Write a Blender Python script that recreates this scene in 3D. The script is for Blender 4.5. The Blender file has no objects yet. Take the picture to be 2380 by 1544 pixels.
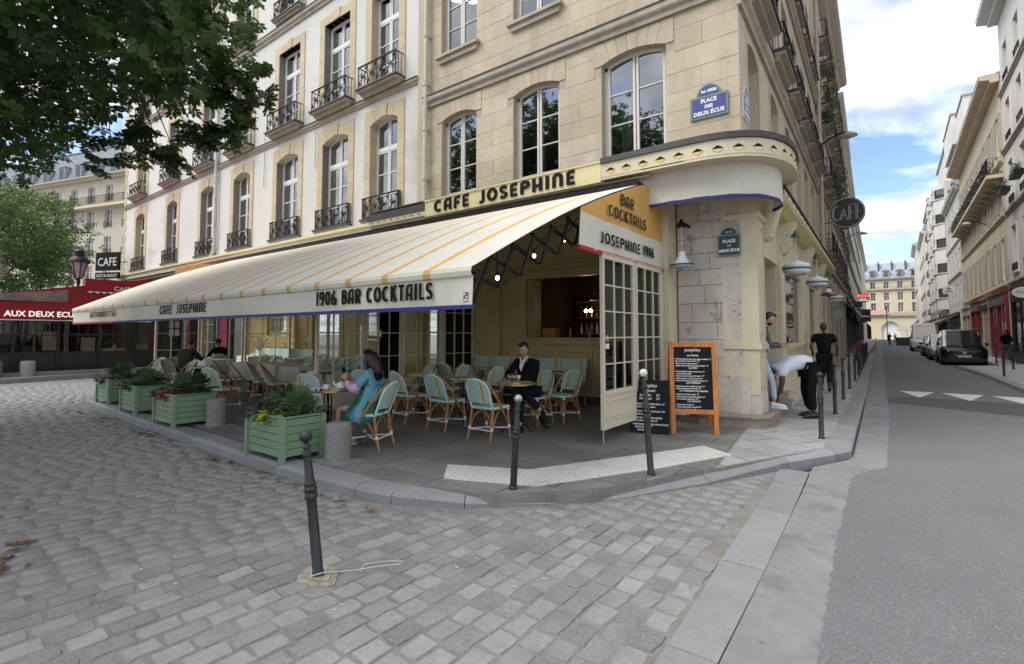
import bpy, math, random
import numpy as np
from mathutils import Vector, Matrix, Euler
PI = math.pi
R = math.radians
rnd = random.Random(11)
S = bpy.context.scene
C = S.collection

# ---------------------------------------------------------------- camera, sky, sun, exposure
cam_d = bpy.data.cameras.new('camera')
cam_d.sensor_fit = 'HORIZONTAL'; cam_d.sensor_width = 36.0
cam_d.lens = 36.0 * 1171.0 / 2380.0
cam_d.shift_y = -58.0 / 2380.0
cam_d.clip_start = 0.05; cam_d.clip_end = 3000
cam = bpy.data.objects.new('camera', cam_d); C.objects.link(cam)
cam.location = (0, 0, 1.62)
cam.rotation_euler = (R(93.0), 0, R(37.0))
S.camera = cam
S.view_settings.view_transform = 'Standard'; S.view_settings.look = 'None'
S.view_settings.exposure = 1.42; S.view_settings.gamma = 1.0
S.view_settings.use_curve_mapping = False
S.cycles.max_bounces = 6; S.cycles.transparent_max_bounces = 12
S.cycles.use_denoising = True
S.cycles.sample_clamp_indirect = 8.0

SUN_EL, SUN_AZ = R(54), R(222)          # azimuth measured clockwise from +Y
W = bpy.data.worlds.new('World'); S.world = W; W.use_nodes = True
wn = W.node_tree.nodes; wl = W.node_tree.links
wn.clear()
def wnode(t, **kw):
    n = wn.new(t)
    for k, v in kw.items(): setattr(n, k, v)
    return n
wo = wnode('ShaderNodeOutputWorld'); bg = wnode('ShaderNodeBackground')
sky = wnode('ShaderNodeTexSky', sky_type='NISHITA', sun_disc=False)
sky.sun_elevation = SUN_EL; sky.sun_rotation = SUN_AZ; sky.air_density = 1.0; sky.dust_density = 0.6; sky.ozone_density = 1.6
tc = wnode('ShaderNodeTexCoord')
sep = wnode('ShaderNodeSeparateXYZ'); wl.new(tc.outputs['Generated'], sep.inputs[0])
def wmath(op, a, b=None, clamp=False):
    n = wnode('ShaderNodeMath', operation=op); n.use_clamp = clamp
    for i, v in enumerate((a, b)):
        if v is None: continue
        if isinstance(v, (int, float)): n.inputs[i].default_value = v
        else: wl.new(v, n.inputs[i])
    return n.outputs[0]
zc = wmath('ADD', wmath('MAXIMUM', sep.outputs[2], 0.0), 0.12)
cx = wmath('DIVIDE', sep.outputs[0], zc); cy = wmath('DIVIDE', sep.outputs[1], zc)
cmb = wnode('ShaderNodeCombineXYZ'); wl.new(cx, cmb.inputs[0]); wl.new(cy, cmb.inputs[1]); cmb.inputs[2].default_value = 3.7
nz = wnode('ShaderNodeTexNoise'); nz.inputs['Scale'].default_value = 0.95; nz.inputs['Detail'].default_value = 8; nz.inputs['Roughness'].default_value = 0.56; nz.inputs['Distortion'].default_value = 0.45
wl.new(cmb.outputs[0], nz.inputs['Vector'])
cr = wnode('ShaderNodeValToRGB'); cr.color_ramp.elements[0].position = 0.405; cr.color_ramp.elements[1].position = 0.51
wl.new(nz.outputs[0], cr.inputs[0])
nz2 = wnode('ShaderNodeTexNoise'); nz2.inputs['Scale'].default_value = 2.6; nz2.inputs['Detail'].default_value = 8
wl.new(cmb.outputs[0], nz2.inputs['Vector'])
cr2 = wnode('ShaderNodeValToRGB'); cr2.color_ramp.elements[0].position = 0.42; cr2.color_ramp.elements[1].position = 0.60
cr2.color_ramp.elements[0].color = (6.6, 6.75, 7.0, 1); cr2.color_ramp.elements[1].color = (3.5, 3.8, 4.4, 1)
wl.new(nz2.outputs[0], cr2.inputs[0])
mx = wnode('ShaderNodeMixRGB'); wl.new(cr.outputs[0], mx.inputs[0]); wl.new(cr2.outputs[0], mx.inputs[2])
skm = wnode('ShaderNodeMixRGB', blend_type='MULTIPLY'); skm.inputs[0].default_value = 1.0; skm.inputs[2].default_value = (0.95, 0.97, 1.0, 1)
wl.new(sky.outputs[0], skm.inputs[1]); wl.new(skm.outputs[0], mx.inputs[1])
wl.new(mx.outputs[0], bg.inputs[0]); bg.inputs[1].default_value = 0.086
wl.new(bg.outputs[0], wo.inputs[0])
sd = bpy.data.lights.new('sun', 'SUN'); sd.energy = 1.5; sd.angle = R(40); sd.color = (1.0, 0.975, 0.94)
sun = bpy.data.objects.new('sun', sd); C.objects.link(sun)
sdir = Vector((math.sin(SUN_AZ) * math.cos(SUN_EL), math.cos(SUN_AZ) * math.cos(SUN_EL), math.sin(SUN_EL)))
sun.rotation_euler = (-sdir).to_track_quat('-Z', 'Y').to_euler()

# ---------------------------------------------------------------- helpers
class MB:
    """collects shapes, then becomes ONE mesh"""
    def __init__(s, M=None):
        s.v = []; s.f = []; s.m = []; s.M = M; s.k = 0
    def add(s, vs, fs, k=None):
        b = len(s.v)
        s.v.extend([tuple(s.M @ Vector(p)) for p in vs] if s.M is not None else [tuple(p) for p in vs])
        s.f.extend([tuple(i + b for i in f) for f in fs]); s.m.extend([s.k if k is None else k] * len(fs))
        return s
    def box(s, x0, x1, y0, y1, z0, z1, k=None):
        return s.add([(x0,y0,z0),(x1,y0,z0),(x1,y1,z0),(x0,y1,z0),(x0,y0,z1),(x1,y0,z1),(x1,y1,z1),(x0,y1,z1)],
                     [(0,3,2,1),(4,5,6,7),(0,1,5,4),(1,2,6,5),(2,3,7,6),(3,0,4,7)], k)
    def quad(s, a, b, c, d, k=None): return s.add([a,b,c,d], [(0,1,2,3)], k)
    def tube(s, pts, r, n=8, cap=True, k=None, closed=False):
        pts = [Vector(p) for p in pts]; m = len(pts); rr = r if isinstance(r, (list, tuple)) else [r]*m
        vs = []; prev = None
        for i, p in enumerate(pts):
            if closed: t = pts[(i+1)%m] - pts[i-1]
            else: t = pts[min(i+1,m-1)] - pts[max(i-1,0)]
            if t.length < 1e-9: t = Vector((0,0,1))
            t.normalize()
            if prev is None:
                a = Vector((0,0,1)) if abs(t.z) < 0.9 else Vector((1,0,0))
                u = t.cross(a).normalized()
            else:
                u = prev - t*prev.dot(t)
                u = u.normalized() if u.length > 1e-6 else t.orthogonal().normalized()
            prev = u; w = t.cross(u)
            for j in range(n):
                a = 2*PI*j/n; vs.append(p + (u*math.cos(a) + w*math.sin(a))*rr[i])
        fs = []
        for i in range(m if closed else m-1):
            for j in range(n):
                i2 = (i+1)%m
                fs.append((i*n+j, i*n+(j+1)%n, i2*n+(j+1)%n, i2*n+j))
        if cap and not closed: fs += [tuple(range(n-1,-1,-1)), tuple((m-1)*n+j for j in range(n))]
        return s.add(vs, fs, k)
    def lathe(s, prof, n=16, c=(0,0,0), k=None, cap=True):
        vs = []; m = len(prof)
        for (r, z) in prof:
            for j in range(n):
                a = 2*PI*j/n; vs.append((c[0]+r*math.cos(a), c[1]+r*math.sin(a), c[2]+z))
        fs = [(i*n+j, i*n+(j+1)%n, (i+1)*n+(j+1)%n, (i+1)*n+j) for i in range(m-1) for j in range(n)]
        if cap: fs += [tuple(range(n-1,-1,-1)), tuple((m-1)*n+j for j in range(n))]
        return s.add(vs, fs, k)
    def prism(s, poly, a, b, ax='z', k=None):
        """poly in the two other axes (xy for z, xz for y, yz for x), extruded from a to b"""
        n = len(poly)
        def P(p, h): return (p[0],p[1],h) if ax=='z' else ((p[0],h,p[1]) if ax=='y' else (h,p[0],p[1]))
        vs = [P(p,a) for p in poly] + [P(p,b) for p in poly]
        fs = [tuple(range(n-1,-1,-1)), tuple(range(n,2*n))] + [(i,(i+1)%n,n+(i+1)%n,n+i) for i in range(n)]
        if ax == 'y': fs = [tuple(reversed(f)) for f in fs]
        return s.add(vs, fs, k)
    def ball(s, c, r, n=10, m=6, k=None, sc=(1,1,1)):
        vs = [(c[0],c[1],c[2]-r*sc[2])]
        for i in range(1,m):
            a = -PI/2+PI*i/m
            for j in range(n):
                b = 2*PI*j/n
                vs.append((c[0]+r*sc[0]*math.cos(a)*math.cos(b), c[1]+r*sc[1]*math.cos(a)*math.sin(b), c[2]+r*sc[2]*math.sin(a)))
        vs.append((c[0],c[1],c[2]+r*sc[2])); L = len(vs)-1
        fs = [(0,1+(j+1)%n,1+j) for j in range(n)] + [(L,1+(m-2)*n+j,1+(m-2)*n+(j+1)%n) for j in range(n)]
        for i in range(m-2):
            for j in range(n): fs.append((1+i*n+j,1+i*n+(j+1)%n,1+(i+1)*n+(j+1)%n,1+(i+1)*n+j))
        return s.add(vs, fs, k)
    def mesh(s, name, mats, smooth=False):
        me = bpy.data.meshes.new(name); me.from_pydata(s.v, [], s.f)
        for m in (mats if isinstance(mats, (list,tuple)) else [mats]): me.materials.append(m)
        if any(s.m): me.polygons.foreach_set('material_index', s.m)
        if smooth:
            me.polygons.foreach_set('use_smooth', [True]*len(s.f))
            try: me.set_sharp_from_angle(angle=R(40))
            except Exception: pass
        me.update(); return me
    def build(s, name, mats, parent=None, smooth=False, **kw):
        return obj(name, s.mesh(name, mats, smooth), parent, **kw)
def obj(name, me, parent=None, loc=None, rot=None, scale=None, label=None, cat=None, group=None, kind=None):
    o = bpy.data.objects.new(name, me); C.objects.link(o)
    if parent is not None: o.parent = parent
    if loc is not None: o.location = loc
    if rot is not None: o.rotation_euler = rot if isinstance(rot, (tuple,list,Euler)) else (0,0,rot)
    if scale is not None: o.scale = scale if isinstance(scale, (tuple,list)) else (scale,)*3
    if label: o['label'] = label
    if cat: o['category'] = cat
    if group: o['group'] = group
    if kind: o['kind'] = kind
    return o
def thing(name, label, cat, loc=(0,0,0), rotz=0, group=None, kind=None):
    return obj(name, None, None, loc, rotz, label=label, cat=cat, group=group, kind=kind)
KIDS = {}
def dup(root, loc, rotz=0, label=None, group=None, scale=None):
    r = root.copy(); C.objects.link(r); r.location = loc; r.rotation_euler = (0,0,rotz) if not isinstance(rotz,(tuple,list)) else rotz
    if label: r['label'] = label
    if group: r['group'] = group
    if scale: r.scale = (scale,)*3 if not isinstance(scale,(tuple,list)) else scale
    if root.name not in KIDS: KIDS[root.name] = [(c, [g for g in bpy.data.objects if g.parent is c]) for c in [o for o in bpy.data.objects if o.parent is root]]
    for c0, gs in KIDS[root.name]:
        c = c0.copy(); C.objects.link(c); c.parent = r
        for g0 in gs:
            g = g0.copy(); C.objects.link(g); g.parent = c
    return r
def np_mesh(name, V, F, mats, mi=None, smooth=False):
    """V (n,3) F (m,k) numpy, all faces with k corners"""
    me = bpy.data.meshes.new(name); m, k = F.shape
    me.vertices.add(len(V)); me.vertices.foreach_set('co', V.astype(np.float32).ravel())
    me.loops.add(m*k); me.loops.foreach_set('vertex_index', F.astype(np.int32).ravel())
    me.polygons.add(m); me.polygons.foreach_set('loop_start', np.arange(0,m*k,k,dtype=np.int32)); me.polygons.foreach_set('loop_total', np.full(m,k,dtype=np.int32))
    for x in (mats if isinstance(mats,(list,tuple)) else [mats]): me.materials.append(x)
    if mi is not None: me.polygons.foreach_set('material_index', mi.astype(np.int32))
    if smooth: me.polygons.foreach_set('use_smooth', np.ones(m,dtype=bool))
    me.update(calc_edges=True); me.validate(); return me

# ---------------------------------------------------------------- materials
MATS = {}
def mat(name, col, rough=0.6, var=0.0, vscale=3.0, bump=0.0, bscale=40.0, metal=0.0, objvar=0.0, spots=None, spec=0.5, emit=None, estr=0.0, streak=None, trans=0.0, sub=None, stretch=None, dirt=None):
    if name in MATS: return MATS[name]
    m = bpy.data.materials.new(name); MATS[name] = m; m.use_nodes = True
    N = m.node_tree.nodes; L = m.node_tree.links; b = N['Principled BSDF']
    b.inputs['Roughness'].default_value = rough; b.inputs['Metallic'].default_value = metal
    b.inputs['Specular IOR Level'].default_value = spec
    b.inputs['Base Color'].default_value = (*col, 1)
    if emit: b.inputs['Emission Color'].default_value = (*emit,1); b.inputs['Emission Strength'].default_value = estr
    tcn = N.new('ShaderNodeTexCoord'); geo = N.new('ShaderNodeNewGeometry')
    src = geo.outputs['Position']
    if stretch:
        mp = N.new('ShaderNodeMapping'); mp.inputs['Scale'].default_value = stretch; L.new(src, mp.inputs[0]); src = mp.outputs[0]
    cur = None
    def rgb(c): n = N.new('ShaderNodeRGB'); n.outputs[0].default_value = (*c,1); return n.outputs[0]
    cur = rgb(col)
    def noise(sc, det=4, ro=0.6, s2=None):
        n = N.new('ShaderNodeTexNoise'); n.inputs['Scale'].default_value = sc; n.inputs['Detail'].default_value = det; n.inputs['Roughness'].default_value = ro
        L.new(s2 or src, n.inputs['Vector']); return n.outputs[0]
    def hsv(c, fac_out, lo, hi):
        mr = N.new('ShaderNodeMapRange'); mr.inputs[1].default_value = 0.3; mr.inputs[2].default_value = 0.7; mr.inputs[3].default_value = lo; mr.inputs[4].default_value = hi
        L.new(fac_out, mr.inputs[0]); h = N.new('ShaderNodeHueSaturation'); L.new(mr.outputs[0], h.inputs['Value']); L.new(c, h.inputs['Color']); return h.outputs[0]
    if var:
        cur = hsv(cur, noise(vscale), 1-var, 1+var)
        cur = hsv(cur, noise(vscale*7.3), 1-var*.6, 1+var*.6)
    if objvar:
        oi = N.new('ShaderNodeObjectInfo'); mr = N.new('ShaderNodeMapRange'); mr.inputs[3].default_value = 1-objvar; mr.inputs[4].default_value = 1+objvar
        L.new(oi.outputs['Random'], mr.inputs[0]); h = N.new('ShaderNodeHueSaturation'); L.new(mr.outputs[0], h.inputs['Value']); L.new(cur, h.inputs['Color']); cur = h.outputs[0]
    if spots:      # (colour, noise scale, threshold, width, strength)
        for (sc_, nsc, th, wd, st) in spots:
            rp = N.new('ShaderNodeValToRGB'); rp.color_ramp.elements[0].position = th; rp.color_ramp.elements[1].position = th+wd
            L.new(noise(nsc, 5, 0.65), rp.inputs[0]); mu = N.new('ShaderNodeMath'); mu.operation = 'MULTIPLY'; mu.inputs[1].default_value = st; L.new(rp.outputs[0], mu.inputs[0])
            x = N.new('ShaderNodeMixRGB'); L.new(mu.outputs[0], x.inputs[0]); L.new(cur, x.inputs[1]); x.inputs[2].default_value = (*sc_,1); cur = x.outputs[0]
    if streak:     # (colour, strength) vertical weathering runs
        mp = N.new('ShaderNodeMapping'); mp.inputs['Scale'].default_value = (3.2,3.2,0.22); L.new(geo.outputs['Position'], mp.inputs[0])
        rp = N.new('ShaderNodeValToRGB'); rp.color_ramp.elements[0].position = 0.5; rp.color_ramp.elements[1].position = 0.78
        L.new(noise(1.0, 5, 0.6, mp.outputs[0]), rp.inputs[0]); mu = N.new('ShaderNodeMath'); mu.operation='MULTIPLY'; mu.inputs[1].default_value = streak[1]; L.new(rp.outputs[0], mu.inputs[0])
        x = N.new('ShaderNodeMixRGB'); L.new(mu.outputs[0], x.inputs[0]); L.new(cur, x.inputs[1]); x.inputs[2].default_value = (*streak[0],1); cur = x.outputs[0]
    L.new(cur, b.inputs['Base Color'])
    if bump:
        bn = N.new('ShaderNodeBump'); bn.inputs['Strength'].default_value = 1.0; bn.inputs['Distance'].default_value = bump
        L.new(noise(bscale, 6, 0.65), bn.inputs['Height']); L.new(bn.outputs[0], b.inputs['Normal'])
    if trans:
        b.inputs['Transmission Weight'].default_value = 0
        tr = N.new('ShaderNodeBsdfTranslucent'); L.new(cur, tr.inputs[0]); ms = N.new('ShaderNodeMixShader'); ms.inputs[0].default_value = trans
        L.new(b.outputs[0], ms.inputs[1]); L.new(tr.outputs[0], ms.inputs[2]); L.new(ms.outputs[0], N['Material Output'].inputs[0])
    return m
def glass(name, tint=(0.85,0.9,0.88), refl=1.0, ior=1.6, dark=None):
    m = bpy.data.materials.new(name); MATS[name] = m; m.use_nodes = True
    N = m.node_tree.nodes; L = m.node_tree.links; N.remove(N['Principled BSDF'])
    fr = N.new('ShaderNodeFresnel'); fr.inputs[0].default_value = ior
    gl = N.new('ShaderNodeBsdfGlossy'); gl.inputs['Roughness'].default_value = 0.015; gl.inputs[0].default_value = (refl,refl,refl,1)
    if dark: tr = N.new('ShaderNodeBsdfDiffuse'); tr.inputs[0].default_value = (*dark,1)
    else: tr = N.new('ShaderNodeBsdfTransparent'); tr.inputs[0].default_value = (*tint,1)
    geo = N.new('ShaderNodeNewGeometry'); bn = N.new('ShaderNodeBump'); bn.inputs['Distance'].default_value = 0.004; bn.inputs['Strength'].default_value = 0.5
    nn = N.new('ShaderNodeTexNoise'); nn.inputs['Scale'].default_value = 1.3; nn.inputs['Detail'].default_value = 1; L.new(geo.outputs['Position'], nn.inputs['Vector'])
    L.new(nn.outputs[0], bn.inputs['Height']); L.new(bn.outputs[0], gl.inputs['Normal'])
    ms = N.new('ShaderNodeMixShader'); L.new(fr.outputs[0], ms.inputs[0]); L.new(tr.outputs[0], ms.inputs[1]); L.new(gl.outputs[0], ms.inputs[2])
    L.new(ms.outputs[0], N['Material Output'].inputs[0]); return m
G_WIN = glass('window_glass', (0.74,0.77,0.76), 0.95, 3.6)
G_CLR = glass('clear_glass', (0.93,0.95,0.94), 0.9, 1.45)
G_DARK = glass('far_glass', None, 0.9, 1.9, dark=(0.05,0.055,0.06))
G_CAR = glass("car_glass", None, 1.0, 3.2, dark=(0.03,0.035,0.04))
M_STONE = mat('beige_limestone', (0.47,0.39,0.28), 0.85, 0.10, 1.1, 0.004, 22, objvar=0.07, spots=[((0.60,0.53,0.43),0.9,0.52,0.16,0.55),((0.29,0.225,0.15),3.0,0.60,0.2,0.5)], streak=((0.30,0.25,0.19),0.45))
M_STONE2 = mat('beige_stone_side', (0.54,0.455,0.335), 0.85, 0.08, 0.9, 0.003, 20, objvar=0.05, streak=((0.33,0.29,0.24),0.5))
M_JOINT = mat('lime_joint', (0.40,0.335,0.245), 0.95, 0.15, 6)
M_PLAST = mat('white_plaster', (0.60,0.58,0.54), 0.9, 0.045, 0.7, 0.002, 30, spots=[((0.36,0.33,0.33),0.42,0.57,0.14,0.7)], streak=((0.50,0.47,0.45),0.35))
M_SURR = mat('yellow_stone_surround', (0.52,0.43,0.275), 0.85, 0.09, 2.0, 0.003, 25, objvar=0.06, streak=((0.36,0.29,0.2),0.3))
M_CORN = mat('weathered_string_course', (0.40,0.345,0.27), 0.85, 0.12, 2.2, 0.003, 20, streak=((0.22,0.19,0.16),0.5))
M_LEAD = mat('dark_lead_flashing', (0.055,0.05,0.05), 0.6, 0.3, 4)
M_WFR = mat('white_window_paint', (0.72,0.71,0.68), 0.5, 0.04, 5)
M_BFR = mat('cream_window_paint', (0.62,0.58,0.52), 0.5, 0.05, 5)
M_ROOM = mat('dark_room', (0.02,0.018,0.017), 0.95, spec=0.1)
M_CURT = mat('pale_curtain', (0.68,0.66,0.61), 0.9, 0.1, 8, stretch=(6,6,0.2))
M_IRON = mat('black_wrought_iron', (0.012,0.012,0.013), 0.5, 0.3, 20, spec=0.25)
M_PIPE = mat('painted_zinc_pipe', (0.50,0.45,0.36), 0.6, 0.1, 2)
M_WPIPE = mat('white_zinc_pipe', (0.62,0.60,0.57), 0.6, 0.08, 2)
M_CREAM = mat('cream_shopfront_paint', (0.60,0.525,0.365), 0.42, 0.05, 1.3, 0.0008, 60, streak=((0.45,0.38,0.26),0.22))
M_CREAMD = mat('shaded_cream_paint', (0.44,0.34,0.155), 0.42, 0.07, 1.3, 0.0008, 60)  # cream paint with the awning's shade and warm bounce put into the colour
M_FAB = mat('cream_awning_canvas', (0.66,0.62,0.52), 0.85, 0.06, 1.2, 0.0015, 7, spots=[((0.46,0.42,0.34),1.1,0.60,0.18,0.45)], trans=0.06)
M_FABW = mat('white_awning_canvas', (0.64,0.61,0.53), 0.85, 0.05, 1.2, trans=0.06)
M_FABO = mat('orange_awning_canvas', (0.66,0.37,0.10), 0.8, 0.07, 1.2, 0.002, 5, trans=0.06)
M_NAVY = mat('navy_trim', (0.02,0.022,0.17), 0.6)
M_REDT = mat('red_trim', (0.42,0.02,0.03), 0.6)
M_BLACK = mat('black_lettering', (0.010,0.009,0.009), 0.7, spec=0.15)
M_SIGNY = mat('pale_yellow_sign_board', (0.66,0.58,0.33), 0.5, 0.05, 2, streak=((0.5,0.42,0.22),0.3))
M_GOLD = mat('gold_inlay', (0.55,0.45,0.16), 0.35, metal=0.6)
M_GREEN = mat('planter_green_paint', (0.185,0.285,0.165), 0.5, 0.06, 2.5, 0.0006, 50, objvar=0.03, streak=((0.11,0.2,0.1),0.25))
M_SOIL = mat('potting_soil', (0.04,0.028,0.02), 0.95, 0.3, 20, 0.01, 30)
M_GRAN = mat('grey_granite', (0.225,0.225,0.228), 0.8, 0.10, 2.5, 0.0012, 90, objvar=0.10, spots=[((0.40,0.40,0.39),70,0.56,0.12,0.5),((0.07,0.07,0.075),55,0.60,0.12,0.45)])
M_COB = mat('granite_cobble', (0.226,0.220,0.213), 0.78, 0.16, 4.0, 0.004, 45, objvar=0.24, spots=[((0.42,0.42,0.42),75,0.55,0.14,0.6),((0.07,0.07,0.075),60,0.60,0.1,0.4)])
M_SAND = mat('sandy_joint_fill', (0.21,0.197,0.18), 0.95, 0.16, 5, 0.004, 60, spots=[((0.07,0.06,0.05),1.6,0.50,0.25,0.55)])
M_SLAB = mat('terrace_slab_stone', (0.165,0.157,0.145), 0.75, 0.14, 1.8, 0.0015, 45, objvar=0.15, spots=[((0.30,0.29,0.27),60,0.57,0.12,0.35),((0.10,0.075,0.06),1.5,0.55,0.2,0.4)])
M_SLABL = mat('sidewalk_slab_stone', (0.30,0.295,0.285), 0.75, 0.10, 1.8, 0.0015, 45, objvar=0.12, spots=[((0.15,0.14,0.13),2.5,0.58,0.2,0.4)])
M_ASPH = mat('road_asphalt', (0.135,0.138,0.142), 0.85, 0.07, 0.5, 0.0035, 110, spots=[((0.36,0.36,0.355),105,0.55,0.08,0.6),((0.04,0.04,0.043),85,0.57,0.08,0.55),((0.09,0.09,0.093),0.9,0.52,0.25,0.35)])
M_CONC = mat('concrete_gutter', (0.215,0.212,0.205), 0.85, 0.14, 1.6, 0.0015, 70, spots=[((0.12,0.11,0.10),2.2,0.52,0.16,0.6),((0.30,0.30,0.29),70,0.57,0.1,0.4),((0.08,0.075,0.07),14,0.64,0.05,0.6)])
M_WPAINT = mat('worn_white_paint', (0.66,0.65,0.62), 0.7, 0.08, 9, 0.001, 60, spots=[((0.28,0.27,0.26),9,0.56,0.08,0.8)])
M_TACT = mat('tactile_white_resin', (0.56,0.54,0.51), 0.7, 0.08, 4, spots=[((0.27,0.25,0.23),5,0.58,0.12,0.55)])
M_DARKM = mat('dark_painted_metal', (0.014,0.013,0.013), 0.5, 0.25, 12, spec=0.2)
M_MINT = mat('mint_woven_resin', (0.42,0.66,0.56), 0.5, 0.05, 20)
M_YEL = mat('yellow_woven_stripe', (0.62,0.46,0.07), 0.5)
M_RAT = mat('varnished_rattan', (0.36,0.165,0.06), 0.4, 0.25, 14)
M_RATD = mat('dark_rattan', (0.13,0.055,0.025), 0.4, 0.25, 14)
M_WBIND = mat('white_binding', (0.70,0.69,0.64), 0.5)
M_CLOTH = mat('white_tablecloth', (0.62,0.58,0.52), 0.9, 0.05, 3, 0.003, 9)
M_BRASS = mat('brass_table_rim', (0.50,0.36,0.14), 0.3, metal=0.8)
M_TTOP = mat('speckled_table_top', (0.46,0.42,0.33), 0.25, 0.15, 9)
M_CHAR = mat('porcelain', (0.78,0.78,0.76), 0.2)
M_SLATE = mat('zinc_slate_roof', (0.13,0.15,0.18), 0.55, 0.12, 0.8, stretch=(1,1,3))
M_ZINC = mat('pale_zinc', (0.34,0.36,0.39), 0.5, 0.1, 0.5)
M_LEAF = mat('chestnut_leaf', (0.046,0.088,0.020), 0.5, 0.4, 2.2, trans=0.42, spec=0.4)
M_LEAF2 = mat('pale_green_leaf', (0.085,0.15,0.035), 0.55, 0.35, 0.9, trans=0.35)
M_BARK = mat('dark_bark', (0.06,0.05,0.04), 0.9, 0.3, 6, 0.01, 18)
M_RED = mat('red_canvas', (0.30,0.012,0.02), 0.7, 0.15, 1.5, trans=0.15)
M_REDP = mat('red_shop_paint', (0.20,0.012,0.016), 0.4, 0.1, 1)
M_SKIN = mat('skin', (0.50,0.29,0.20), 0.5, 0.05, 20)
M_SKIND = mat('dark_skin', (0.09,0.045,0.03), 0.5, 0.05, 20)
M_HAIR = mat('dark_hair', (0.02,0.012,0.01), 0.5, 0.3, 60, stretch=(1,1,.2))
M_HAIRR = mat('brown_red_hair', (0.022,0.008,0.007), 0.4, 0.35, 60, stretch=(1,1,.15))
M_BULB = mat('lit_warm_bulb', (1,0.8,0.5), 0.4, emit=(1.0,0.72,0.36), estr=4)
# ---------------------------------------------------------------- lettering
def arc(cx, cy, rx, ry, a0, a1, n=10): return [(cx+rx*math.cos(R(a0+(a1-a0)*i/n)), cy+ry*math.sin(R(a0+(a1-a0)*i/n))) for i in range(n+1)]
GL = {
 'A': (.60, [[(.12,0)]+arc(.31,.62,.19,.30,180,90,5)+[(.48,.92),(.48,0)], [(.12,.34),(.48,.34)]]),
 'B': (.56, [[(.12,0),(.12,.93)], [(.12,.92)]+arc(.27,.73,.17,.19,90,-90,6)+[(.12,.54)], [(.12,.54)]+arc(.28,.31,.2,.23,90,-90,6)+[(.12,.08)]]),
 'C': (.60, [arc(.33,.5,.23,.42,50,310,14)]),
 'E': (.50, [[(.44,.92),(.22,.92),(.12,.84),(.12,.1),(.2,.08),(.44,.08)], [(.12,.5),(.4,.5)]]),
 'F': (.48, [[(.44,.92),(.22,.92),(.12,.84),(.12,0)], [(.12,.47),(.4,.47)]]),
 'H': (.60, [[(.12,0),(.12,1)], [(.48,0),(.48,1)], [(.12,.42),(.48,.42)]]),
 'I': (.26, [[(.13,0),(.13,1)]]),
 'J': (.40, [[(.27,1),(.27,.16),(.2,.06),(.04,.04)]]),
 'K': (.58, [[(.12,0),(.12,1)], [(.12,.42),(.46,1)], [(.22,.56),(.5,0)]]),
 'L': (.44, [[(.12,1),(.12,.08),(.42,.08)]]),
 'N': (.60, [[(.12,0)]+arc(.3,.70,.18,.24,180,90,5)+arc(.3,.70,.18,.24,90,0,5)+[(.48,0)]]),
 'O': (.66, [arc(.33,.5,.23,.42,0,360,20)]),
 'P': (.56, [[(.12,0),(.12,.93)], [(.12,.92)]+arc(.28,.70,.2,.22,90,-90,7)+[(.12,.48)]]),
 'R': (.56, [[(.12,0),(.12,.93)], [(.12,.92)]+arc(.28,.70,.2,.22,90,-90,7)+[(.12,.48)], [(.25,.48),(.48,0)]]),
 'S': (.50, [arc(.26,.71,.16,.21,20,230,9)[::1]+[(.36,.40)]+arc(.24,.27,.17,.2,20,-150,8)]),
 'T': (.50, [[(.02,.92),(.48,.92)], [(.25,0),(.25,.92)]]),
 'U': (.60, [[(.12,1)]+arc(.3,.3,.18,.22,180,270,5)+arc(.3,.3,.18,.22,270,360,5)+[(.48,1)]]),
 'D': (.60, [[(.12,0),(.12,.93)], [(.12,.92)]+arc(.24,.5,.26,.42,90,-90,9)+[(.12,.08)]]),
 'X': (.58, [[(.06,0),(.5,1)], [(.06,1),(.5,0)]]),
 'Z': (.52, [[(.04,.92),(.46,.92),(.06,.08),(.48,.08)]]),
 'G': (.62, [arc(.33,.5,.23,.42,50,340,14)+[(.56,.45),(.36,.45)]]),
 'Y': (.56, [[(.06,1),(.28,.5),(.28,0)], [(.5,1),(.28,.5)]]),
 '1': (.26, [[(.13,0),(.13,1)]]),
 '9': (.56, [arc(.28,.70,.18,.22,0,360,14), [(.46,.7),(.44,.35),(.24,0)]]),
 '6': (.56, [arc(.28,.27,.18,.22,0,360,14), [(.10,.27),(.13,.62),(.34,1)]]),
 '0': (.56, [arc(.28,.5,.18,.42,0,360,16)]),
 '7': (.50, [[(.04,.92),(.45,.92),(.18,0)]]),
 '5': (.50, [[(.42,.93),(.14,.93),(.12,.55)]+arc(.24,.3,.2,.24,100,-130,9)]),
}
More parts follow.
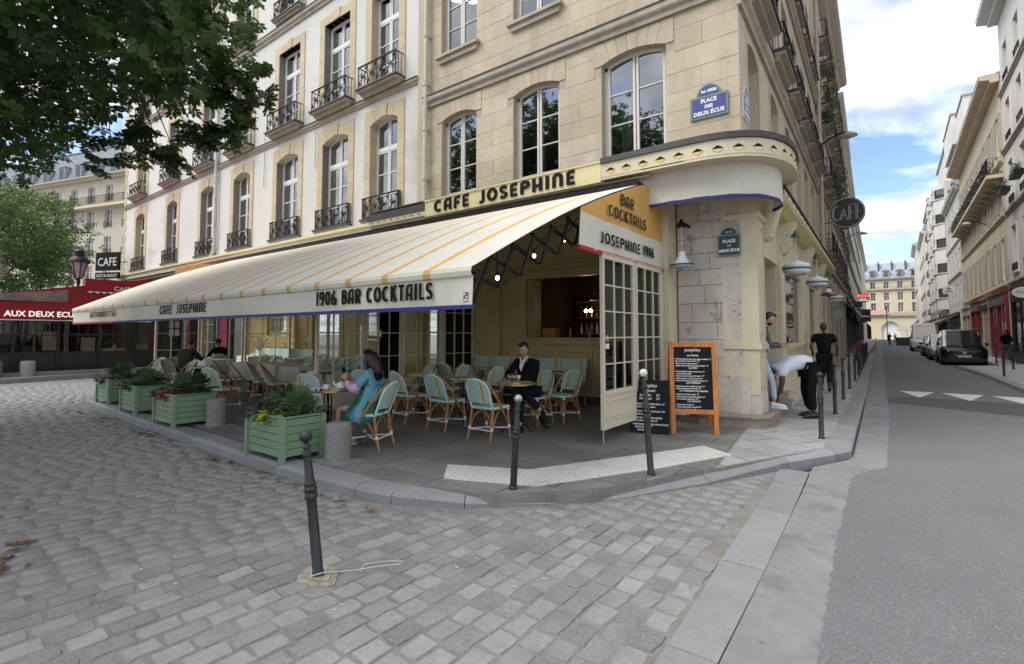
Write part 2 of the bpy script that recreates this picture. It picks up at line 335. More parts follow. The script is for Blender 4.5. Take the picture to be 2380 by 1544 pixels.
def deco(mb, text, x, z, h, M, thick=0.17, depth=0.012, xs=1.0, gap=0.10, slant=0.0, k=None):
    """draws text as flat extruded strokes; M maps (u, v, w) -> local: u along the text, v up, w out of the sheet. returns the end u"""
    u = x; j = 0
    for ch in text:
        if ch == ' ': u += h*xs*0.42; continue
        w, strokes = GL[ch]
        for st in strokes:
            j += 1; P = [Vector((px*xs, py)) for px, py in st]; th = thick/2
            top = depth + (j % 4)*0.0006
            cl = (P[0]-P[-1]).length < 1e-4
            L = []; Rr = []
            for i, p in enumerate(P):
                a = P[i-1] if i > 0 else (P[-2] if cl else None); b = P[i+1] if i < len(P)-1 else (P[1] if cl else None)
                d = ((p-a).normalized() if a is not None else Vector((0,0))) + ((b-p).normalized() if b is not None else Vector((0,0)))
                if d.length < 1e-6: d = Vector((1,0))
                d.normalize(); nrm = Vector((-d.y, d.x)); hv = th*(1.0 if abs(nrm.x) > .6 else 0.72)
                L.append(p+nrm*hv); Rr.append(p-nrm*hv)
            vs = []
            for q in (L, Rr):
                for p in q:
                    for w_ in (0.0, top): vs.append(M @ Vector((u+(p.x+slant*p.y)*h, z+p.y*h, w_)))
            n = len(P); o = 2*n; fs = []
            for i in range(n-1):
                a, b = 2*i, 2*i+2
                fs += [(a+1, b+1, o+b+1, o+a+1), (a, b, b+1, a+1), (o+b, o+a, o+a+1, o+b+1)]
            fs += [(0,1,o+1,o), (2*n-2,o+2*n-2,o+2*n-1,2*n-1)]
            b0 = len(mb.v); mb.v.extend([tuple(v) for v in vs]); mb.f.extend([tuple(i+b0 for i in f) for f in fs]); mb.m.extend([mb.k if k is None else k]*len(fs))
        u += (w + gap)*h*xs
    return u
def deco_len(text, h, xs=1.0, gap=0.10): return sum(h*xs*0.42 if c == ' ' else (GL[c][0]+gap)*h*xs for c in text)
def fr(o, u, v):           # matrix of a lettering sheet: origin, u direction, v direction
    u = Vector(u).normalized(); v = Vector(v).normalized(); w = u.cross(v)
    return Matrix(((u.x,v.x,w.x,o[0]),(u.y,v.y,w.y,o[1]),(u.z,v.z,w.z,o[2]),(0,0,0,1)))
def text_mesh(name, body, size, mats, M=None, offset=0.0, extrude=0.001, align='CENTER', xs=1.0, shear=0.0, space=1.0, line=1.0):
    cu = bpy.data.curves.new(name, 'FONT'); cu.body = body; cu.size = size; cu.offset = offset; cu.extrude = extrude
    cu.align_x = align; cu.shear = shear; cu.resolution_u = 2; cu.space_character = space; cu.space_line = line
    o = bpy.data.objects.new(name, cu); C.objects.link(o)
    me = bpy.data.meshes.new_from_object(o); bpy.data.objects.remove(o); bpy.data.curves.remove(cu)
    me.name = name; me.materials.clear()
    me.materials.append(mats)
    T = Matrix.Diagonal((xs,1,1,1))
    me.transform((M @ T) if M is not None else T)
    return me

# ---------------------------------------------------------------- facade kit (local frame: x along, z up, front at y=0, street side -y)
def cuts(lo, hi, vals): return sorted({round(v,4) for v in vals if lo < v < hi} | {lo, hi})
def archz(x, x0, x1, z1, rise):
    c = (x0+x1)/2; hw = (x1-x0)/2
    return z1 - rise*((x-c)/hw)**2
def wall_mesh(name, x0, x1, z0, z1, wins, m, y=0.0, thick=0.35, parent=None, back=True):
    b = MB(); xs = cuts(x0, x1, [w[0] for w in wins]+[w[1] for w in wins]); zs = cuts(z0, z1, [w[2] for w in wins]+[w[3] for w in wins])
    for i in range(len(xs)-1):
        for j in range(len(zs)-1):
            cxx = (xs[i]+xs[i+1])/2; cz = (zs[j]+zs[j+1])/2
            if any(w[0] < cxx < w[1] and w[2] < cz < w[3] for w in wins): continue
            b.quad((xs[i],y,zs[j]),(xs[i+1],y,zs[j]),(xs[i+1],y,zs[j+1]),(xs[i],y,zs[j+1]))
    for w in wins:
        a0,a1,c0,c1 = w[:4]; rise = w[4] if len(w) > 4 else 0; d = y+thick
        sp = c1-rise
        b.quad((a0,y,c0),(a0,y,sp),(a0,d,sp),(a0,d,c0)); b.quad((a1,y,c0),(a1,d,c0),(a1,d,sp),(a1,y,sp)); b.quad((a0,y,c0),(a0,d,c0),(a1,d,c0),(a1,y,c0))
        n = 8 if rise else 1
        for q in range(n):
            p0 = a0+(a1-a0)*q/n; p1 = a0+(a1-a0)*(q+1)/n
            h0 = archz(p0,a0,a1,c1,rise) if rise else c1; h1 = archz(p1,a0,a1,c1,rise) if rise else c1
            b.quad((p0,y,h0),(p0,d,h0),(p1,d,h1),(p1,y,h1))
            if rise: b.quad((p0,y,h0),(p1,y,h1),(p1,y,c1),(p0,y,c1))
    if back: b.quad((x0,y,z1),(x1,y,z1),(x1,y+.6,z1),(x0,y+.6,z1))
    return b.build(name, m, parent)
WCACHE = {}
def window(parent, x0, x1, z0, z1, y=0.25, cols=2, rows=3, transom=0.0, rise=0.0, fm=None, gm=None, curtain=0, bar=0.03, fw=0.055, name='window', deep=0.5, panes=True):
    """casement window: the frame is the part, its panes and curtain are sub-parts"""
    w = round(x1-x0,3); h = round(z1-z0,3); fm = fm or M_WFR; gm = gm or G_WIN
    key = (w,h,cols,rows,transom,rise,fm.name,gm.name,bar,fw,panes)
    if key not in WCACHE:
        b = MB(); c = w/2
        top = (lambda x: archz(x,0,w,h,rise)) if rise else (lambda x: h)
        b.box(0,fw,0,.05,0,h-rise); b.box(w-fw,w,0,.05,0,h-rise); b.box(0,w,-.012,.055,0,fw*1.3)
        n = 8 if rise else 1
        for q in range(n):
            p0 = w*q/n; p1 = w*(q+1)/n
            b.add([(p0,0,top(p0)-fw),(p1,0,top(p1)-fw),(p1,0,top(p1)),(p0,0,top(p0)),(p0,.05,top(p0)-fw),(p1,.05,top(p1)-fw),(p1,.05,top(p1)),(p0,.05,top(p0))],[(0,1,2,3),(4,7,6,5),(0,4,5,1),(3,2,6,7)])
        zt = h*transom if transom else None
        if zt: b.box(fw,w-fw,-.015,.052,zt-.04,zt+.04)
        casw = w/cols
        pl = []
        for i in range(cols):
            a = fw if i == 0 else casw*i+.012; e = w-fw if i == cols-1 else casw*(i+1)-.012
            segs = [(fw*1.3, (zt-.04) if zt else None, rows)]
            if zt: segs.append((zt+.04, None, 1))
            for (s0, s1, rr) in segs:
                full = s1 is None
                s1 = s1 if s1 is not None else h-fw
                st = .045
                # casement stiles
                hl = min(top(a),top(a+st))-fw if full else s1; hr = min(top(e),top(e-st))-fw if full else s1
                b.box(a,a+st,-.008,.045,s0,hl+.01); b.box(e-st,e,-.008,.045,s0,hr+.01)
                b.box(a+st,e-st,-.006,.044,s0,s0+st)
                if not full or not rise: b.box(a+st,e-st,-.006,.044,s1-st,s1)
                for k in range(rr):
                    q0 = s0+st+(s1-st-s0-st)*k/rr; q1 = s0+st+(s1-st-s0-st)*(k+1)/rr
                    if k < rr-1: b.box(a+st,e-st,-.004,.035,q1-bar/2,q1+bar/2)
                    if k == rr-1 and full and rise: pl.append(('arch',a+st,e-st,q0,None))
                    else: pl.append(('rect',a+st,e-st,q0,q1))
        fme = b.mesh('window_frame', fm); pms = []
        if panes:
            for (t,a,e,q0,q1) in pl:
                g = MB()
                if t == 'rect': g.quad((a,.02,q0),(e,.02,q0),(e,.02,q1),(a,.02,q1))
                else:
                    xs = [a+(e-a)*i/5 for i in range(6)]
                    g.add([(a,.02,q0),(e,.02,q0)]+[(x,.02,top(x)-fw+.005) for x in reversed(xs)], [tuple(range(8))])
                pms.append(g.mesh('pane', gm))
        else:
            g = MB(); g.quad((fw,.02,fw),(w-fw,.02,fw),(w-fw,.02,h-fw-rise*.6),(fw,.02,h-fw-rise*.6)); pms.append(g.mesh('pane', gm))
        WCACHE[key] = (fme, pms)
    fme, pms = WCACHE[key]
    o = obj(name, fme, parent, (x0,y,z0))
    for pm in pms: obj('pane', pm, o)
    if curtain:
        key2 = ('c',w,h,curtain)
        if key2 not in WCACHE:
            b = MB()
            spans = {1:[(0,.28*w),(.74*w,w)],2:[(0,w)],3:[(0,.4*w)],4:[(0,.18*w),(.85*w,w)]}[curtain]
            for (a,e) in spans:
                n = max(6,int((e-a)/.05)); pts = [(a+(e-a)*i/n, .16+.02*math.sin(i*1.9)) for i in range(n+1)]
                for i in range(n): b.quad((pts[i][0],pts[i][1],.03),(pts[i+1][0],pts[i+1][1],.03),(pts[i+1][0],pts[i+1][1],h-.06),(pts[i][0],pts[i][1],h-.06))
            WCACHE[key2] = b.mesh('curtain', M_CURT, True)
        obj('curtain', WCACHE[key2], o)
    return o
def surround(parent, x0, x1, z0, z1, rise, wd=0.28, m=None, mode=0, top_extra=0.30, pr=0.025, course=0.42):
    """toothed stone surround: jamb stones, arch/lintel stones and keystone, each a stone"""
    m = m or M_SURR; g = 0.006; z = z0; i = 0
    while z < z1-rise-0.05:
        h = min(course, z1-rise-z); 
        if z1-rise-(z+h) < .12: h = z1-rise-z
        for s in (0,1):
            key = ('ss',round(wd,3),round(h,3))
            if key not in WCACHE: WCACHE[key] = MB().box(0,wd,-pr,.22,g,h).mesh('jamb_stone', m)
            obj('jamb_stone', WCACHE[key], parent, ((x0-wd) if s == 0 else x1, 0, z))
        z += h; i += 1
    key = ('sa',round(x1-x0,3),round(rise,3),wd)
    if key not in WCACHE:
        n = 5; L = []
        ww = x1-x0
        for q in range(n):
            p0 = ww*q/n; p1 = ww*(q+1)/n
            o0 = -wd + (ww+2*wd)*q/n; o1 = -wd + (ww+2*wd)*(q+1)/n
            pr_ = pr+.02 if q == n//2 else pr; te = top_extra + (.04 if q == n//2 else 0)
            f = (lambda x: -rise*((x-ww/2)/(ww/2))**2)
            b = MB()
            bl = f(p0); br = f(p1)
            if q == 0: poly = [(0,-rise),(p1-g,br),(o1-g,te),(-wd,te),(-wd,-rise)]
            elif q == n-1: poly = [(p0+g,bl),(ww,-rise),(ww+wd,-rise),(ww+wd,te),(o0+g,te)]
            else:
                pm = (p0+p1)/2; poly = [(p0+g,bl),(pm,f(pm)),(p1-g,br),(o1-g,te),(o0+g,te)]
            b.prism(poly, -pr_, .22, 'y'); L.append(b.mesh('arch_stone', m))
        WCACHE[key] = L
    for me in WCACHE[key]: obj('arch_stone', me, parent, (x0,0,z1))
def spiral(c, r0, r1, a0, turns, n=12): return [(c[0]+ (r0+(r1-r0)*i/n)*math.cos(a0+turns*2*PI*i/n), 0, c[1]+(r0+(r1-r0)*i/n)*math.sin(a0+turns*2*PI*i/n)) for i in range(n+1)]
def railing_mesh(w, h, out, dark=False, bar=0.012, style=0):
    key = ('rail',round(w,2),round(h,2),round(out,2),style)
    if key in WCACHE: return WCACHE[key]
    b = MB()
    b.box(-.02,w+.02,-out-.025,-out+.02,h-.03,h); b.box(0,w,-out-.012,-out+.012,.03,.055)
    for x in (0,w):
        b.box(x-.012,x+.012,-out,0.02,h-.025,h-.003); b.box(x-.012,x+.012,-out,0.02,.032,.052); b.box(x-.014,x+.014,-out-.012,-out+.014,0,h-.03)
        if out > .1:
            for t in (.33,.66): b.box(x-.008,x+.008,-out*t-.008,-out*t+.008,.05,h-.025)
    T = Matrix.Translation((0,-out,0)); b.M = T
    if style == 0:
        n = max(2,round(w/.42)); cw = w/n
        for i in range(n):
            x = cw*i; s = h*.5
            b.tube(spiral((x+cw*.30,s+.08*h),.22*cw,.05*cw,-PI/2,1.4),bar,4,False); b.tube(spiral((x+cw*.70,s-.10*h),.22*cw,.05*cw,PI/2,1.4),bar,4,False)
            b.tube([(x+.04*cw,0,.06),(x+.18*cw,0,s*.7),(x+.5*cw,0,s),(x+.82*cw,0,s*1.3),(x+.96*cw,0,h-.04)],bar,4,False)
            b.tube(spiral((x+cw*.22,.17*h+.02),.12*cw,.03*cw,0,1.2,8),bar*.9,4,False); b.tube(spiral((x+cw*.78,h*.85),.12*cw,.03*cw,PI,1.2,8),bar*.9,4,False)
            b.box(x-.008,x+.008,-.008,.008,.05,h-.03)
    else:
        n = max(4,round(w/.13))
        for i in range(1,n): b.box(w*i/n-.008,w*i/n+.008,-.008,.008,.05,h-.03)
    WCACHE[key] = b.mesh('balcony_railing', M_IRON); return WCACHE[key]
def balcony(parent, x0, x1, z, h=0.6, out=0.3, slab=True, m=None, style=0, side=0.16):
    obj('balcony_railing', railing_mesh(x1-x0+2*side-.06, h, out, style=style), parent, (x0-side+.03, 0, z))
    if slab:
        key = ('slab',round(x1-x0+2*side,2),round(out,2))
        if key not in WCACHE:
            w = x1-x0+2*side; b = MB()
            b.box(-.04,w+.04,-out-.08,.02,-.045,0,1)
            b.prism([(.0,-.10),(w,-.10),(w-.06,-.20),(.06,-.20)], -out*.75, .02, 'y'); b.box(-.02,w+.02,-out-.04,.02,-.10,-.045)
            WCACHE[key] = b.mesh('balcony_sill', [M_CORN, M_LEAD])
        obj('balcony_sill', WCACHE[key], parent, (x0-side,0,z))
def string_course(parent, x0, x1, z, h=0.2, out=0.11, m=None, name='string_course', flash=True):
    b = MB(); b.prism([(0,z),(-out*.45,z),(-out*.5,z+h*.35),(-out*.9,z+h*.5),(-out,z+h*.62),(-out,z+h),(0,z+h)][::-1], x0, x1, 'x')
    o = b.build(name, m or M_CORN, parent)
    if flash: MB().box(x0,x1,-out-.02,.0,z+h+.002,z+h+.026).build('lead_flashing', M_LEAD, parent)
    return o
def ashlar(parent, x0, x1, z0, z1, wins, ch, bl, mats, seed, g=0.005, pr=0.012, limit=300, arches=True, name='stone_block', dep=0.0):
    """coursed stone blocks standing proud of the wall sheet, cut round the openings"""
    rr = random.Random(seed); z = z0; cnt = 0; extra = MB()
    r = 0
    while z < z1-.02:
        h = min(ch*rr.uniform(.9,1.1), z1-z)
        segs = [(x0,x1)]
        for w in wins:
            if w[2] < z+h-.001 and w[3] > z+.001:
                ns = []
                for (a,e) in segs:
                    if w[1] <= a or w[0] >= e: ns.append((a,e)); continue
                    if w[0] > a+.02: ns.append((a,w[0]))
                    if w[1] < e-.02: ns.append((w[1],e))
                segs = ns
        for (a,e) in segs:
            x = a; first = True
            while x < e-.01:
                L = bl*rr.uniform(.75,1.25)*( .5 if (first and r%2) else 1); first = False
                if e-(x+L) < bl*.45: L = e-x
                b = MB() if cnt < limit else extra
                p = pr*rr.uniform(.55,1.1)
                X0,X1,Z0,Z1 = x+g/2,x+L-g/2,z+g/2,z+h-g/2; q = .006
                b.add([(X0,dep,Z0),(X1,dep,Z0),(X1,dep,Z1),(X0,dep,Z1),(X0+q,-p,Z0+q),(X1-q,-p,Z0+q),(X1-q,-p,Z1-q),(X0+q,-p,Z1-q)],
                      [(4,5,6,7),(0,1,5,4),(1,2,6,5),(2,3,7,6),(3,0,4,7)])
                if cnt < limit: b.build(name, mats, parent)
                cnt += 1; x += L
        z += h; r += 1
    if extra.f: extra.build('stone_coursing', mats, parent, kind='stuff')
    return cnt
# ---------------------------------------------------------------- ground
def clip(poly, hull):
    out = poly
    n = len(hull)
    for i in range(n):
        a = hull[i]; b = hull[(i+1)%n]; ex, ey = b[0]-a[0], b[1]-a[1]; new = []
        for j in range(len(out)):
            p = out[j]; q = out[(j+1)%len(out)]
            sp = ex*(p[1]-a[1])-ey*(p[0]-a[0]); sq = ex*(q[1]-a[1])-ey*(q[0]-a[0])
            if sp >= 0: new.append(p)
            if (sp >= 0) != (sq >= 0):
                t = sp/(sp-sq); new.append((p[0]+(q[0]-p[0])*t, p[1]+(q[1]-p[1])*t))
        out = new
        if len(out) < 3: return []
    return out
def area(p): return abs(sum(p[i][0]*p[(i+1)%len(p)][1]-p[(i+1)%len(p)][0]*p[i][1] for i in range(len(p))))/2
def shrink(p, g):
    c = (sum(x for x,_ in p)/len(p), sum(y for _,y in p)/len(p)); o = []
    for x,y in p:
        d = math.hypot(x-c[0],y-c[1]) or 1; f = max(0.0,(d-g*1.3)/d); o.append((c[0]+(x-c[0])*f, c[1]+(y-c[1])*f))
    return o
def sheet(name, polys, z, m, th=None, parent=None, kind='structure'):
    b = MB()
    for p in polys:
        if th: b.prism(p, z-th, z)
        else: b.add([(x,y,z) for x,y in p], [tuple(range(len(p)))])
    return b.build(name, m, parent, kind=kind)
sheet('ground', [[(-600,-400),(600,-400),(600,700),(-600,700)]], -0.075, M_CONC)
# road: asphalt slab right of the gutter strip, runs down the street to the end
gut = [(-.35,-6),(-.35,2.94),(-.39,4.52),(-.40,5.74),(-.41,6.98),(-.10,7.70),(-.08,11.9)]
qj = random.Random(31)
def jag(P, amp=.012, step=.06):
    o = []
    for i in range(len(P)-1):
        n = max(1,int(math.hypot(P[i+1][0]-P[i][0],P[i+1][1]-P[i][1])/step))
        for k in range(n): o.append((P[i][0]+(P[i+1][0]-P[i][0])*k/n+qj.uniform(-amp,amp), P[i][1]+(P[i+1][1]-P[i][1])*k/n+qj.uniform(-amp,amp)))
    return o+[P[-1]]
sheet('asphalt_road', [jag(gut[:1]+gut[1:])+[(14,11.9),(14,-6)], [(-.08,11.9),(-.15,16),(-.5,40),(-1.0,75),(-1.55,110),(-2.6,170),(3.6,170),(2.3,110),(2.05,60),(2.05,40),(2.2,33),(2.5,29),(2.7,24.5),(2.78,19),(3.2,16.2),(14,15.2),(14,11.9)]], 0.005, M_ASPH, th=0.03)
gs = [(-.73,-6),(-.73,2.65),(-.74,3.5),(-.79,6.14),(-.82,7.15)]
sheet('gutter_strip', [gs+[(-.50,7.83),(-.47,8.2),(-.51,11.9),(.0,11.9),(-.02,7.66),(-.33,6.95),(-.32,5.74),(-.31,4.52),(-.27,2.94),(-.27,-6)]], 0.0, M_CONC, th=0.068)
sheet('gutter_strip', [[(-.51,11.9),(-.59,16.84),(-1.03,45.5),(-1.9,110),(-2.65,165),(-2.4,165),(-1.56,110),(-1.01,75),(-.45,40),(-.08,16),(-.0,11.9)]], 0.0, M_CONC, th=0.068)
sheet('road_repair_patch', [[(-.12,14.8),(3.4,13.3),(4.5,14.9),(4.5,15.0),(2.9,16.2),(.3,16.4),(-.12,15.9)]], 0.010, mat('dark_asphalt_patch', (0.075,0.078,0.082), 0.85, 0.08, 1, 0.003, 110))
sheet('road_repair_patch', [[(-.08,41),(2.0,41),(2.0,42.4),(-.1,42.4)]], 0.009, MATS['dark_asphalt_patch'])
# white hump triangles
for k, tri in enumerate([[(.12,17.9),(.86,18.0),(.50,16.35)], [(1.02,17.95),(1.85,17.95),(1.45,16.3)], [(2.0,17.9),(2.75,17.85),(2.38,16.25)]]):
    tri = tri if True else tri
    sheet('road_marking', [[tri[0],tri[2],tri[1]]], 0.013, M_WPAINT, th=0.006)
# granite band between cobbles and gutter
bx = [(-.99,-1.2),(-.99,2.67),(-1.03,3.68),(-1.06,4.89),(-1.08,5.92),(-1.14,6.80)]; bxr = [(-.74,-1.2),(-.74,2.65),(-.745,3.5),(-.765,4.7),(-.80,6.0),(-.83,6.95)]
def lerp_poly(P, y):
    for i in range(len(P)-1):
        if P[i][1] <= y <= P[i+1][1]:
            t = (y-P[i][1])/(P[i+1][1]-P[i][1]); return P[i][0]+(P[i+1][0]-P[i][0])*t
    return P[0][0] if y < P[0][1] else P[-1][0]
band = thing('granite_band', 'flush band of long pale granite blocks between the cobbles and the concrete gutter', 'kerb', (-.88,3,0))
y = -1.2; i = 0
while y < 6.7:
    L = [1.3,1.05,1.5,1.2][i%4]; e = min(y+L, 6.85); i += 1
    P = [(lerp_poly(bx,y+.004)+.006-(-.88), y+.004-3),(lerp_poly(bxr,y+.004)+.003+.88, y+.004-3),(lerp_poly(bxr,e-.004)+.003+.88, e-.004-3),(lerp_poly(bx,e-.004)+.006+.88, e-.004-3)]
    MB().prism(P,-.06,.004+.002*(i%2)).build('kerb_stone', M_GRAN, band)
    y = e
# cobbles
sheet('sand_bed', [[(-30,-3),(-.99,-3),(-.99,2.67),(-1.03,3.68),(-1.08,5.92),(-1.14,7.0),(-30,7.0)],[(-30,7),(-23,7),(-23,40),(-60,40),(-60,7)]], -0.007, M_SAND, th=0.055)
def inside(p, P):
    c = False; j = len(P)-1
    for i in range(len(P)):
        if (P[i][1] > p[1]) != (P[j][1] > p[1]) and p[0] < (P[j][0]-P[i][0])*(p[1]-P[i][1])/(P[j][1]-P[i][1])+P[i][0]: c = not c
        j = i
    return c
KO = [(-17.9,9.0),(-17.7,6.6),(-16.9,4.7),(-15.8,3.75),(-14.75,3.42),(-10.98,3.20),(-9.0,3.14),(-6.49,3.07),(-5.0,3.08),(-4.3,3.12),(-3.85,3.20),(-3.22,3.54),(-2.66,4.08),(-2.19,4.66),(-1.62,5.69),(-1.05,6.91),(-.62,7.68),(-.48,8.0)]
side_lim = [(-30,1.0),(-30,7.2)]+KO[:15]+[(-1.12,6.75),(-1.10,5.92),(-1.07,4.89),(-1.04,3.68),(-1.0,2.67),(-1.0,.9)]
side_lim = [(-34,-1.0),(-34,6.2),(-24,6.2)]+KO[:16]+[(-1.16,6.7),(-1.10,5.92),(-1.08,4.89),(-1.05,3.68),(-1.01,2.67),(-1.01,-1.0)]
def cobble_mesh(seed, L, Wd):
    q = random.Random(seed); b = MB(); hx, hy = Wd/2, L/2; j = lambda s: q.uniform(-s,s)
    o = [(-hx+j(.008),-hy+j(.012)),(0+j(.01),-hy-.003+j(.008)),(hx+j(.008),-hy+j(.012)),(hx+.002+j(.008),j(.02)),(hx+j(.008),hy+j(.012)),(j(.01),hy+.003+j(.008)),(-hx+j(.008),hy+j(.012)),(-hx-.002+j(.008),j(.02))]
    v = [(x,y,-.05) for x,y in o]+[(x*.99,y*.99,-.008) for x,y in o]+[(x*.92,y*.94,-.0005+j(.0026)) for x,y in o]+[(j(.01),j(.01),.0005+j(.0022))]
    f = [(i,(i+1)%8,8+(i+1)%8,8+i) for i in range(8)]+[(8+i,8+(i+1)%8,16+(i+1)%8,16+i) for i in range(8)]+[(16+i,16+(i+1)%8,24) for i in range(8)]
    return b.add(v,f)
cob_v = [cobble_mesh(s, .185, .138) for s in range(7)]
cob_me = [c.mesh('cobble', M_COB, True) for c in cob_v]
paving = thing('cobbled_paving', 'square of worn grey granite cobbles laid in rows in front of the cafe', 'paving', (-4,2,0))
paving['kind'] = 'structure'; del paving['category']; del paving['label']
spots = []
q = random.Random(5); rows = 0
ang = R(-3.5); ca, sa = math.cos(ang), math.sin(ang)
for r in range(-12, 225):
    xx = -.945 - r*.152
    yy = -3.0 + (r%2)*.1 + q.uniform(-.03,.03)
    while yy < 9:
        L = .185*q.uniform(.88,1.14)
        px = xx+q.uniform(-.006,.006); py = yy+L/2
        # rows fan slowly to the left
        a = ang + max(-.30, min(0, (px+2)*.022)); 
        X = px; Y = py + 0.0
        X2 = -1 + (X+1)*math.cos(-.0) + (Y-3)*math.tan(-max(-.30,min(0,(X+2)*.03)))*.9; Y2 = Y
        dcam = math.hypot(X2, Y2)
        dep_ = -.6018*X2+.7986*Y2; lat_ = .7986*X2+.6018*Y2
        if dep_ > 1.9 and abs(lat_) < 1.12*dep_+.2 and inside((X2,Y2), side_lim) and not (X2 < -22.2-.2*Y2):
            if not (X2 > -4.0 and (inside((X2+.04,Y2+.16), side_lim) is False)):
                spots.append((dcam, X2, Y2, max(-.30,min(0,(X2+2)*.03))*.9, L/.185))
        yy += L+q.uniform(.012,.022)
spots.sort()
base_rot = 0.0
for i, (d, X, Y, a, s) in enumerate(spots[:292]):
    obj('cobble', cob_me[i%7], paving, (X+4, Y-2, q.uniform(-.005,.004)), (q.uniform(-.02,.02),q.uniform(-.02,.02),a+q.uniform(-.03,.03)), (q.uniform(.93,1.04), s*.985, 1))
rest = spots[292:]
BV = [np.array(c.v) for c in cob_v]
BF4 = np.array([f for f in cob_v[0].f if len(f)==4]); BF3 = np.array([f for f in cob_v[0].f if len(f)==3])
BFq = np.vstack([BF4, np.column_stack([BF3, BF3[:,2]])])
VV = []; TT = []
BFt = np.vstack([BF4[:,[0,1,2]], BF4[:,[0,2,3]], BF3])
for i, (d, X, Y, a, s) in enumerate(rest):
    v = BV[i%7]*np.array([q.uniform(.93,1.04), s*.985, 1]); a2 = a+q.uniform(-.03,.03); c_, s_ = math.cos(a2), math.sin(a2)
    v = np.column_stack([v[:,0]*c_-v[:,1]*s_+X+4, v[:,0]*s_+v[:,1]*c_+Y-2, v[:,2]+q.uniform(-.005,.004)])
    TT.append(BFt+25*i); VV.append(v)
m_cobr = mat('granite_cobble_field', (0.223,0.217,0.210), 0.78, 0.20, 5.0, 0.004, 45, spots=[((0.42,0.42,0.42),75,0.55,0.14,0.4),((0.09,0.09,0.095),7,0.56,0.10,0.35)])
obj('cobble_field', np_mesh('cobble_field', np.vstack(VV), np.vstack(TT), m_cobr, smooth=False), paving, kind='stuff')
# cafe pavement : concrete bed, slabs, kerb
hull = [(-17.5,9.0),(-16.6,4.9),(-15.6,4.05),(-14.7,3.72),(-4.30,3.38),(-3.85,3.45),(-3.05,3.70),(-2.36,4.40),(-1.60,6.0),(-.90,7.45),(-.74,7.75),(-.74,8.9)]
pav = thing('pavement', None, None, (-4,6,0)); pav['kind'] = 'structure'
for k in ('label','category'):
    if k in pav: del pav[k]
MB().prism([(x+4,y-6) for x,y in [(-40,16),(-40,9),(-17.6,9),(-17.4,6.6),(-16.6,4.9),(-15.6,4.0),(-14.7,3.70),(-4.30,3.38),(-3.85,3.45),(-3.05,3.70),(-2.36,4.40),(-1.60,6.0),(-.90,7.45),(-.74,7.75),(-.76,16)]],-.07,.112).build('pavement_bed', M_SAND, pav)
extra = MB(); cnt = 0; q = random.Random(3)
cells = []
yrow = 3.3; r = 0
while yrow < 9.6:
    h = q.uniform(.42,.55); x = -17.8 + (r%2)*.4
    while x < -1.9+.9:
        L = q.uniform(.6,.95)
        cells.append([(x,yrow),(x+L,yrow),(x+L,yrow+h),(x,yrow+h)]); x += L
    yrow += h; r += 1
main_h = [(-17.6,9.6),(-17.4,6.6),(-16.6,4.9),(-15.6,4.0),(-14.7,3.70),(-4.30,3.38),(-3.85,3.45),(-3.05,3.70),(-2.36,4.40),(-1.62,5.95),(-1.9,8.6),(-2.0,9.6)]
P = []
for c in cells:
    p = clip(c, main_h)
    if p and area(p) > .02: P.append((p,0))
# street pavement slabs, laid on the skew
a = R(-33); ca, sa = math.cos(a), math.sin(a); u = -1
street_h = [(-1.88,8.6),(-1.62,5.98),(-.90,7.45),(-.76,7.8),(-.80,14.0),(-.95,20),(-2.1,20),(-2.0,12)]
for rr_ in range(-20,60):
    u = -12
    h = .44; off = (rr_%2)*.35
    while u < 22:
        L = .72
        c = [(-1.3+(uu)*ca-(vv)*sa, 8+(uu)*sa+(vv)*ca) for uu,vv in ((u+off,rr_*h),(u+off+L,rr_*h),(u+off+L,rr_*h+h),(u+off,rr_*h+h))]
        p = clip(c, street_h)
        if p and area(p) > .012: P.append((p,1))
        u += L
P.sort(key=lambda t: math.hypot(sum(x for x,_ in t[0])/len(t[0]), sum(y for _,y in t[0])/len(t[0])))
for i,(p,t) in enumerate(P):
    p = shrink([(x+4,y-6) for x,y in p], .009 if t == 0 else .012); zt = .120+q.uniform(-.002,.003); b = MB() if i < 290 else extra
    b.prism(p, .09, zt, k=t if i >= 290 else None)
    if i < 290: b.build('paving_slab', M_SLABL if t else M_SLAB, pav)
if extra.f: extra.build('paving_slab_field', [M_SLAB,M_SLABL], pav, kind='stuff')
sheet('street_pavement', [[(-.95,20),(-1.02,22),(-1.5,45),(-2.2,110),(-3.0,165),(-9,165),(-6,60),(-2.3,20)]], .118, M_SLABL, th=.1)
# kerb stones round the corner
KI = []
def offset_in(P, d):
    o = []
    for i,p in enumerate(P):
        a = P[max(i-1,0)]; b = P[min(i+1,len(P)-1)]; t = Vector((b[0]-a[0],b[1]-a[1])).normalized(); o.append((p[0]-t.y*d, p[1]+t.x*d))
    return o
def resample(P, seg):
    o = [P[0]]; 
    for i in range(len(P)-1):
        n = max(1,round(math.hypot(P[i+1][0]-P[i][0],P[i+1][1]-P[i][1])/seg))
        for k in range(1,n+1): o.append((P[i][0]+(P[i+1][0]-P[i][0])*k/n, P[i][1]+(P[i+1][1]-P[i][1])*k/n))
    return o
KP = resample(KO, .92)+[(-.51,10.0),(-.52,11),(-.54,12),(-.55,13),(-.56,14),(-.57,15),(-.59,16.84),(-.62,18.5),(-.66,21),(-.72,25),(-.79,30),(-.9,38),(-1.03,45.5)]
KW = offset_in(KP, .29)
def kh(p):
    x,y = p
    if x < -4.6: return .115
    if y > 8: return .115
    t = min(abs(x+2.1)/2.0, 1)          # lowered at the crossing
    if x > -2.1: t = min((x+2.1)/1.3,1)
    return .022+.085*t*t*(3-2*t)
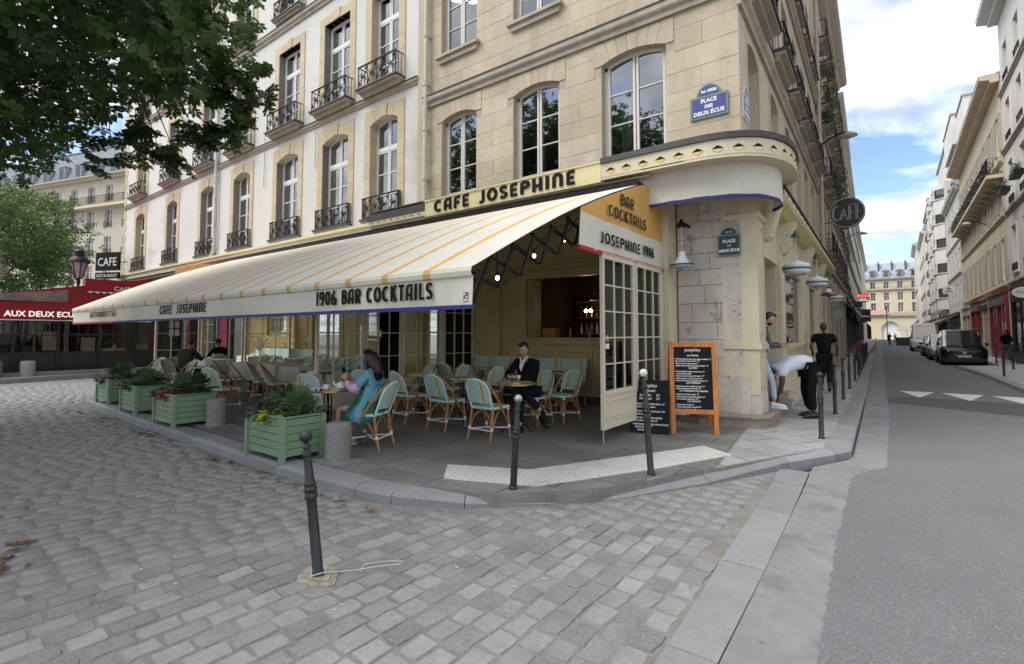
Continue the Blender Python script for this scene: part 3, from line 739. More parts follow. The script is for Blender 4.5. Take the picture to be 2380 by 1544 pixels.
for i in range(len(KP)-1):
    a,b_ = KP[i],KP[i+1]; ia, ib = KW[i],KW[i+1]
    d = Vector((b_[0]-a[0],b_[1]-a[1])); 
    if d.length < .05: continue
    d.normalize(); g = .004
    def sh(p,s): return (p[0]+d.x*s+4, p[1]+d.y*s-6)
    A,B,IA,IB = sh(a,g),sh(b_,-g),sh(ia,g),sh(ib,-g); ha,hb = kh(a),kh(b_); dz = q.uniform(-.003,.003)
    mA = (A[0]*.86+IA[0]*.14, A[1]*.86+IA[1]*.14); mB_ = (B[0]*.86+IB[0]*.14, B[1]*.86+IB[1]*.14)
    v = [(*A,-.06),(*B,-.06),(*IB,-.06),(*IA,-.06),(*A,max(.005,ha-.03)+dz),(*B,max(.005,hb-.03)+dz),(*mB_,hb+.004+dz),(*mA,ha+.004+dz),(*IB,.118+dz),(*IA,.118+dz)]
    m = MB(); m.add(v,[(0,1,5,4),(4,5,6,7),(7,6,8,9),(1,2,8,6,5),(3,0,4,7,9),(2,3,9,8),(0,3,2,1)])
    m.build('kerb_stone', M_GRAN, pav, True)
# opposite side of the street
rp = [(2.78,19),(2.7,24.5),(2.5,29),(2.3,31.5),(4.0,33.0),(4.1,60),(2.6,64),(2.7,110),(3.9,165),(8,165),(8,12),(3.4,13.5),(3.0,16)]
sheet('street_pavement', [rp], .10, M_SLABL, th=.16)
sheet('parking_bay', [[(2.3,31.5),(4.0,33.0),(4.1,60),(2.6,64),(2.05,60),(2.05,40),(2.2,33)]], .012, mat('bay_setts', (.17,.165,.16),.85,.15,3,.004,30), th=.05)
rk = thing('street_kerb', 'pale stone kerb along the far side of the side street', 'kerb', (2.7,24,0))
RK = resample([(3.45,13.4),(3.0,16),(2.78,19),(2.7,24.5),(2.5,29),(2.3,31.5),(4.0,33.0)],1.3); RI = [(x+.28,y) for x,y in RK]
for i in range(len(RK)-1):
    P_ = [RK[i],RI[i],RI[i+1],RK[i+1]]; P_ = [(x-2.7,y-24) for x,y in P_]
    MB().prism(shrink(P_[::1],.005),-.05,.115).build('kerb_stone', M_GRAN, rk)
# tactile strip with studs
tp = [(-3.85,3.84),(-4.12,4.17),(-3.27,4.60),(-2.05,6.98),(-1.59,6.65),(-2.16,5.43),(-2.9,4.16),(-3.68,3.74)]
ts = thing('tactile_paving', 'white studded warning strip set in the pavement before the crossing', 'tactile strip', (-2.9,4.9,.12))
t1 = [(-3.75,3.80),(-2.842,4.148),(-3.232,4.608),(-4.10,4.22)]; t2 = [(-2.84,4.15),(-2.16,5.43),(-1.62,6.66),(-2.05,6.95),(-3.23,4.61)]
for t in (t1,t2):
    b = MB(); pl = [(x+2.9,y-4.9) for x,y in t]; b.prism(pl,-.02,.009)
    dx = Vector((t[1][0]-t[0][0], t[1][1]-t[0][1])).normalized() if t is t1 else Vector((-1.59+2.84,6.65-4.15)).normalized(); dn = Vector((-dx.y,dx.x))
    o0 = Vector(t[0])
    for i in range(-2,60):
        for j in range(-12,14):
            p = o0+dx*(.035+i*.062)+dn*(.03+j*.062+(i%2)*.031)
            if inside((p.x,p.y), shrink(t,.03)):
                x,y = p.x+2.9,p.y-4.9; r_ = .0135
                b.add([(x-r_,y,.009),(x,y-r_,.009),(x+r_,y,.009),(x,y+r_,.009),(x-r_*.6,y,.0145),(x,y-r_*.6,.0145),(x+r_*.6,y,.0145),(x,y+r_*.6,.0145)],[(4,5,6,7),(0,1,5,4),(1,2,6,5),(2,3,7,6),(3,0,4,7)],1)
    b.build('studded_panel', [M_TACT, mat('worn_shadowed_stud',(0.34,0.33,0.31),.7,.25,12)], ts)  # studs coloured darker both for wear and for their shadowed look
# ---------------------------------------------------------------- cafe building (corner house)
def shift(ws, d): return [(w[0]+d, w[1]+d)+tuple(w[2:]) for w in ws]
cafe = thing('cafe_building', 'beige limestone corner house above the cafe with arched first-floor windows', 'building', (-6,9,0))
fl1 = [(-9.02,-7.86,4.40,7.14,.13),(-6.74,-5.52,4.40,7.14,.13),(-4.52,-3.20,4.40,7.14,.13)]
fl2 = [(-9.06,-7.86,8.72,11.3,0),(-6.74,-5.52,8.72,11.3,0),(-4.46,-3.26,8.72,11.3,0)]
fl3 = [(a,b,12.7,14.9,0) for a,b,_,_,_ in fl2]
W1 = shift(fl1+fl2+fl3, 6)
wall_mesh('wall', -3.88, 4.07, 4.2, 16.0, W1, M_JOINT, thick=.30, parent=cafe, y=.004)
cutw = []
for w in shift(fl1,6): cutw += [w, (w[0]-.16,w[1]+.16,w[3]-.13,w[3]+.34)]
ashlar(cafe, -3.60, 4.07, 4.2, 7.5, cutw, .38, 1.05, M_STONE, 4, limit=120, g=.003, pr=.005)
ashlar(cafe, -3.60, 4.07, 7.76, 12.3, shift(fl2,6), .40, 1.1, M_STONE, 5, limit=110, g=.003, pr=.005)
MB().box(-3.60,4.07,-.01,.003,12.3,12.7).build('frieze', M_STONE, cafe); ashlar(cafe, -3.60, 4.07, 12.7, 16.0, shift(fl3,6), .5, 1.3, M_STONE, 6, limit=0, name='stone_block')
string_course(cafe, -3.62, 4.16, 7.5, .26, .13)
string_course(cafe, -3.62, 4.16, 12.3, .26, .13)
string_course(cafe, -3.9, 4.25, 16.0, .5, .4, name='cornice')
for w in shift(fl1,6):
    surround(cafe, w[0], w[1], w[2], w[3]-5, .17, .16, M_STONE, top_extra=.34, pr=.012) if False else None
    for me in [None]:
        key = ('sa',round(w[1]-w[0],3),.17,.16)
    # arch stones only
    n = 7; ww = w[1]-w[0]; f = lambda x: -.13*((x-ww/2)/(ww/2))**2
    for k in range(n):
        p0, p1 = ww*k/n, ww*(k+1)/n; o0, o1 = -.16+(ww+.32)*k/n, -.16+(ww+.32)*(k+1)/n; gg = .004
        if k == 0: poly = [(0,-.13),(p1-gg,f(p1)),(o1-gg,.33),(-.155,.33),(-.155,-.13)]
        elif k == n-1: poly = [(p0+gg,f(p0)),(ww,-.13),(ww+.155,-.13),(ww+.155,.33),(o0+gg,.33)]
        else: poly = [(p0+gg,f(p0)),(p1-gg,f(p1)),(o1-gg,.33),(o0+gg,.33)]
        MB().prism(poly,-.013,.02,'y').build('arch_stone', M_STONE, cafe, loc=(w[0],0,w[3]))
    window(cafe, w[0], w[1], w[2], w[3], y=.16, cols=2, rows=4, rise=.13, fm=M_BFR, curtain=0, fw=.07, bar=.022)
for i,w in enumerate(shift(fl2,6)):
    window(cafe, w[0], w[1], w[2], w[3], y=.16, cols=2, rows=4, fm=M_BFR, curtain=[2,4,2][i], fw=.07, bar=.022)
    b = MB(); b.box(w[0]-.12,w[1]+.12,-.13,.2,w[2]-.07,w[2]); b.prism([(w[0]-.02,w[2]-.2),(w[1]+.02,w[2]-.2),(w[1]+.08,w[2]-.07),(w[0]-.08,w[2]-.07)],-.075,.0,'y'); b.build('window_sill', M_CORN, cafe)
for w in shift(fl3,6):
    window(cafe, w[0], w[1], w[2], w[3], y=.2, cols=2, rows=3, fm=M_BFR, panes=False); MB().box(w[0]-.1,w[1]+.1,-.1,.2,w[2]-.07,w[2]).build('window_sill', M_CORN, cafe)
MB().quad((-3.8,.75,4.2),(3.9,.75,4.2),(3.9,.75,15.9),(-3.8,.75,15.9)).build('interior', M_ROOM, cafe)
for k,(x,d) in enumerate([(-2.55,.3),(-.35,.3),(1.75,.3)]):
    b = MB(); pts = [(x+.03*i, .34+.03*math.sin(i*1.7)) for i in range(9)]
    for i in range(8): b.quad((pts[i][0],pts[i][1],4.4),(pts[i+1][0],pts[i+1][1],4.4),(pts[i+1][0],pts[i+1][1],7.0),(pts[i][0],pts[i][1],7.0))
    b.build('curtain', M_CURT, cafe)
# pilaster strip and downpipe at the joint with the white house
MB().box(-3.88,-3.60,-.05,.0,4.2,12.3).build('corner_strip', M_STONE, cafe)
b = MB(); b.tube([(-3.50,-.12,4.35),(-3.50,-.12,16.2)], .062, 12, False)
for z in (4.9,5.6,6.9,8.1,9.4,10.9,12.6,14.2): b.lathe([(.062,-.05),(.078,-.045),(.078,.045),(.062,.05)], 12, (-3.50,-.12,z)); b.box(-3.53,-3.47,-.12,0,z-.02,z+.02)
b.build('downpipe', M_PIPE, cafe, True)
# side wall along the side street
SA = R(91.1)
sidew = thing('side_facade', None, None, (-1.93,9,0), SA)
for k in ('label','category'):
    if k in sidew: del sidew[k]
sidew.parent = None
# the side wall belongs to the same house: parts hang from the house root through local transforms
Ms = Matrix.Translation((4.07,0,0)) @ Matrix.Rotation(SA,4,'Z')
bpy.data.objects.remove(sidew)
SIDE_PARTS = []
class SideRoot: pass
n_before = set(o.name for o in bpy.data.objects)
tmp = bpy.data.objects.new('tmp_root', None); C.objects.link(tmp)
cs = [1.2,3.62,5.85,7.92,9.95,12.05]
s1 = [(c-.6,c+.6,4.4,7.02,.17) for c in cs]; s2 = [(c-.58,c+.58,7.66,10.3,0) for c in cs]; s3 = [(c-.56,c+.56,11.2,13.6,0) for c in cs]
wall_mesh('wall', 0, 14.3, 4.0, 16.0, s1+s2+s3, M_STONE2, thick=.34, parent=tmp)
for zz in (4.0,):
    ashlar(tmp, 0.02, .6, 4.2, 7.2, [], .38, .9, M_STONE2, 9, limit=20, g=.004, pr=.008)
string_course(tmp, -.10, 14.3, 7.2, .34, .14); string_course(tmp, -.10, 14.3, 10.75, .3, .14); string_course(tmp, -.3, 14.3, 15.9, .6, .45, name='cornice')
for i,w in enumerate(s1):
    window(tmp, *w[:4], y=.24, cols=2, rows=4, rise=.17, fm=M_BFR, gm=G_DARK, panes=(i<2)); MB().prism([(w[0]-.12,w[2]),(w[0],w[2]),(w[0],w[3]-.17),(w[0]-.12,w[3]-.1)],-.02,.0,'y').build('jamb_moulding', M_STONE2, tmp)
for i,w in enumerate(s2):
    window(tmp, *w[:4], y=.24, cols=2, rows=4, fm=M_BFR, gm=G_DARK, panes=(i<2)); balcony(tmp, w[0], w[1], w[2]+.02, .62, .34, side=.24)
for i,w in enumerate(s3): window(tmp, *w[:4], y=.24, cols=2, rows=4, fm=M_BFR, gm=G_DARK, panes=False); balcony(tmp, w[0], w[1], w[2]+.02, .5, .2, side=.15)
b = MB(); b.tube([(14.15,-.14,0.3),(14.15,-.14,16)],.07,10,False)
for z in (3,5.5,8,10.5,13): b.lathe([(.07,-.05),(.09,-.04),(.09,.04),(.07,.05)],10,(14.15,-.14,z))
b.build('downpipe', M_PIPE, tmp, True)
for o in [o for o in bpy.data.objects if o.parent is tmp]:
    o.parent = cafe; o.matrix_local = Ms @ o.matrix_basis
bpy.data.objects.remove(tmp)
# upper roof
MB().prism([(-3.9,-.3),(4.3,-.3),(4.3,7),(-3.9,7)],16.5,16.6).build('roof', M_ZINC, cafe)
# bare stone corner pillar under the canopy
M_PIL = mat('scraped_pillar_stone', (0.52,0.475,0.395), 0.9, 0.12, 1.6, 0.010, 12, objvar=0.06, spots=[((0.25,0.225,0.19),2.6,0.585,0.03,0.75),((0.36,0.31,0.235),1.1,0.46,0.2,0.6),((0.60,0.57,0.5),1.9,0.55,0.06,0.5),((0.05,0.045,0.04),7.0,0.66,0.02,0.9)], streak=((0.4,0.36,0.3),0.3))
MB().box(2.95,4.02,.012,.5,.30,4.2).build('pillar_core', M_JOINT, cafe)
ashlar(cafe, 2.95, 4.02, .92, 4.16, [], .30, .62, M_PIL, 12, g=.0025, pr=.007, dep=.012)
bb = MB(); bb.prism([(2.9,-.07),(4.0,-.08),(4.12,-.02),(4.16,.15),(4.16,.5),(2.9,.5)],.30,.92); bb.build('pillar_plinth', M_PIL, cafe)
Mq = Matrix.Translation((4.03,0,0)) @ Matrix.Rotation(SA,4,'Z')
# ---------------------------------------------------------------- white plastered house
white = thing('plaster_building', 'long white plastered house with yellow stone window surrounds and black iron balconies', 'building', (-21,9,0))
oc = [(-11.92,-10.72),(-14.34,-12.98),(-17.16,-15.78),(-20.42,-19.12),(-23.42,-22.14),(-27.15,-25.98),(-31.35,-30.1)]
oc = [(a+21,b+21) for a,b in oc]
q1 = [(a,b,4.86,7.78,.16) for a,b in oc]; q2 = [(a,b,8.66,11.55,0) for a,b in oc]; q3 = [(a,b,12.78,15.2,0) for a,b in oc]
wall_mesh('wall', -12.3, 11.12, 4.25, 16.4, q1+q2+q3, M_PLAST, thick=.34, parent=white)
MB().box(-12.3,-11.3,.0,.3,.1,4.25).build('base_wall', M_PLAST, white)
for i,(w,v,u_) in enumerate(zip(q1,q2,q3)):
    surround(white, *w[:4], .16, .27); surround(white, *v[:4], 0, .27, top_extra=.28); surround(white, *u_[:4], 0, .25)
    cur = [4,2,1,4,2,1,2][i]
    window(white, *w[:4], y=.21, cols=2, rows=3, transom=.70, rise=.16, curtain=3 if i < 2 else cur, panes=True)
    window(white, *v[:4], y=.21, cols=2, rows=3, transom=.72, curtain=2 if i < 4 else 1)
    window(white, *u_[:4], y=.21, cols=2, rows=3, transom=.72, curtain=1, panes=False)
    balcony(white, w[0], w[1], w[2]+.02, .62, .12, side=.20); balcony(white, v[0], v[1], v[2]+.0, .66, .30, side=.24); balcony(white, u_[0], u_[1], u_[2]+.0, .6, .2, side=.15)
string_course(white, -12.3, 11.12, 8.30, .15, .09); string_course(white, -12.3, 11.12, 12.28, .22, .12); string_course(white, -12.3, 11.12, 16.4, .5, .4, name='cornice')
MB().quad((-12.2,.9,4.3),(11,.9,4.3),(11,.9,16.3),(-12.2,.9,16.3)).build('interior', M_ROOM, white)
b = MB(); b.tube([(-.78,-.12,16.3),(-.78,-.12,5.0),(-.85,-.14,4.85),(-.98,-.15,4.7),(-1.0,-.15,4.3)],.062,10,False)
for z in (5.2,6.6,8.0,9.6,11.2,13): b.lathe([(.062,-.04),(.08,-.035),(.08,.035),(.062,.04)],10,(-.78,-.12,z))
b.build('downpipe', M_WPIPE, white, True)
b = MB()
for z in range(0,40):     # toothed quoins at the far edge
    zz = 4.5+z*.3
    if zz > 16: break
    b.box(-12.32,-12.32+(.42 if z%2 else .26),-.02,.01,zz+.005,zz+.295)
b.build('corner_quoins', M_SURR, white, kind='stuff')
for x,z in [(6.3,8.6),(3.0,8.6)]:
    bb = MB(); bb.tube([(x,-.05,8.9),(x,-.05,6.9)],.012,6); bb.build('rain_rod', M_ZINC, white)
MB().prism([(-12.3,0),(11.12,0),(11.12,5),(-12.3,5)],16.92,17.0).build('roof', M_ZINC, white)
# far end wall of the white house
MB().box(-12.3,-12.25,.01,9,0.1,16.4).build('end_wall', M_PLAST, white)
# shop mould above the awning on the white house
b = MB(); b.box(-12.3,10.0,-.22,-.001,4.42,4.62); b.box(-12.3,10.0,-.30,-.001,4.62,4.70); b.build('shop_cornice', M_CREAM, white)
# ---------------------------------------------------------------- street houses
def street_house(name, label, origin, rotz, L, H, floors, mats, n_win, ww=1.1, wh=1.9, gf=4.0, shutters=None, rail=0, rail_out=.0, strings=None, cornice=.35, roof='flat', roofh=3.0, side_depth=9, pane_rows=3, curtain=0, win_off=0, glass_m=None, wname='window', gfm=None, seed=1, doors=True, sash=None, surr=None):
    t = thing(name, label, 'building', (origin[0],origin[1],0), rotz)
    wm, sm = mats; sp = L/n_win; ws = []
    for fi,(z0,hh) in enumerate(floors):
        for i in range(n_win):
            c = sp*(i+.5)+win_off; ws.append((c-ww/2, c+ww/2, z0, z0+hh, 0))
    wall_mesh('wall', 0, L, 0, H, ws, wm, thick=.25, parent=t)
    MB().quad((.02,.6,0),(L-.02,.6,0),(L-.02,.6,H),(.02,.6,H)).build('interior', M_ROOM, t)
    MB().box(0,.02,.001,side_depth,0,H-.01).build('end_wall', wm, t); MB().box(L-.02,L,.001,side_depth,0,H-.01).build('end_wall', wm, t)
    for j,w in enumerate(ws):
        window(t, *w[:4], y=.17, cols=2, rows=pane_rows, panes=False, gm=glass_m or G_DARK, fm=sash or M_WFR, curtain=curtain)
        if surr:
            key = ('hs',round(ww,2),round(w[3]-w[2],2),surr.name)
            if key not in WCACHE:
                bb = MB(); h_ = w[3]-w[2]; bb.box(-.14,0,-.04,.0,0,h_+.14); bb.box(ww,ww+.14,-.04,.0,0,h_+.14); bb.box(0,ww,-.04,.0,h_,h_+.14); bb.box(-.2,ww+.2,-.10,.0,-.1,0)
                WCACHE[key] = bb.mesh('window_surround', surr)
            obj('window_surround', WCACHE[key], t, (w[0],0,w[2]))
        if shutters:
            key = ('sh',round(ww,2),round(w[3]-w[2],2),shutters.name)
            if key not in WCACHE:
                h_ = w[3]-w[2]; bb = MB(); n = int(h_/.09); s_ = ww*.48
                bb.box(0,.05,-.05,-.015,0,h_); bb.box(s_-.05,s_,-.05,-.015,0,h_)
                for k in range(n): z_ = h_*k/n; bb.box(.05,s_-.05,-.046 if k%2 else -.036,-.018,z_,z_+h_/n*.8)
                WCACHE[key] = bb.mesh('shutter', shutters)
            obj('shutter', WCACHE[key], t, (w[0]-ww*.49,0,w[2])); obj('shutter', WCACHE[key], t, (w[1]+.01,0,w[2]))
        if rail: balcony(t, w[0], w[1], w[2]+.01, .75 if rail > 1 else .4, max(.06,rail_out), slab=rail_out>.15, style=0 if rail == 3 else 1, side=.12)
    for z in (strings or []): string_course(t, 0, L, z, .22, .14, m=sm, flash=False)
    if cornice: string_course(t, -.05, L+.05, H-.45, .45, cornice, m=wm, name='cornice')
    if roof == 'mansard':
        b = MB(); b.add([(0,.2,H),(L,.2,H),(L,1.6,H+roofh),(0,1.6,H+roofh),(0,side_depth,H+roofh+.8),(L,side_depth,H+roofh+.8),(0,side_depth,H),(L,side_depth,H)],[(0,1,2,3),(3,2,5,4),(0,3,4,6),(1,7,5,2)])
        b.build('roof', M_SLATE, t)
        for i in range(n_win):
            c = sp*(i+.5); d = MB(); d.box(c-.6,c+.6,.25,1.7,H+.3,H+2.0); d.box(c-.7,c+.7,.15,1.8,H+2.0,H+2.12); d.build('dormer', M_ZINC, t)
            MB().box(c-.42,c+.42,.22,.26,H+.5,H+1.85).build('dormer_window', G_DARK, t)
    else:
        b = MB(); b.box(-.02,L+.02,-.1,side_depth,H,H+.12); b.build('roof', M_ZINC, t)
    return t
LX = lambda s: (-1.93-s*.0192, 9+s*.9998)
M_OFF = mat('offwhite_render', (0.64,0.62,0.58), 0.9, 0.06, .6, streak=((0.38,0.36,0.34),0.4))
M_GREYR = mat('grey_render', (0.62,0.60,0.56), 0.9, 0.06, .6, streak=((0.42,0.40,0.37),0.4))
M_PINK = mat('pinkish_render', (0.56,0.50,0.43), 0.9, 0.06, .6, streak=((0.33,0.29,0.26),0.4))
M_BEIGE = mat('warm_beige_stone', (0.62,0.52,0.385), 0.88, 0.07, .8, streak=((0.30,0.25,0.19),0.45))
M_PARIS = mat('cream_paris_stone', (0.60,0.51,0.37), 0.88, 0.05, .8)
M_SHUT = mat('grey_beige_shutter', (0.45,0.42,0.37), 0.6, 0.05, 2)
# left side of the street, beyond the cafe house
o1 = LX(14.3)
h2 = street_house('town_house', 'tall grey-beige house with planted iron balconies right behind the cafe house', o1, SA, 13.5, 17.2, [(4.9,2.3),(8.0,2.3),(11.0,2.2),(13.8,1.9)], (M_PINK, M_CORN), 6, ww=1.15, rail=3, rail_out=.42, strings=[4.3,7.6,10.6], cornice=.7, curtain=0)
o2 = LX(27.8)
h3 = street_house('town_house', 'narrow pale house behind the balconied house with an aerial on its roof', o2, R(91.6), 15, 16.6, [(4.7,2.1),(7.7,2.1),(10.7,2.0),(13.4,1.7)], (M_OFF, M_CORN), 6, ww=1.0, rail=2, rail_out=.2, strings=[4.2], cornice=.5)
o3 = (-2.95,51.7)
h4 = street_house('town_house', 'light grey house in the middle of the left street row above the pizza sign', o3, R(91.4), 22, 17.6, [(4.7,2.1),(7.7,2.1),(10.7,2.0),(13.6,1.8)], (M_GREYR, M_CORN), 8, ww=1.0, rail=2, rail_out=.1, strings=[4.2,10.2], cornice=.45)
o4 = (-3.5,73.7)
h5 = street_house('town_house', 'cream house in the left street row next to last before the arcade', o4, R(91.2), 35, 17.0, [(4.7,2.1),(7.7,2.1),(10.7,2.0),(13.6,1.8)], (M_OFF, M_CORN), 11, ww=1.0, rail=2, rail_out=.1, strings=[4.2], cornice=.5, roof='mansard')
o5 = (-4.2,108.7)
h6 = street_house('town_house', 'last pale house on the left of the street before the arcaded palace front', o5, R(91.0), 45, 17.5, [(4.7,2.1),(7.7,2.1),(10.7,2.0),(13.6,1.8)], (M_GREYR, M_CORN), 12, ww=1.0, strings=[4.2], cornice=.5)
# right side of the street (local x runs back towards the camera)
MR = R(-90)
rA = street_house('town_house', 'grey house at the right edge of the photo with flower boxes on its sills', (5.3,38.6), MR, 24, 19.5, [(4.9,2.4),(8.5,2.3),(11.9,2.2),(15.2,2.0)], (M_GREYR, M_CORN), 8, ww=1.15, strings=[4.2,8.1,11.5,14.8], cornice=.9, rail=1, surr=M_OFF, win_off=.3)
rB = street_house('town_house', 'warm beige stone house with open shutters and a long planted balcony', (5.35,61.4), R(-90.2), 22.7, 16.3, [(4.7,2.4),(8.6,2.2),(12.0,2.2)], (M_BEIGE, M_BEIGE), 8, ww=1.15, shutters=M_SHUT, strings=[4.2,8.1,11.2], cornice=.85, sash=M_BFR)
rC = street_house('town_house', 'smooth white house between the beige house and the rounded concrete bays', (5.3,75.2), MR, 13.7, 15.4, [(4.8,1.9),(7.8,1.9),(10.8,1.9)], (M_PLAST, M_OFF), 4, ww=1.1, strings=[7.2,10.3], cornice=.4, roof='mansard', roofh=5.0)
rE = street_house('town_house', 'narrow ochre house with iron balconies beyond the concrete bays', (5.2,109.5), R(-90.3), 16, 20.5, [(4.8,2.1),(7.9,2.1),(11.0,2.1),(14.0,2.1),(17.0,1.8)], (M_BEIGE, M_CORN), 5, ww=1.1, rail=2, rail_out=.3, cornice=.5, roof='mansard', roofh=2.5)
rF = street_house('town_house', 'cream house with a grey drainpipe far down the right side of the street', (5.0,131), R(-90.5), 21.5, 19, [(4.8,2.1),(7.9,2.1),(11.0,2.1),(14.0,2.1)], (M_OFF, M_CORN), 7, ww=1.0, rail=2, rail_out=.1, cornice=.5, roof='mansard', roofh=3)
rG = street_house('town_house', 'grey stone corner house at the far right end of the street', (4.7,153), R(-90.7), 22, 20, [(4.8,2.1),(7.9,2.1),(11.0,2.1),(14.0,2.1)], (M_GREYR, M_CORN), 7, ww=1.0, strings=[4.2,10.5], cornice=.6)
# concrete house with rounded bays
rD = thing('concrete_building', 'grey concrete house with canted window bays and rounded top floor', 'building', (5.3,93.5,0), MR)
MB().box(0,18.3,.0,9,0,19).build('wall', M_GREYR, rD); MB().box(.3,18.0,.6,9,19,24.2).build('upper_storey', M_GREYR, rD); MB().box(.1,18.1,.4,9,24.2,24.5).build('roof', M_ZINC, rD)
for i in range(3):
    x0 = 1.0+i*5.7
    for k in range(5):
        z = 4.4+k*2.9
        b = MB(); pl = [(x0,-.02),(x0+1.0,-.95),(x0+4.0,-.95),(x0+5.0,-.02)]; b.prism(pl,z,z+1.25); b.prism([(x0-.1,-.02),(x0+.95,-1.08),(x0+4.05,-1.08),(x0+5.1,-.02)],z+1.25,z+1.35); b.prism(pl,z+2.45,z+2.9); b.build('bay_apron', M_GREYR, rD)
        g = MB(); g.prism([(x0+.15,-.02),(x0+1.05,-.85),(x0+3.95,-.85),(x0+4.85,-.02)],z+1.35,z+2.45); w_ = g.build('bay_window', G_DARK, rD)
        f = MB()
        for t in (0,): 
            for u_ in ((1.0,-.93),(4.0,-.93),(2.0,-.93),(3.0,-.93)): f.box(x0+u_[0]-.16,x0+u_[0]+.16,u_[1]-.0,u_[1]+.12,z+1.35,z+2.45)
        f.build('mullion', M_GREYR, w_)
# arcaded end building
eb = thing('arcade_building', 'cream stone palace front with arcades and a slate mansard roof closing the street', 'building', (-34,172,0), 0)
M_SIGN0 = None
ews = []
for z0,hh in [(7.4,2.6),(10.6,2.3),(13.9,1.9)]:
    for i in range(22): c = 2+3*(i+.5)-.4; ews.append((c-.6,c+.6,z0,z0+hh,0))
arcs = []
for i in range(11):
    c = 33.7+ (i-5)*6.3; arcs.append((c-2.0,c+2.0,0,5.0,1.6))
wall_mesh('wall', 0, 68, 0, 16.2, ews+arcs, M_PARIS, thick=.7, parent=eb)
for w in ews: window(eb, *w[:4], y=.3, cols=2, rows=3, panes=False, gm=G_DARK)
MB().quad((0,1.3,6),(68,1.3,6),(68,1.3,16.2),(0,1.3,16.2)).build('interior', M_ROOM, eb)
for i,w in enumerate(arcs):
    if i == 5: MB().box(w[0]-.2,w[1]+.2,.75,.85,0,5.0).build('white_hoarding', M_WFR, eb)
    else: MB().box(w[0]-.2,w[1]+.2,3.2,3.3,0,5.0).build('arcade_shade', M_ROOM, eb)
string_course(eb, 0,68,6.0,.35,.45); string_course(eb,0,68,13.3,.2,.3); string_course(eb,0,68,16.2,.5,.6,name='cornice')
obj('balcony_railing', railing_mesh(68,.9,.55,style=1), eb, (0,0,13.5)); obj('balcony_railing', railing_mesh(68,.9,.5,style=1), eb, (0,0,6.4))
obj('balcony_railing', railing_mesh(68,1.0,.3,style=1), eb, (0,0,16.7))
b = MB(); b.add([(0,.1,16.7),(68,.1,16.7),(68,3.2,21.2),(0,3.2,21.2),(0,9,22.0),(68,9,22.0)],[(0,1,2,3),(3,2,5,4)]); b.build('roof', mat('pale_mansard',(0.30,0.335,0.39),0.5,.1,.4,stretch=(1,1,.3)), eb)
for i in range(22):
    c = 2+3*(i+.5)-.4; b = MB(); b.box(c-.75,c+.75,.3,2.6,17.0,18.9); b.prism([(c-.9,18.9),(c+.9,18.9),(c,19.5)],.1,2.8,'y'); b.build('dormer', M_ZINC, eb); MB().box(c-.45,c+.45,.26,.3,17.3,18.7).build('dormer_window', G_DARK, eb)
    MB().box(c+1.2,c+1.5,1.6,3.4,17.2,21.6).build('roof_rib', M_LEAD, eb)
b = MB(); b.box(26,33,-.7,-.5,6.7,8.0); b.build('scaffold_banner', mat('faded_red_white_banner',(0.62,0.38,0.38),.8,.3,1.5), eb)
# ---------------------------------------------------------------- cafe front: canopy sign, marquee, awning
def panel(b, x0, x1, z0, z1, y, d=.012, w=.035, k=None):
    """raised moulding frame of a wainscot panel on a wall facing -y"""
    b.box(x0,x1,y-d,y,z0,z0+w,k); b.box(x0,x1,y-d,y,z1-w,z1,k); b.box(x0,x0+w,y-d,y,z0+w,z1-w,k); b.box(x1-w,x1,y-d,y,z0+w,z1-w,k)
    b.box(x0+w*1.6,x1-w*1.6,y-d*.5,y,z0+w*1.6,z1-w*1.6,k)
sign = thing('cafe_sign', 'long pale yellow fascia sign with black art deco letters above the striped awning', 'sign', (-6.1,8.4,3.9))
b = MB(); b.box(-2.18,2.18,-.66,-.60,.32,.66); b.box(-2.2,2.2,-.68,-.60,.66,.69); b.build('sign_board', M_SIGNY, sign)
b = MB(); b.box(-4.2,2.2,-.60,.59,.30,.64); b.build('canopy_box', M_CREAM, sign); MB().box(-4.25,2.2,-.62,.59,.69,.72).build('lead_flashing', M_LEAD, sign)
b = MB(); b.box(-4.2,-2.18,-.66,-.60,.36,.47); b.build('left_fascia', M_CREAM, sign); MB().box(-4.22,-2.18,-.67,-.60,.47,.64).build('dark_fascia_board', M_LEAD, sign)
dia = MB(); dia.add([(-.09,0,0),(.09,0,0),(0,0,.03)],[(0,1,2)],0); dia.add([(-.09,0,-.003),(0,0,-.035),(.09,0,-.003)],[(0,1,2)],1); dia_s = dia.mesh('painted_cutout',[M_BLACK,M_GOLD])
for i in range(8): obj('painted_cutout', dia_s, sign, (-4.05+i*.24,-.663,.415), (0,0,0), .7)
b = MB(); Ms_ = fr((-1.88,-.662,.385), (1,0,0), (0,0,1)); u = 0
for wd in ('CAFE','JOSEPHINE'):
    for ch in wd:
        bb = MB(); u2 = deco(bb, ch, u, 0, .245, Ms_, thick=.30, depth=.02, xs=1.72, gap=.0); bb.build('letter', M_BLACK, sign); u = u2+.245*1.72*.10
    u += .22
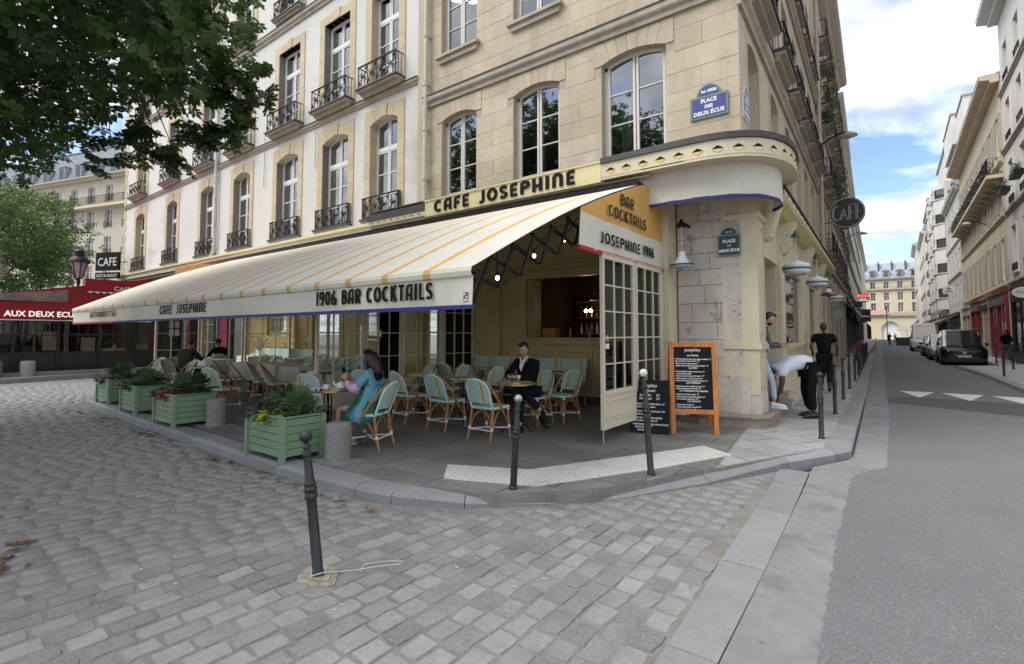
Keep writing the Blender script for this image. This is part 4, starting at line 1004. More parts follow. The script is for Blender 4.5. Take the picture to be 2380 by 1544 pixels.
# corner marquee
mar = thing('corner_marquee', 'cream rounded canopy band with diamond cut-outs wrapping the building corner above a hanging valance', 'canopy', (-2,8.6,3.7))
MP = [(-3.92,7.745),(-3.2,7.74),(-2.5,7.74),(-2.15,7.76),(-1.9,7.82),(-1.68,7.92),(-1.48,8.08),(-1.34,8.28),(-1.24,8.52),(-1.18,8.8),(-1.165,9.15),(-1.19,9.5),(-1.25,9.8),(-1.36,10.02)]
MPl = [(x+2,y-8.6) for x,y in MP]
def band(b, P, z0, z1, th=.05, k=None):
    n = len(P); I = offset_in(P, th)
    for i in range(n-1):
        a,c,ia,ic = P[i],P[i+1],I[i],I[i+1]
        b.add([(*a,z0),(*c,z0),(*ic,z0),(*ia,z0),(*a,z1),(*c,z1),(*ic,z1),(*ia,z1)],[(0,1,5,4),(3,7,6,2),(4,5,6,7),(0,3,2,1)],k)
b = MB(); band(b, MPl, .55, .83, .06); band(b, offset_in(MPl,-.02), .545, .575, .03); b.build('fascia_band', M_CREAM, mar, True)
b = MB(); body = MPl[:]+[(.2,1.45),(.2,.38),(-1.92,.38)]; b.prism(body,.56,.60); b.build('soffit', M_CREAM, mar)
b = MB(); b.prism([(x*1.0,y) for x,y in offset_in(MPl,-.03)]+[(.12,1.5),(.12,.39),(-1.92,.39)],.835,.93); b.build('lead_roof', M_LEAD, mar)
for i in range(1,10):
    # along the band at equal steps
    pass
def along(P, s):
    for i in range(len(P)-1):
        d = math.hypot(P[i+1][0]-P[i][0],P[i+1][1]-P[i][1])
        if s <= d: t = s/d; return (P[i][0]+(P[i+1][0]-P[i][0])*t, P[i][1]+(P[i+1][1]-P[i][1])*t), math.atan2(P[i+1][1]-P[i][1],P[i+1][0]-P[i][0])
        s -= d
    return P[-1], 0
dm = MB(); dm.prism([(-.085,.004),(.085,.004),(0,.055)],-.004,.0,'y',0); dm.prism([(-.085,-.004),(0,-.055),(.085,-.004)],-.004,.0,'y',1); dia_b = dm.mesh('painted_cutout',[M_BLACK, mat('lit_gold_cutout',(0.42,0.34,0.10),.4,emit=(1,.8,.3),estr=.10)])  # flat diamonds: shade above and lit gold below are coloured in for the recess
for i in range(15):
    (px,py),a = along(offset_in(MPl,-.003), .18+i*.29); obj('painted_cutout', dia_b, mar, (px,py,.69), a)
VP_ = [(-3.42,8.02),(-3.0,7.995),(-2.5,8.0),(-2.1,8.06),(-1.8,8.18),(-1.58,8.36),(-1.44,8.6),(-1.36,8.9),(-1.36,9.2),(-1.46,9.45),(-1.62,9.62)]
VL = [(x+2,y-8.6) for x,y in VP_]
VR = []
for i in range(41):
    (px,py),a = along(VL, i*.0815); w_ = .006*math.sin(i*1.1)+.004*math.sin(i*2.7+1); VR.append((px+math.sin(a)*w_,py-math.cos(a)*w_))
b = MB()
for i in range(40):
    p,q_ = VR[i],VR[i+1]; (tp,_),(tq,_2) = along(VL,i*.0815),along(VL,(i+1)*.0815)
    for k in range(4):
        f0,f1 = k/4,(k+1)/4; L_ = lambda A,B,t,z: (A[0]+(B[0]-A[0])*t, A[1]+(B[1]-A[1])*t, z)
        b.quad(L_(tp,p,f0,.56-.50*f0),L_(tp,p,f1,.56-.50*f1),L_(tq,q_,f1,.56-.50*f1),L_(tq,q_,f0,.56-.50*f0))
b.build('valance', M_FAB, mar, True)
b = MB(); band(b, VR, .01, .065, .012); b.build('valance_trim', M_NAVY, mar)
# retractable awning
AX0, AX1 = -17.0, -3.17
awn = thing('striped_awning', 'huge retractable cream awning with thin orange stripes over the cafe terrace', 'awning', (-10,3.62,2.2))
def awz(y): t = (y-3.62)/(7.62-3.62); return 2.28+1.74*t+.10*math.sin(PI*t)
xs = [AX0]; mi = []
s = -3.78-.055
stops = []
k = 0
while s > AX0: stops.append(s); s -= .664
xs_all = [AX1]; kinds = []
for s in stops:
    xs_all += [s+.11, s]; kinds += [0,1]
xs_all.append(AX0); kinds.append(0)
b = MB(); ny = 8
for i in range(len(xs_all)-1):
    a,c = xs_all[i],xs_all[i+1]
    for j in range(ny):
        y0 = 3.62+4.0*j/ny; y1 = 3.62+4.0*(j+1)/ny
        b.quad((a+10,y0-3.62,awz(y0)-2.2),(c+10,y0-3.62,awz(y0)-2.2),(c+10,y1-3.62,awz(y1)-2.2),(a+10,y1-3.62,awz(y1)-2.2),kinds[i])
b.build('fabric', [M_FABW, M_FABO], awn, True)
b = MB()
for i in range(len(xs_all)-1):
    a,c = xs_all[i],xs_all[i+1]; pts = [(.0,.08),(-.045,.062),(-.06,.02),(-.05,-.025),(-.02,-.045),(.03,-.04)]
    for j in range(len(pts)-1): b.quad((a+10,pts[j][0],pts[j][1]),(a+10,pts[j+1][0],pts[j+1][1]),(c+10,pts[j+1][0],pts[j+1][1]),(c+10,pts[j][0],pts[j][1]),kinds[i])
b.build('front_bar', [M_FAB, mat('orange_stripe_end',(0.55,0.34,0.13),.7)], awn, True)
b = MB(); n = 46
for i in range(n):
    a = AX0+(AX1-AX0)*i/n+10; c = AX0+(AX1-AX0)*(i+1)/n+10
    for k in range(3):
        z0,z1 = -.02-.10*k, -.02-.10*(k+1); f = lambda i_,kk: -.025+.006*kk*math.sin(i_*.9+.5*math.sin(i_*.31))
        b.quad((a,f(i,k),z0),(a,f(i,k+1),z1),(c,f(i+1,k+1),z1),(c,f(i+1,k),z0))
b.build('valance', M_FAB, awn, True)
MB().box(AX0+10,-13.6+10,-.045,-.012,-.345,-.305).build('valance_trim', M_REDT, awn); MB().box(-13.58+10,AX1+10,-.045,-.012,-.345,-.305).build('valance_trim', M_NAVY, awn)
Ml = fr((-10+10,-.047,0),(1,0,0),(0,0,1))
def words(txt, x, z, h, total, M, parent, m, thick=.235, depth=.002):
    xs_ = total/deco_len(txt,h); u = x
    for wd in txt.split():
        b = MB(); u = deco(b, wd, u, z, h, M, thick=thick, depth=depth, xs=xs_); b.build('lettering', m, parent); u += h*xs_*.42*(2 if '  ' in txt else 1)
words('1906 BAR COCKTAILS', -5.78+10, -.235, .175, 2.10, Ml, awn, M_BLACK)
words('CAFE  JOSEPHINE', -11.0+10, -.225, .165, 2.04, Ml, awn, M_BLACK)
words('RESTAURANT 1765', -15.43+10, -.20, .125, 1.9, Ml, awn, M_BLACK)
b = MB(); b.box(-3.285+10,-3.225+10,-.040,-.030,-.275,-.185,0); 
for (u,v) in [(0,0),(1,0),(0,2),(1,1)]: b.box(-3.278+10+u*.026,-3.256+10+u*.026,-.043,-.0405,-.268+v*.028,-.250+v*.028,1)
b.build('maker_label', [mat('label_blue',(0.10,0.13,0.2),.5), M_WFR], awn)
MB().box(AX0+10,AX1+10,3.9,4.15,1.70,1.86).build('cassette', M_DARKM, awn)
# underside: rollers and scissor arms
b = MB(); b.tube([(AX0+10.1,.10,-.02),(AX1+9.95,.10,-.02)],.05,8); b.tube([(AX0+10.1,3.95,1.72),(AX1+9.95,3.95,1.72)],.06,8); b.build('roller_bar', M_DARKM, awn)
for x in (-3.42,-6.6,-9.9,-13.2,-16.5):
    b = MB(); p0 = Vector((x+10,.16,-.03)); p1 = Vector((x+10,3.86,1.55)); d = (p1-p0); n = 9; nr = Vector((0,-d.z,d.y)).normalized()
    for i in range(n):
        a = p0+d*(i/n); c = p0+d*((i+1)/n); h = .24
        b.tube([a-nr*h+Vector((.02,0,0)), c+nr*h*.55+Vector((.02,0,0))],.022,6); b.tube([a+nr*h*.55-Vector((.02,0,0)), c-nr*h-Vector((.02,0,0))],.022,6)
        m_ = (a+c)/2; b.ball(m_-nr*h*.22,.035,6,4)
    b.tube([p0-Vector((0,.02,.30)),p0+Vector((0,0,.05))],.028,6); b.ball(p0+Vector((0,0,.0)),.09,8,6)
    b.build('scissor_arm', M_DARKM, awn)
# side cheek of the awning
ck = thing('awning_side_cheek', 'orange and white canvas side panel of the awning lettered in black', 'awning', (-3.17,7.1,2.7))
b = MB(); ys = [5.65+(8.56-5.65)*i/14 for i in range(15)]
def wob(y,z): return .012*math.sin(y*5.1+z*3)+.008*math.sin(y*13+z*9)
for i in range(14):
    a,c = ys[i],ys[i+1]
    for (za0,zc0,za1,zc1,k) in ((2.73,2.73,3.02,3.02,0),(3.02,3.02,3.20,3.20,0)):
        b.quad((wob(a,za0),a-7.1,za0-2.7),(wob(c,zc0),c-7.1,zc0-2.7),(wob(c,zc1),c-7.1,zc1-2.7),(wob(a,za1),a-7.1,za1-2.7),k)
    za,zc = max(3.201,min(awz(a),4.05)-.02), max(3.201,min(awz(c) if c<7.6 else 4.05,4.05)-.02)
    if za > 4.09: za = 4.1
    b.quad((wob(a,3.2),a-7.1,.50),(wob(c,3.2),c-7.1,.50),(wob(c,zc),c-7.1,zc-2.7),(wob(a,za),a-7.1,za-2.7),1)
b.build('canvas_panel', [M_FAB, M_FABO], ck, True)
b = MB(); b.tube([(0.0,-1.47,.02),(0.0,1.48,.02)],.026,8); b.box(-.02,.012,-1.46,1.47,.03,.06); b.build('bottom_rail', mat('red_rail',(0.42,0.02,0.03),.35), ck)
Mc = fr((.028,-7.1+7.1,0),(0,1,0),(0,0,1))
b = MB(); xs_ = .50/deco_len('BAR',.17); deco(b,'BAR',-.25,.82,.17,Mc,thick=.25,depth=.002,xs=xs_); b.build('lettering', mat('dark_brown_lettering',(0.03,0.012,0.008),.6), ck); b = MB(); xs_ = 1.38/deco_len('COCKTAILS',.17); deco(b,'COCKTAILS',-.66,.585,.17,Mc,thick=.25,depth=.002,xs=xs_); b.build('lettering', mat('dark_brown_lettering',(0.03,0.012,0.008),.6), ck)
b = MB(); xs_ = 1.40/deco_len('JOSEPHINE',.16); deco(b,'JOSEPHINE',-.92,.165,.16,Mc,thick=.25,depth=.002,xs=xs_); b.build('lettering', M_BLACK, ck); b = MB(); xs_ = .47/deco_len('1906',.16); deco(b,'1906',.57,.175,.16,Mc,thick=.28,depth=.002,xs=xs_); b.build('lettering', M_BLACK, ck)
# string of bulbs under the awning
for (x,ylo,yhi,lab) in ((-3.75,4.3,7.4,'drooping black cable with small lit bulbs beside the right end scissor arm'),(-8.7,4.0,7.6,'drooping black cable with lit bulbs over the middle glazed partition')):
    st = thing('string_lights', lab, 'string lights', (x,5.8,2.3), group='bulb strings under the awning')
    b = MB(); n = 4; pts = []
    for i in range(n):
        for k in range(7):
            t = (i+k/7)/n; y = ylo+(yhi-ylo)*t; z = awz(y)-.28-.17*math.sin(PI*k/7); pts.append((0,y-5.8,z-2.3))
    b.tube(pts,.008,5); b.build('cable', M_IRON, st)
    for i in range(n):
        y = ylo+(yhi-ylo)*(i+.5)/n; z = awz(y)-.28-.17
        MB().lathe([(.016,-.01),(.018,-.06),(.014,-.062)],8,(0,y-5.8,z-2.3)).build('bulb_socket', M_IRON, st)
        MB().ball((0,y-5.8,z-2.3-.085),.024,8,6,sc=(1,1,1.25)).build('bulb', M_BULB, st, True)
# ---------------------------------------------------------------- terrace back wall
front = thing('terrace_shopfront', 'cream panelled shopfront at the back of the covered terrace with a large bar hatch', 'shopfront', (-11.7,9.6,.12))
T = lambda x: x+11.7
TW = [(T(-6.83),T(-3.72),1.40,2.76,0),(T(-18.8),T(-17.4),1.42,2.76,0),(T(-15.75),T(-14.2),.25,2.80,0),(T(-13.0),T(-11.4),1.30,2.76,0),(T(-10.3),T(-9.3),.25,2.80,0)]
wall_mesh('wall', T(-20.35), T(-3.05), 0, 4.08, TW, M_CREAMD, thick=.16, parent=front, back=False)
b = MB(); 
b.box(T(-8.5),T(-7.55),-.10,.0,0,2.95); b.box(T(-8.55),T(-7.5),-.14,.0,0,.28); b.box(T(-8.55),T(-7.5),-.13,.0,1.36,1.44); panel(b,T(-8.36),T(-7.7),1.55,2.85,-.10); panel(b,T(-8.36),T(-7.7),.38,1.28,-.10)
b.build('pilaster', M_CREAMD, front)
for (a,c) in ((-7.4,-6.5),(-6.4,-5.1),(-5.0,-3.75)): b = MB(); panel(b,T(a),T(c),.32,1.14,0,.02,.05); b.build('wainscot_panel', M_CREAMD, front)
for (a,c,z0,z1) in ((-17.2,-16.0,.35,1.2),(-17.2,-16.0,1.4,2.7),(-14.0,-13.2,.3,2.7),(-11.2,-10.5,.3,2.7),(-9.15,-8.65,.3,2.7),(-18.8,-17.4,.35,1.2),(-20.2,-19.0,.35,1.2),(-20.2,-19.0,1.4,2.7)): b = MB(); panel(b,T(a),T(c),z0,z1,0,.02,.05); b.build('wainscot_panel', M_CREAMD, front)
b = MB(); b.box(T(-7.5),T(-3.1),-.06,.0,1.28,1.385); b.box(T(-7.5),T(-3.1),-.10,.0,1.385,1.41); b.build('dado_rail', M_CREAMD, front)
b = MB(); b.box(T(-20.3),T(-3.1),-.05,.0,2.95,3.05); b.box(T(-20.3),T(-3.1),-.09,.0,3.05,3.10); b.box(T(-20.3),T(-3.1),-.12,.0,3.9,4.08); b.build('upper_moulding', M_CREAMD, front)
MB().box(T(-20.3),T(-3.1),-.03,-.001,0,.16).build('black_plinth', M_LEAD, front)
for w in TW[1:]:
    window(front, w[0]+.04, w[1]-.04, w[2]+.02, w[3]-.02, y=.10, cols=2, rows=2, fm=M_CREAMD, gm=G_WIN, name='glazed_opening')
MB().box(T(-20.3),T(-3.1),-1.75,-.0,4.085,4.11).build('canopy_soffit', M_CREAM, front)
# folded hatch leaves
for i in range(3):
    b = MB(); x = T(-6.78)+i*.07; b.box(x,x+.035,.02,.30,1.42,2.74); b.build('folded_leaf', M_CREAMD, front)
# bar interior behind the hatch
bar = thing('bar_interior', 'dark bar room seen through the hatch with glass shelves and bottles', 'bar counter', (-5.2,11,.12))
b = MB(); b.box(-2.2,2.1,1.7,1.75,0,3.2); b.box(-2.2,-2.15,-1.2,1.7,0,3.2); b.box(2.05,2.1,-1.2,1.7,0,3.2); b.box(-2.2,2.1,-1.2,1.7,3.2,3.25); b.build('room_shell', M_ROOM, bar)
b = MB(); b.box(-1.6,2.0,-1.15,-.7,0,1.30); b.box(-1.65,2.0,-1.2,-.65,1.30,1.36); b.build('counter', mat('dark_varnished_wood',(0.07,0.035,0.02),.35,.2,5), bar)
for z in (2.30,2.05): MB().box(-.6,.75,-.2,.15,z,z+.02).build('glass_shelf', M_BRASS, bar)
gm_ = MB().lathe([(.012,0),(.028,.002),(.006,.01),(.006,.07),(.03,.10),(.033,.15),(.028,.17)],8,cap=False).mesh('wine_glass', glass('cup_glass',(0.9,.9,.85),1,1.5), True)
for i in range(13):
    for z in (2.32,2.07):
        obj('wine_glass', gm_, bar, (-.55+i*.1, -.05+.08*(i%2), z))
bt = MB().lathe([(.036,0),(.037,.18),(.014,.24),(.014,.31),(.016,.32)],8).mesh('bottle', mat('amber_bottle',(0.16,0.05,0.015),.12,spec=.8), True)
bt2 = MB().lathe([(.036,0),(.037,.18),(.014,.24),(.014,.31),(.016,.32)],8).mesh('bottle', mat('clear_bottle',(0.35,0.36,0.33),.1,spec=.8), True)
for i in range(16): obj('bottle', [bt,bt2][(i*7)%3 == 0], bar, (-.9+i*.17, -.6+.3*((i*5)%3), 1.36), 0, .9)
for z in (1.5,1.95,2.4): MB().box(-1.9,2.0,1.45,1.68,z-.03,z).build('back_shelf', M_RATD, bar)
for i in range(46): obj('bottle', [bt,bt2][(i*5)%3 == 0], bar, (-1.8+(i%23)*.165, 1.55, 1.5 if i < 23 else 1.95), 0, .95)
b = MB(); b.box(-1.35,-1.0,-1.12,-.9,1.36,1.62); b.build('wooden_crate', M_RAT, bar)
b = MB(); b.box(.9,1.5,-.95,-.6,1.36,1.75); b.box(.95,1.45,-1.0,-.9,1.5,1.6); b.tube([(1.0,-1.0,1.62),(1.0,-1.0,1.45)],.02,6); b.tube([(1.3,-1.0,1.62),(1.3,-1.0,1.45)],.02,6); b.build('coffee_machine', mat('brushed_steel',(0.5,0.5,0.5),.25,metal=1), bar)
for (x,y,z) in ((-1.3,.9,2.1),(-1.15,.9,2.1),(.2,1.2,2.35),(1.75,.3,2.2),(1.6,.3,2.2)):
    MB().ball((x,y,z),.05,8,6).build('globe_lamp', M_BULB, bar, True)
pl_d = bpy.data.lights.new('globe_lamp_light','POINT'); pl_d.energy = 3.5; pl_d.color = (1.0,.62,.30); pl_d.shadow_soft_size = .06
pl_o = bpy.data.objects.new('globe_lamp_light', pl_d); C.objects.link(pl_o); pl_o.location = (-6.4,11.75,2.24)
# ---------------------------------------------------------------- glazed partitions
def leaf_mesh(L, z0, z1, zk, cols, rows, key):
    """leaf in the local yz plane, length along +y"""
    b = MB(); t = .024; s = .058
    b.box(-t,t,0,s,z0,z1); b.box(-t,t,L-s,L,z0,z1); b.box(-t,t,s,L-s,z0,z0+.07); b.box(-t,t,s,L-s,z1-.08,z1); b.box(-t,t,s,L-s,zk-.05,zk+.03)
    b.box(-.015,.015,s,L-s,z0+.07,zk-.05)
    for sx in (-1,1):
        b.box(sx*.033-.006,sx*.033+.006,s-.01,L-s+.01,zk-.03,zk+.0); b.box(sx*.022-.006,sx*.022+.006,s+.02,L-s-.02,z0+.10,z0+.13); b.box(sx*.022-.006,sx*.022+.006,s+.02,L-s-.02,z0+.155,z0+.165); b.box(sx*.022-.006,sx*.022+.006,s+.02,L-s-.02,zk-.12,zk-.10)
    g = .009; pw = (L-2*s)/cols; ph = (z1-.08-zk-.03)/rows
    for i in range(1,cols): b.box(-.018,.018,s+pw*i-g,s+pw*i+g,zk+.03,z1-.08)
    for j in range(1,rows): b.box(-.016,.016,s,L-s,zk+.03+ph*j-g,zk+.03+ph*j+g)
    me = b.mesh('leaf_frame', M_PART); p = MB(); p.box(-.003,.003,0,pw-.018,0,ph-.018); pm = p.mesh('pane', G_CLR)
    return me, pm, s, pw, ph, zk
M_PART = mat('partition_cream_paint', (0.62,0.56,0.42), 0.4, 0.05, 2)
def partition(label, x, leaves, z0, z1, zk, cols, rows, post=True, group=None):
    t = thing('glazed_partition', label, 'glass partition', (x, leaves[0][0], .12), group=group)
    for i,(y0,y1,dx0,dx1) in enumerate(leaves):
        L = math.hypot(y1-y0, dx1-dx0); key = ('leaf',round(L,2),z0,z1,cols,rows)
        if key not in WCACHE: WCACHE[key] = leaf_mesh(L-.012, z0, z1, zk, cols, rows, key)
        me,pm,s,pw,ph,zk_ = WCACHE[key]
        o = obj('leaf', me, t, (dx0, y0-leaves[0][0], 0), math.atan2(-(dx1-dx0), y1-y0))
        for a in range(cols):
            for c in range(rows): obj('pane', pm, o, (0, s+pw*a+.009, zk+.03+ph*c+.009))
    b = MB(); b.tube([(0,.03,0),(0,.03,z0+.02)],.009,6); b.build('floor_bolt', M_ZINC, t)
    return t
pr = partition('pale two-leaf glazed partition with a no-smoking sticker closing the right end of the terrace', -3.17, [(6.24,7.35,0,0),(7.37,8.5,0,.0)], .19, 2.62, .68, 3, 5)
stm = MB().lathe([(.045,0),(.045,.004),(.03,.005),(.03,.0)],20,cap=True)
b = MB(); st_p = [(.055*math.cos(a_*PI/10),.055*math.sin(a_*PI/10)) for a_ in range(20)]
b.prism([(.16+p[0]*.8,1.43+p[1]) for p in st_p],.0065,.0075,'x',0); b.prism([(.16+p[0]*.62,1.43+p[1]*.78) for p in st_p],.008,.009,'x',1); b.prism([(.13,1.39),(.15,1.375),(.19,1.47),(.17,1.485)],.0095,.0105,'x',0); b.box(.0065,.008,.105,.215,1.29,1.36,1)
b.build('sticker', [M_REDT, M_WFR], pr)
pm_ = partition('long glazed partition with many small panes crossing the middle of the terrace', -8.4, [(5.20,6.25,0,.0),(6.27,7.3,0,-.10),(7.31,8.4,-.10,.06),(8.41,9.55,.06,0)], .06, 2.55, .52, 3, 4)
pl_ = partition('glazed partition with pinned paper notices at the far left end of the terrace', -16.9, [(5.4,6.6,0,0),(6.62,7.9,0,0),(7.92,9.5,0,0)], .06, 2.55, .50, 3, 4)
b = MB()
for (y,z) in ((.28,1.55),(.28,1.80),(.42,1.55),(.42,1.80)): b.box(.02,.024,y,y+.11,z,z+.2)
b.build('paper_notice', M_WFR, pl_, kind='stuff') if False else None
for (y,z) in ((.34,1.42),(.34,1.66),(.49,1.42),(.49,1.66)): MB().box(.03,.034,y,y+.11,z,z+.2).build('paper_notice', M_WFR, pl_)
# right pilaster beside the stone pillar
rp_ = thing('shopfront_pilaster', 'cream panelled pilaster between the partition and the bare stone pillar', 'pilaster', (-3.32,8.6,.12))
b = MB(); b.box(-.25,.25,.0,1.0,.0,3.98); b.box(-.27,.26,-.03,0,0,.3); b.box(-.27,.26,-.02,0,1.36,1.42); panel(b,-.17,.15,1.55,3.75,0.0,.02,.03); panel(b,-.17,.15,.42,1.25,0.0,.02,.03); b.build('pilaster_body', M_CREAM, rp_)
# ---------------------------------------------------------------- side street shopfront (frame along the street)
sf = thing('side_shopfront', 'cream panelled shopfront along the side street with big mirror windows', 'shopfront', (-1.93,9,.12), SA)
b = MB(); b.box(.0,.60,-.20,.35,.50,3.9); b.box(-.03,.63,-.24,.35,1.24,1.32); b.box(-.02,.62,-.22,.35,1.32,1.36); panel(b,.10,.50,1.5,3.3,-.20,.02,.03); panel(b,.10,.50,.62,1.15,-.20,.02,.03)
b.box(-.03,.63,-.24,.35,3.42,3.5); b.build('corner_pier', M_CREAM, sf)
MB().box(.01,.61,-.21,.35,.18,.50).build('pier_foot', M_PIL, sf)
piers = [(2.50,3.08),(6.25,7.75),(10.2,11.9)]
for i,(a,c) in enumerate(piers):
    b = MB(); b.box(a,c,-.19,.3,.30,3.9); b.box(a-.02,c+.02,-.23,.3,1.24,1.31); panel(b,a+.1,c-.1,1.5,3.3,-.19,.02,.04); b.build('pier', M_CREAM, sf)
for i,(a,c) in enumerate([(3.08,6.25),(7.75,10.2)]):
    b = MB(); b.box(a,c,-.14,.2,.30,1.20); b.box(a,c,-.24,.2,1.20,1.27); b.box(a,c,-.20,.2,1.12,1.20); b.box(a,c,-.16,.2,2.90,3.9)
    n = 2
    for k in range(n): panel(b,a+.08+(c-a)*k/n,a-.08+(c-a)*(k+1)/n,.42,1.05,-.14,.02,.05)
    b.box(a,a+.10,-.15,.05,1.27,2.90); b.box(c-.10,c,-.15,.05,1.27,2.90); b.build('stall_riser', M_CREAM, sf)
    MB().box(a+.10,c-.10,-.08,-.07,1.27,2.90).build('mirror_window', MATS.get('mirror_shop_glass') or glass('mirror_shop_glass',None,.85,3.6,dark=(.03,.03,.03)), sf)
b = MB(); b.box(.60,2.50,.9,1.0,.18,3.9); b.box(.60,.63,-.1,1.0,.3,3.9); b.box(2.47,2.50,-.1,1.0,.3,3.9); b.box(.60,2.50,-.14,1.0,2.9,3.9); b.build('door_recess', M_CREAM, sf)
MB().box(.9,2.2,.85,.9,.2,2.5).build('door', M_ROOM, sf)
b = MB(); b.box(11.9,14.3,-.10,.3,.3,3.9); b.build('end_bay', M_STONE2, sf)
# long cornice with gold underside and console brackets
b = MB(); b.prism([(.0,3.78),(-.30,3.80),(-.46,3.92),(-.50,3.98),(-.50,4.06),(.0,4.10)],.95,14.4,'x'); b.build('shop_cornice', M_CREAM, sf)
b = MB(); b.prism([(-.302,3.80),(-.335,3.795),(-.475,3.91),(-.46,3.922)],.95,14.4,'x'); b.build('gold_underside', mat('yellow_neon_gutter',(0.60,0.50,0.16),.4), sf)
b = MB(); b.box(.95,14.4,-.53,-.0,4.10,4.13); b.build('lead_flashing', M_LEAD, sf)
for i in range(60):
    if i > 40: break
    MB().box(1.3+i*.3,1.36+i*.3,-.515,-.50,3.99,4.04).build('light_stud', MATS['lit_gold_cutout'] if i%2 else M_GOLD, sf)
for s0 in (.62,2.6,6.5,10.4):
    b = MB(); b.prism([(-.24,3.15),(-.30,3.2),(-.44,3.7),(-.47,3.79),(-.12,3.79),(-.12,3.15)],s0,s0+.40,'x'); b.prism([(-.31,3.28),(-.33,3.28),(-.44,3.68),(-.42,3.68)],s0+.08,s0+.32,'x'); b.build('console_bracket', M_CREAM, sf)
st = thing('entrance_step', 'worn stone step running round the foot of the corner pillar', 'step', (-2,8.9,.12))
b = MB(); P_ = [(-2.60,8.60),(-2.24,8.60),(-1.72,8.74),(-1.60,8.92),(-1.66,11.6),(-1.95,11.6),(-3.05,9.9),(-3.05,8.9)]; b.prism([(x+2,y-8.9) for x,y in P_],-.03,.15); b.prism([(x+2+ (.0),y-8.9) for x,y in [(-2.63,8.57),(-2.23,8.57),(-1.70,8.71),(-1.57,8.91),(-1.63,11.6),(-1.95,11.6),(-3.05,9.9),(-3.05,8.9)]],.15,.178); b.build('step_stone', mat('brown_step_stone',(0.27,0.225,0.18),.8,.15,2,.002,30,streak=((.12,.1,.08),.5)), st)
b = MB(); b.box(2.5,14.3,-.27,.0,-.02,.34); b.build('stone_plinth', M_PIL, sf)
# ---------------------------------------------------------------- street plates, lamps, hanging signs
M_BLUE = mat('blue_enamel', (0.045,0.055,0.22), 0.35, 0.15, 6); M_PLB = mat('green_grey_enamel_border', (0.13,0.20,0.19), 0.4, 0.1, 8); M_BGR = mat('black_green_enamel', (0.008,0.022,0.02), 0.3); M_PTXT = mat('white_enamel_lettering', (0.75,0.76,0.74), 0.4)
def plate(name, label, loc, rotz, w, h, aw, ah, face, border, lines, loff, arc_txt):
    t = thing(name, label, 'street sign', loc, rotz)
    b = MB(); b.box(-w/2,w/2,-.02,0,0,h); pa = [(-aw/2,h+.001)]+[(aw/2*math.cos(PI-PI*i/12)*-1*-1, h+ah*math.sin(PI*i/12)) for i in range(13)]
    ap = [(aw/2*math.cos(PI*i/14), h-.01+ah*math.sin(PI*i/14)) for i in range(15)]; b.prism(ap,-.019,0,'y'); b.build('plate_border', border, t)
    bw = w*.055; b = MB(); b.box(-w/2+bw,w/2-bw,-.024,-.0205,bw,h-bw); ap = [((aw/2-bw)*math.cos(PI*i/14), h+bw*.4+(ah-bw*1.4)*math.sin(PI*i/14)) for i in range(15)]; b.prism(ap,-.0235,-.0195,'y'); b.build('plate_face', face, t)
    for (s,z,sz) in lines:
        obj('lettering', text_mesh('lettering', s, sz, M_PTXT, fr((0,-.0245,z),(1,0,0),(0,0,1)), offset=.004 if sz > .06 else .001, extrude=.001), t)
    for sx in (-1,1):
        for z in (bw*.8,h-bw*.8): MB().box(sx*(w/2-bw*.8)-.008,sx*(w/2-bw*.8)+.008,-.026,-.02,z-.008,z+.008).build('screw', M_ZINC, t)
    return t
plate('street_plate','blue enamel street plate reading Place des Deux Ecus high on the corner',(-2.44,8.985,5.40),0,.64,.40,.42,.21,M_BLUE,M_PLB,[('PLACE',.275,.095),('DES',.175,.08),('DEUX ÉCUS',.06,.098),('1er ARRt',.455,.07)],0,'')
plate('street_plate','small black enamel street plate on the scraped stone pillar',(-2.155,8.975,2.93),0,.36,.36,.27,.13,M_BGR,M_PLB,[('PLACE',.225,.07),('DES',.16,.035),('DEUX ÉCUS',.07,.062),('1er Arr.',.395,.035)],0,'')
plate('street_plate','white-edged street plate on the side street face of the corner',(-1.93-.0,9.36,5.32),SA,.52,.46,.3,.16,M_BLUE,M_WFR,[('PLACE',.31,.085),('DES',.2,.07),('DEUX ÉCUS',.08,.08)],0,'')
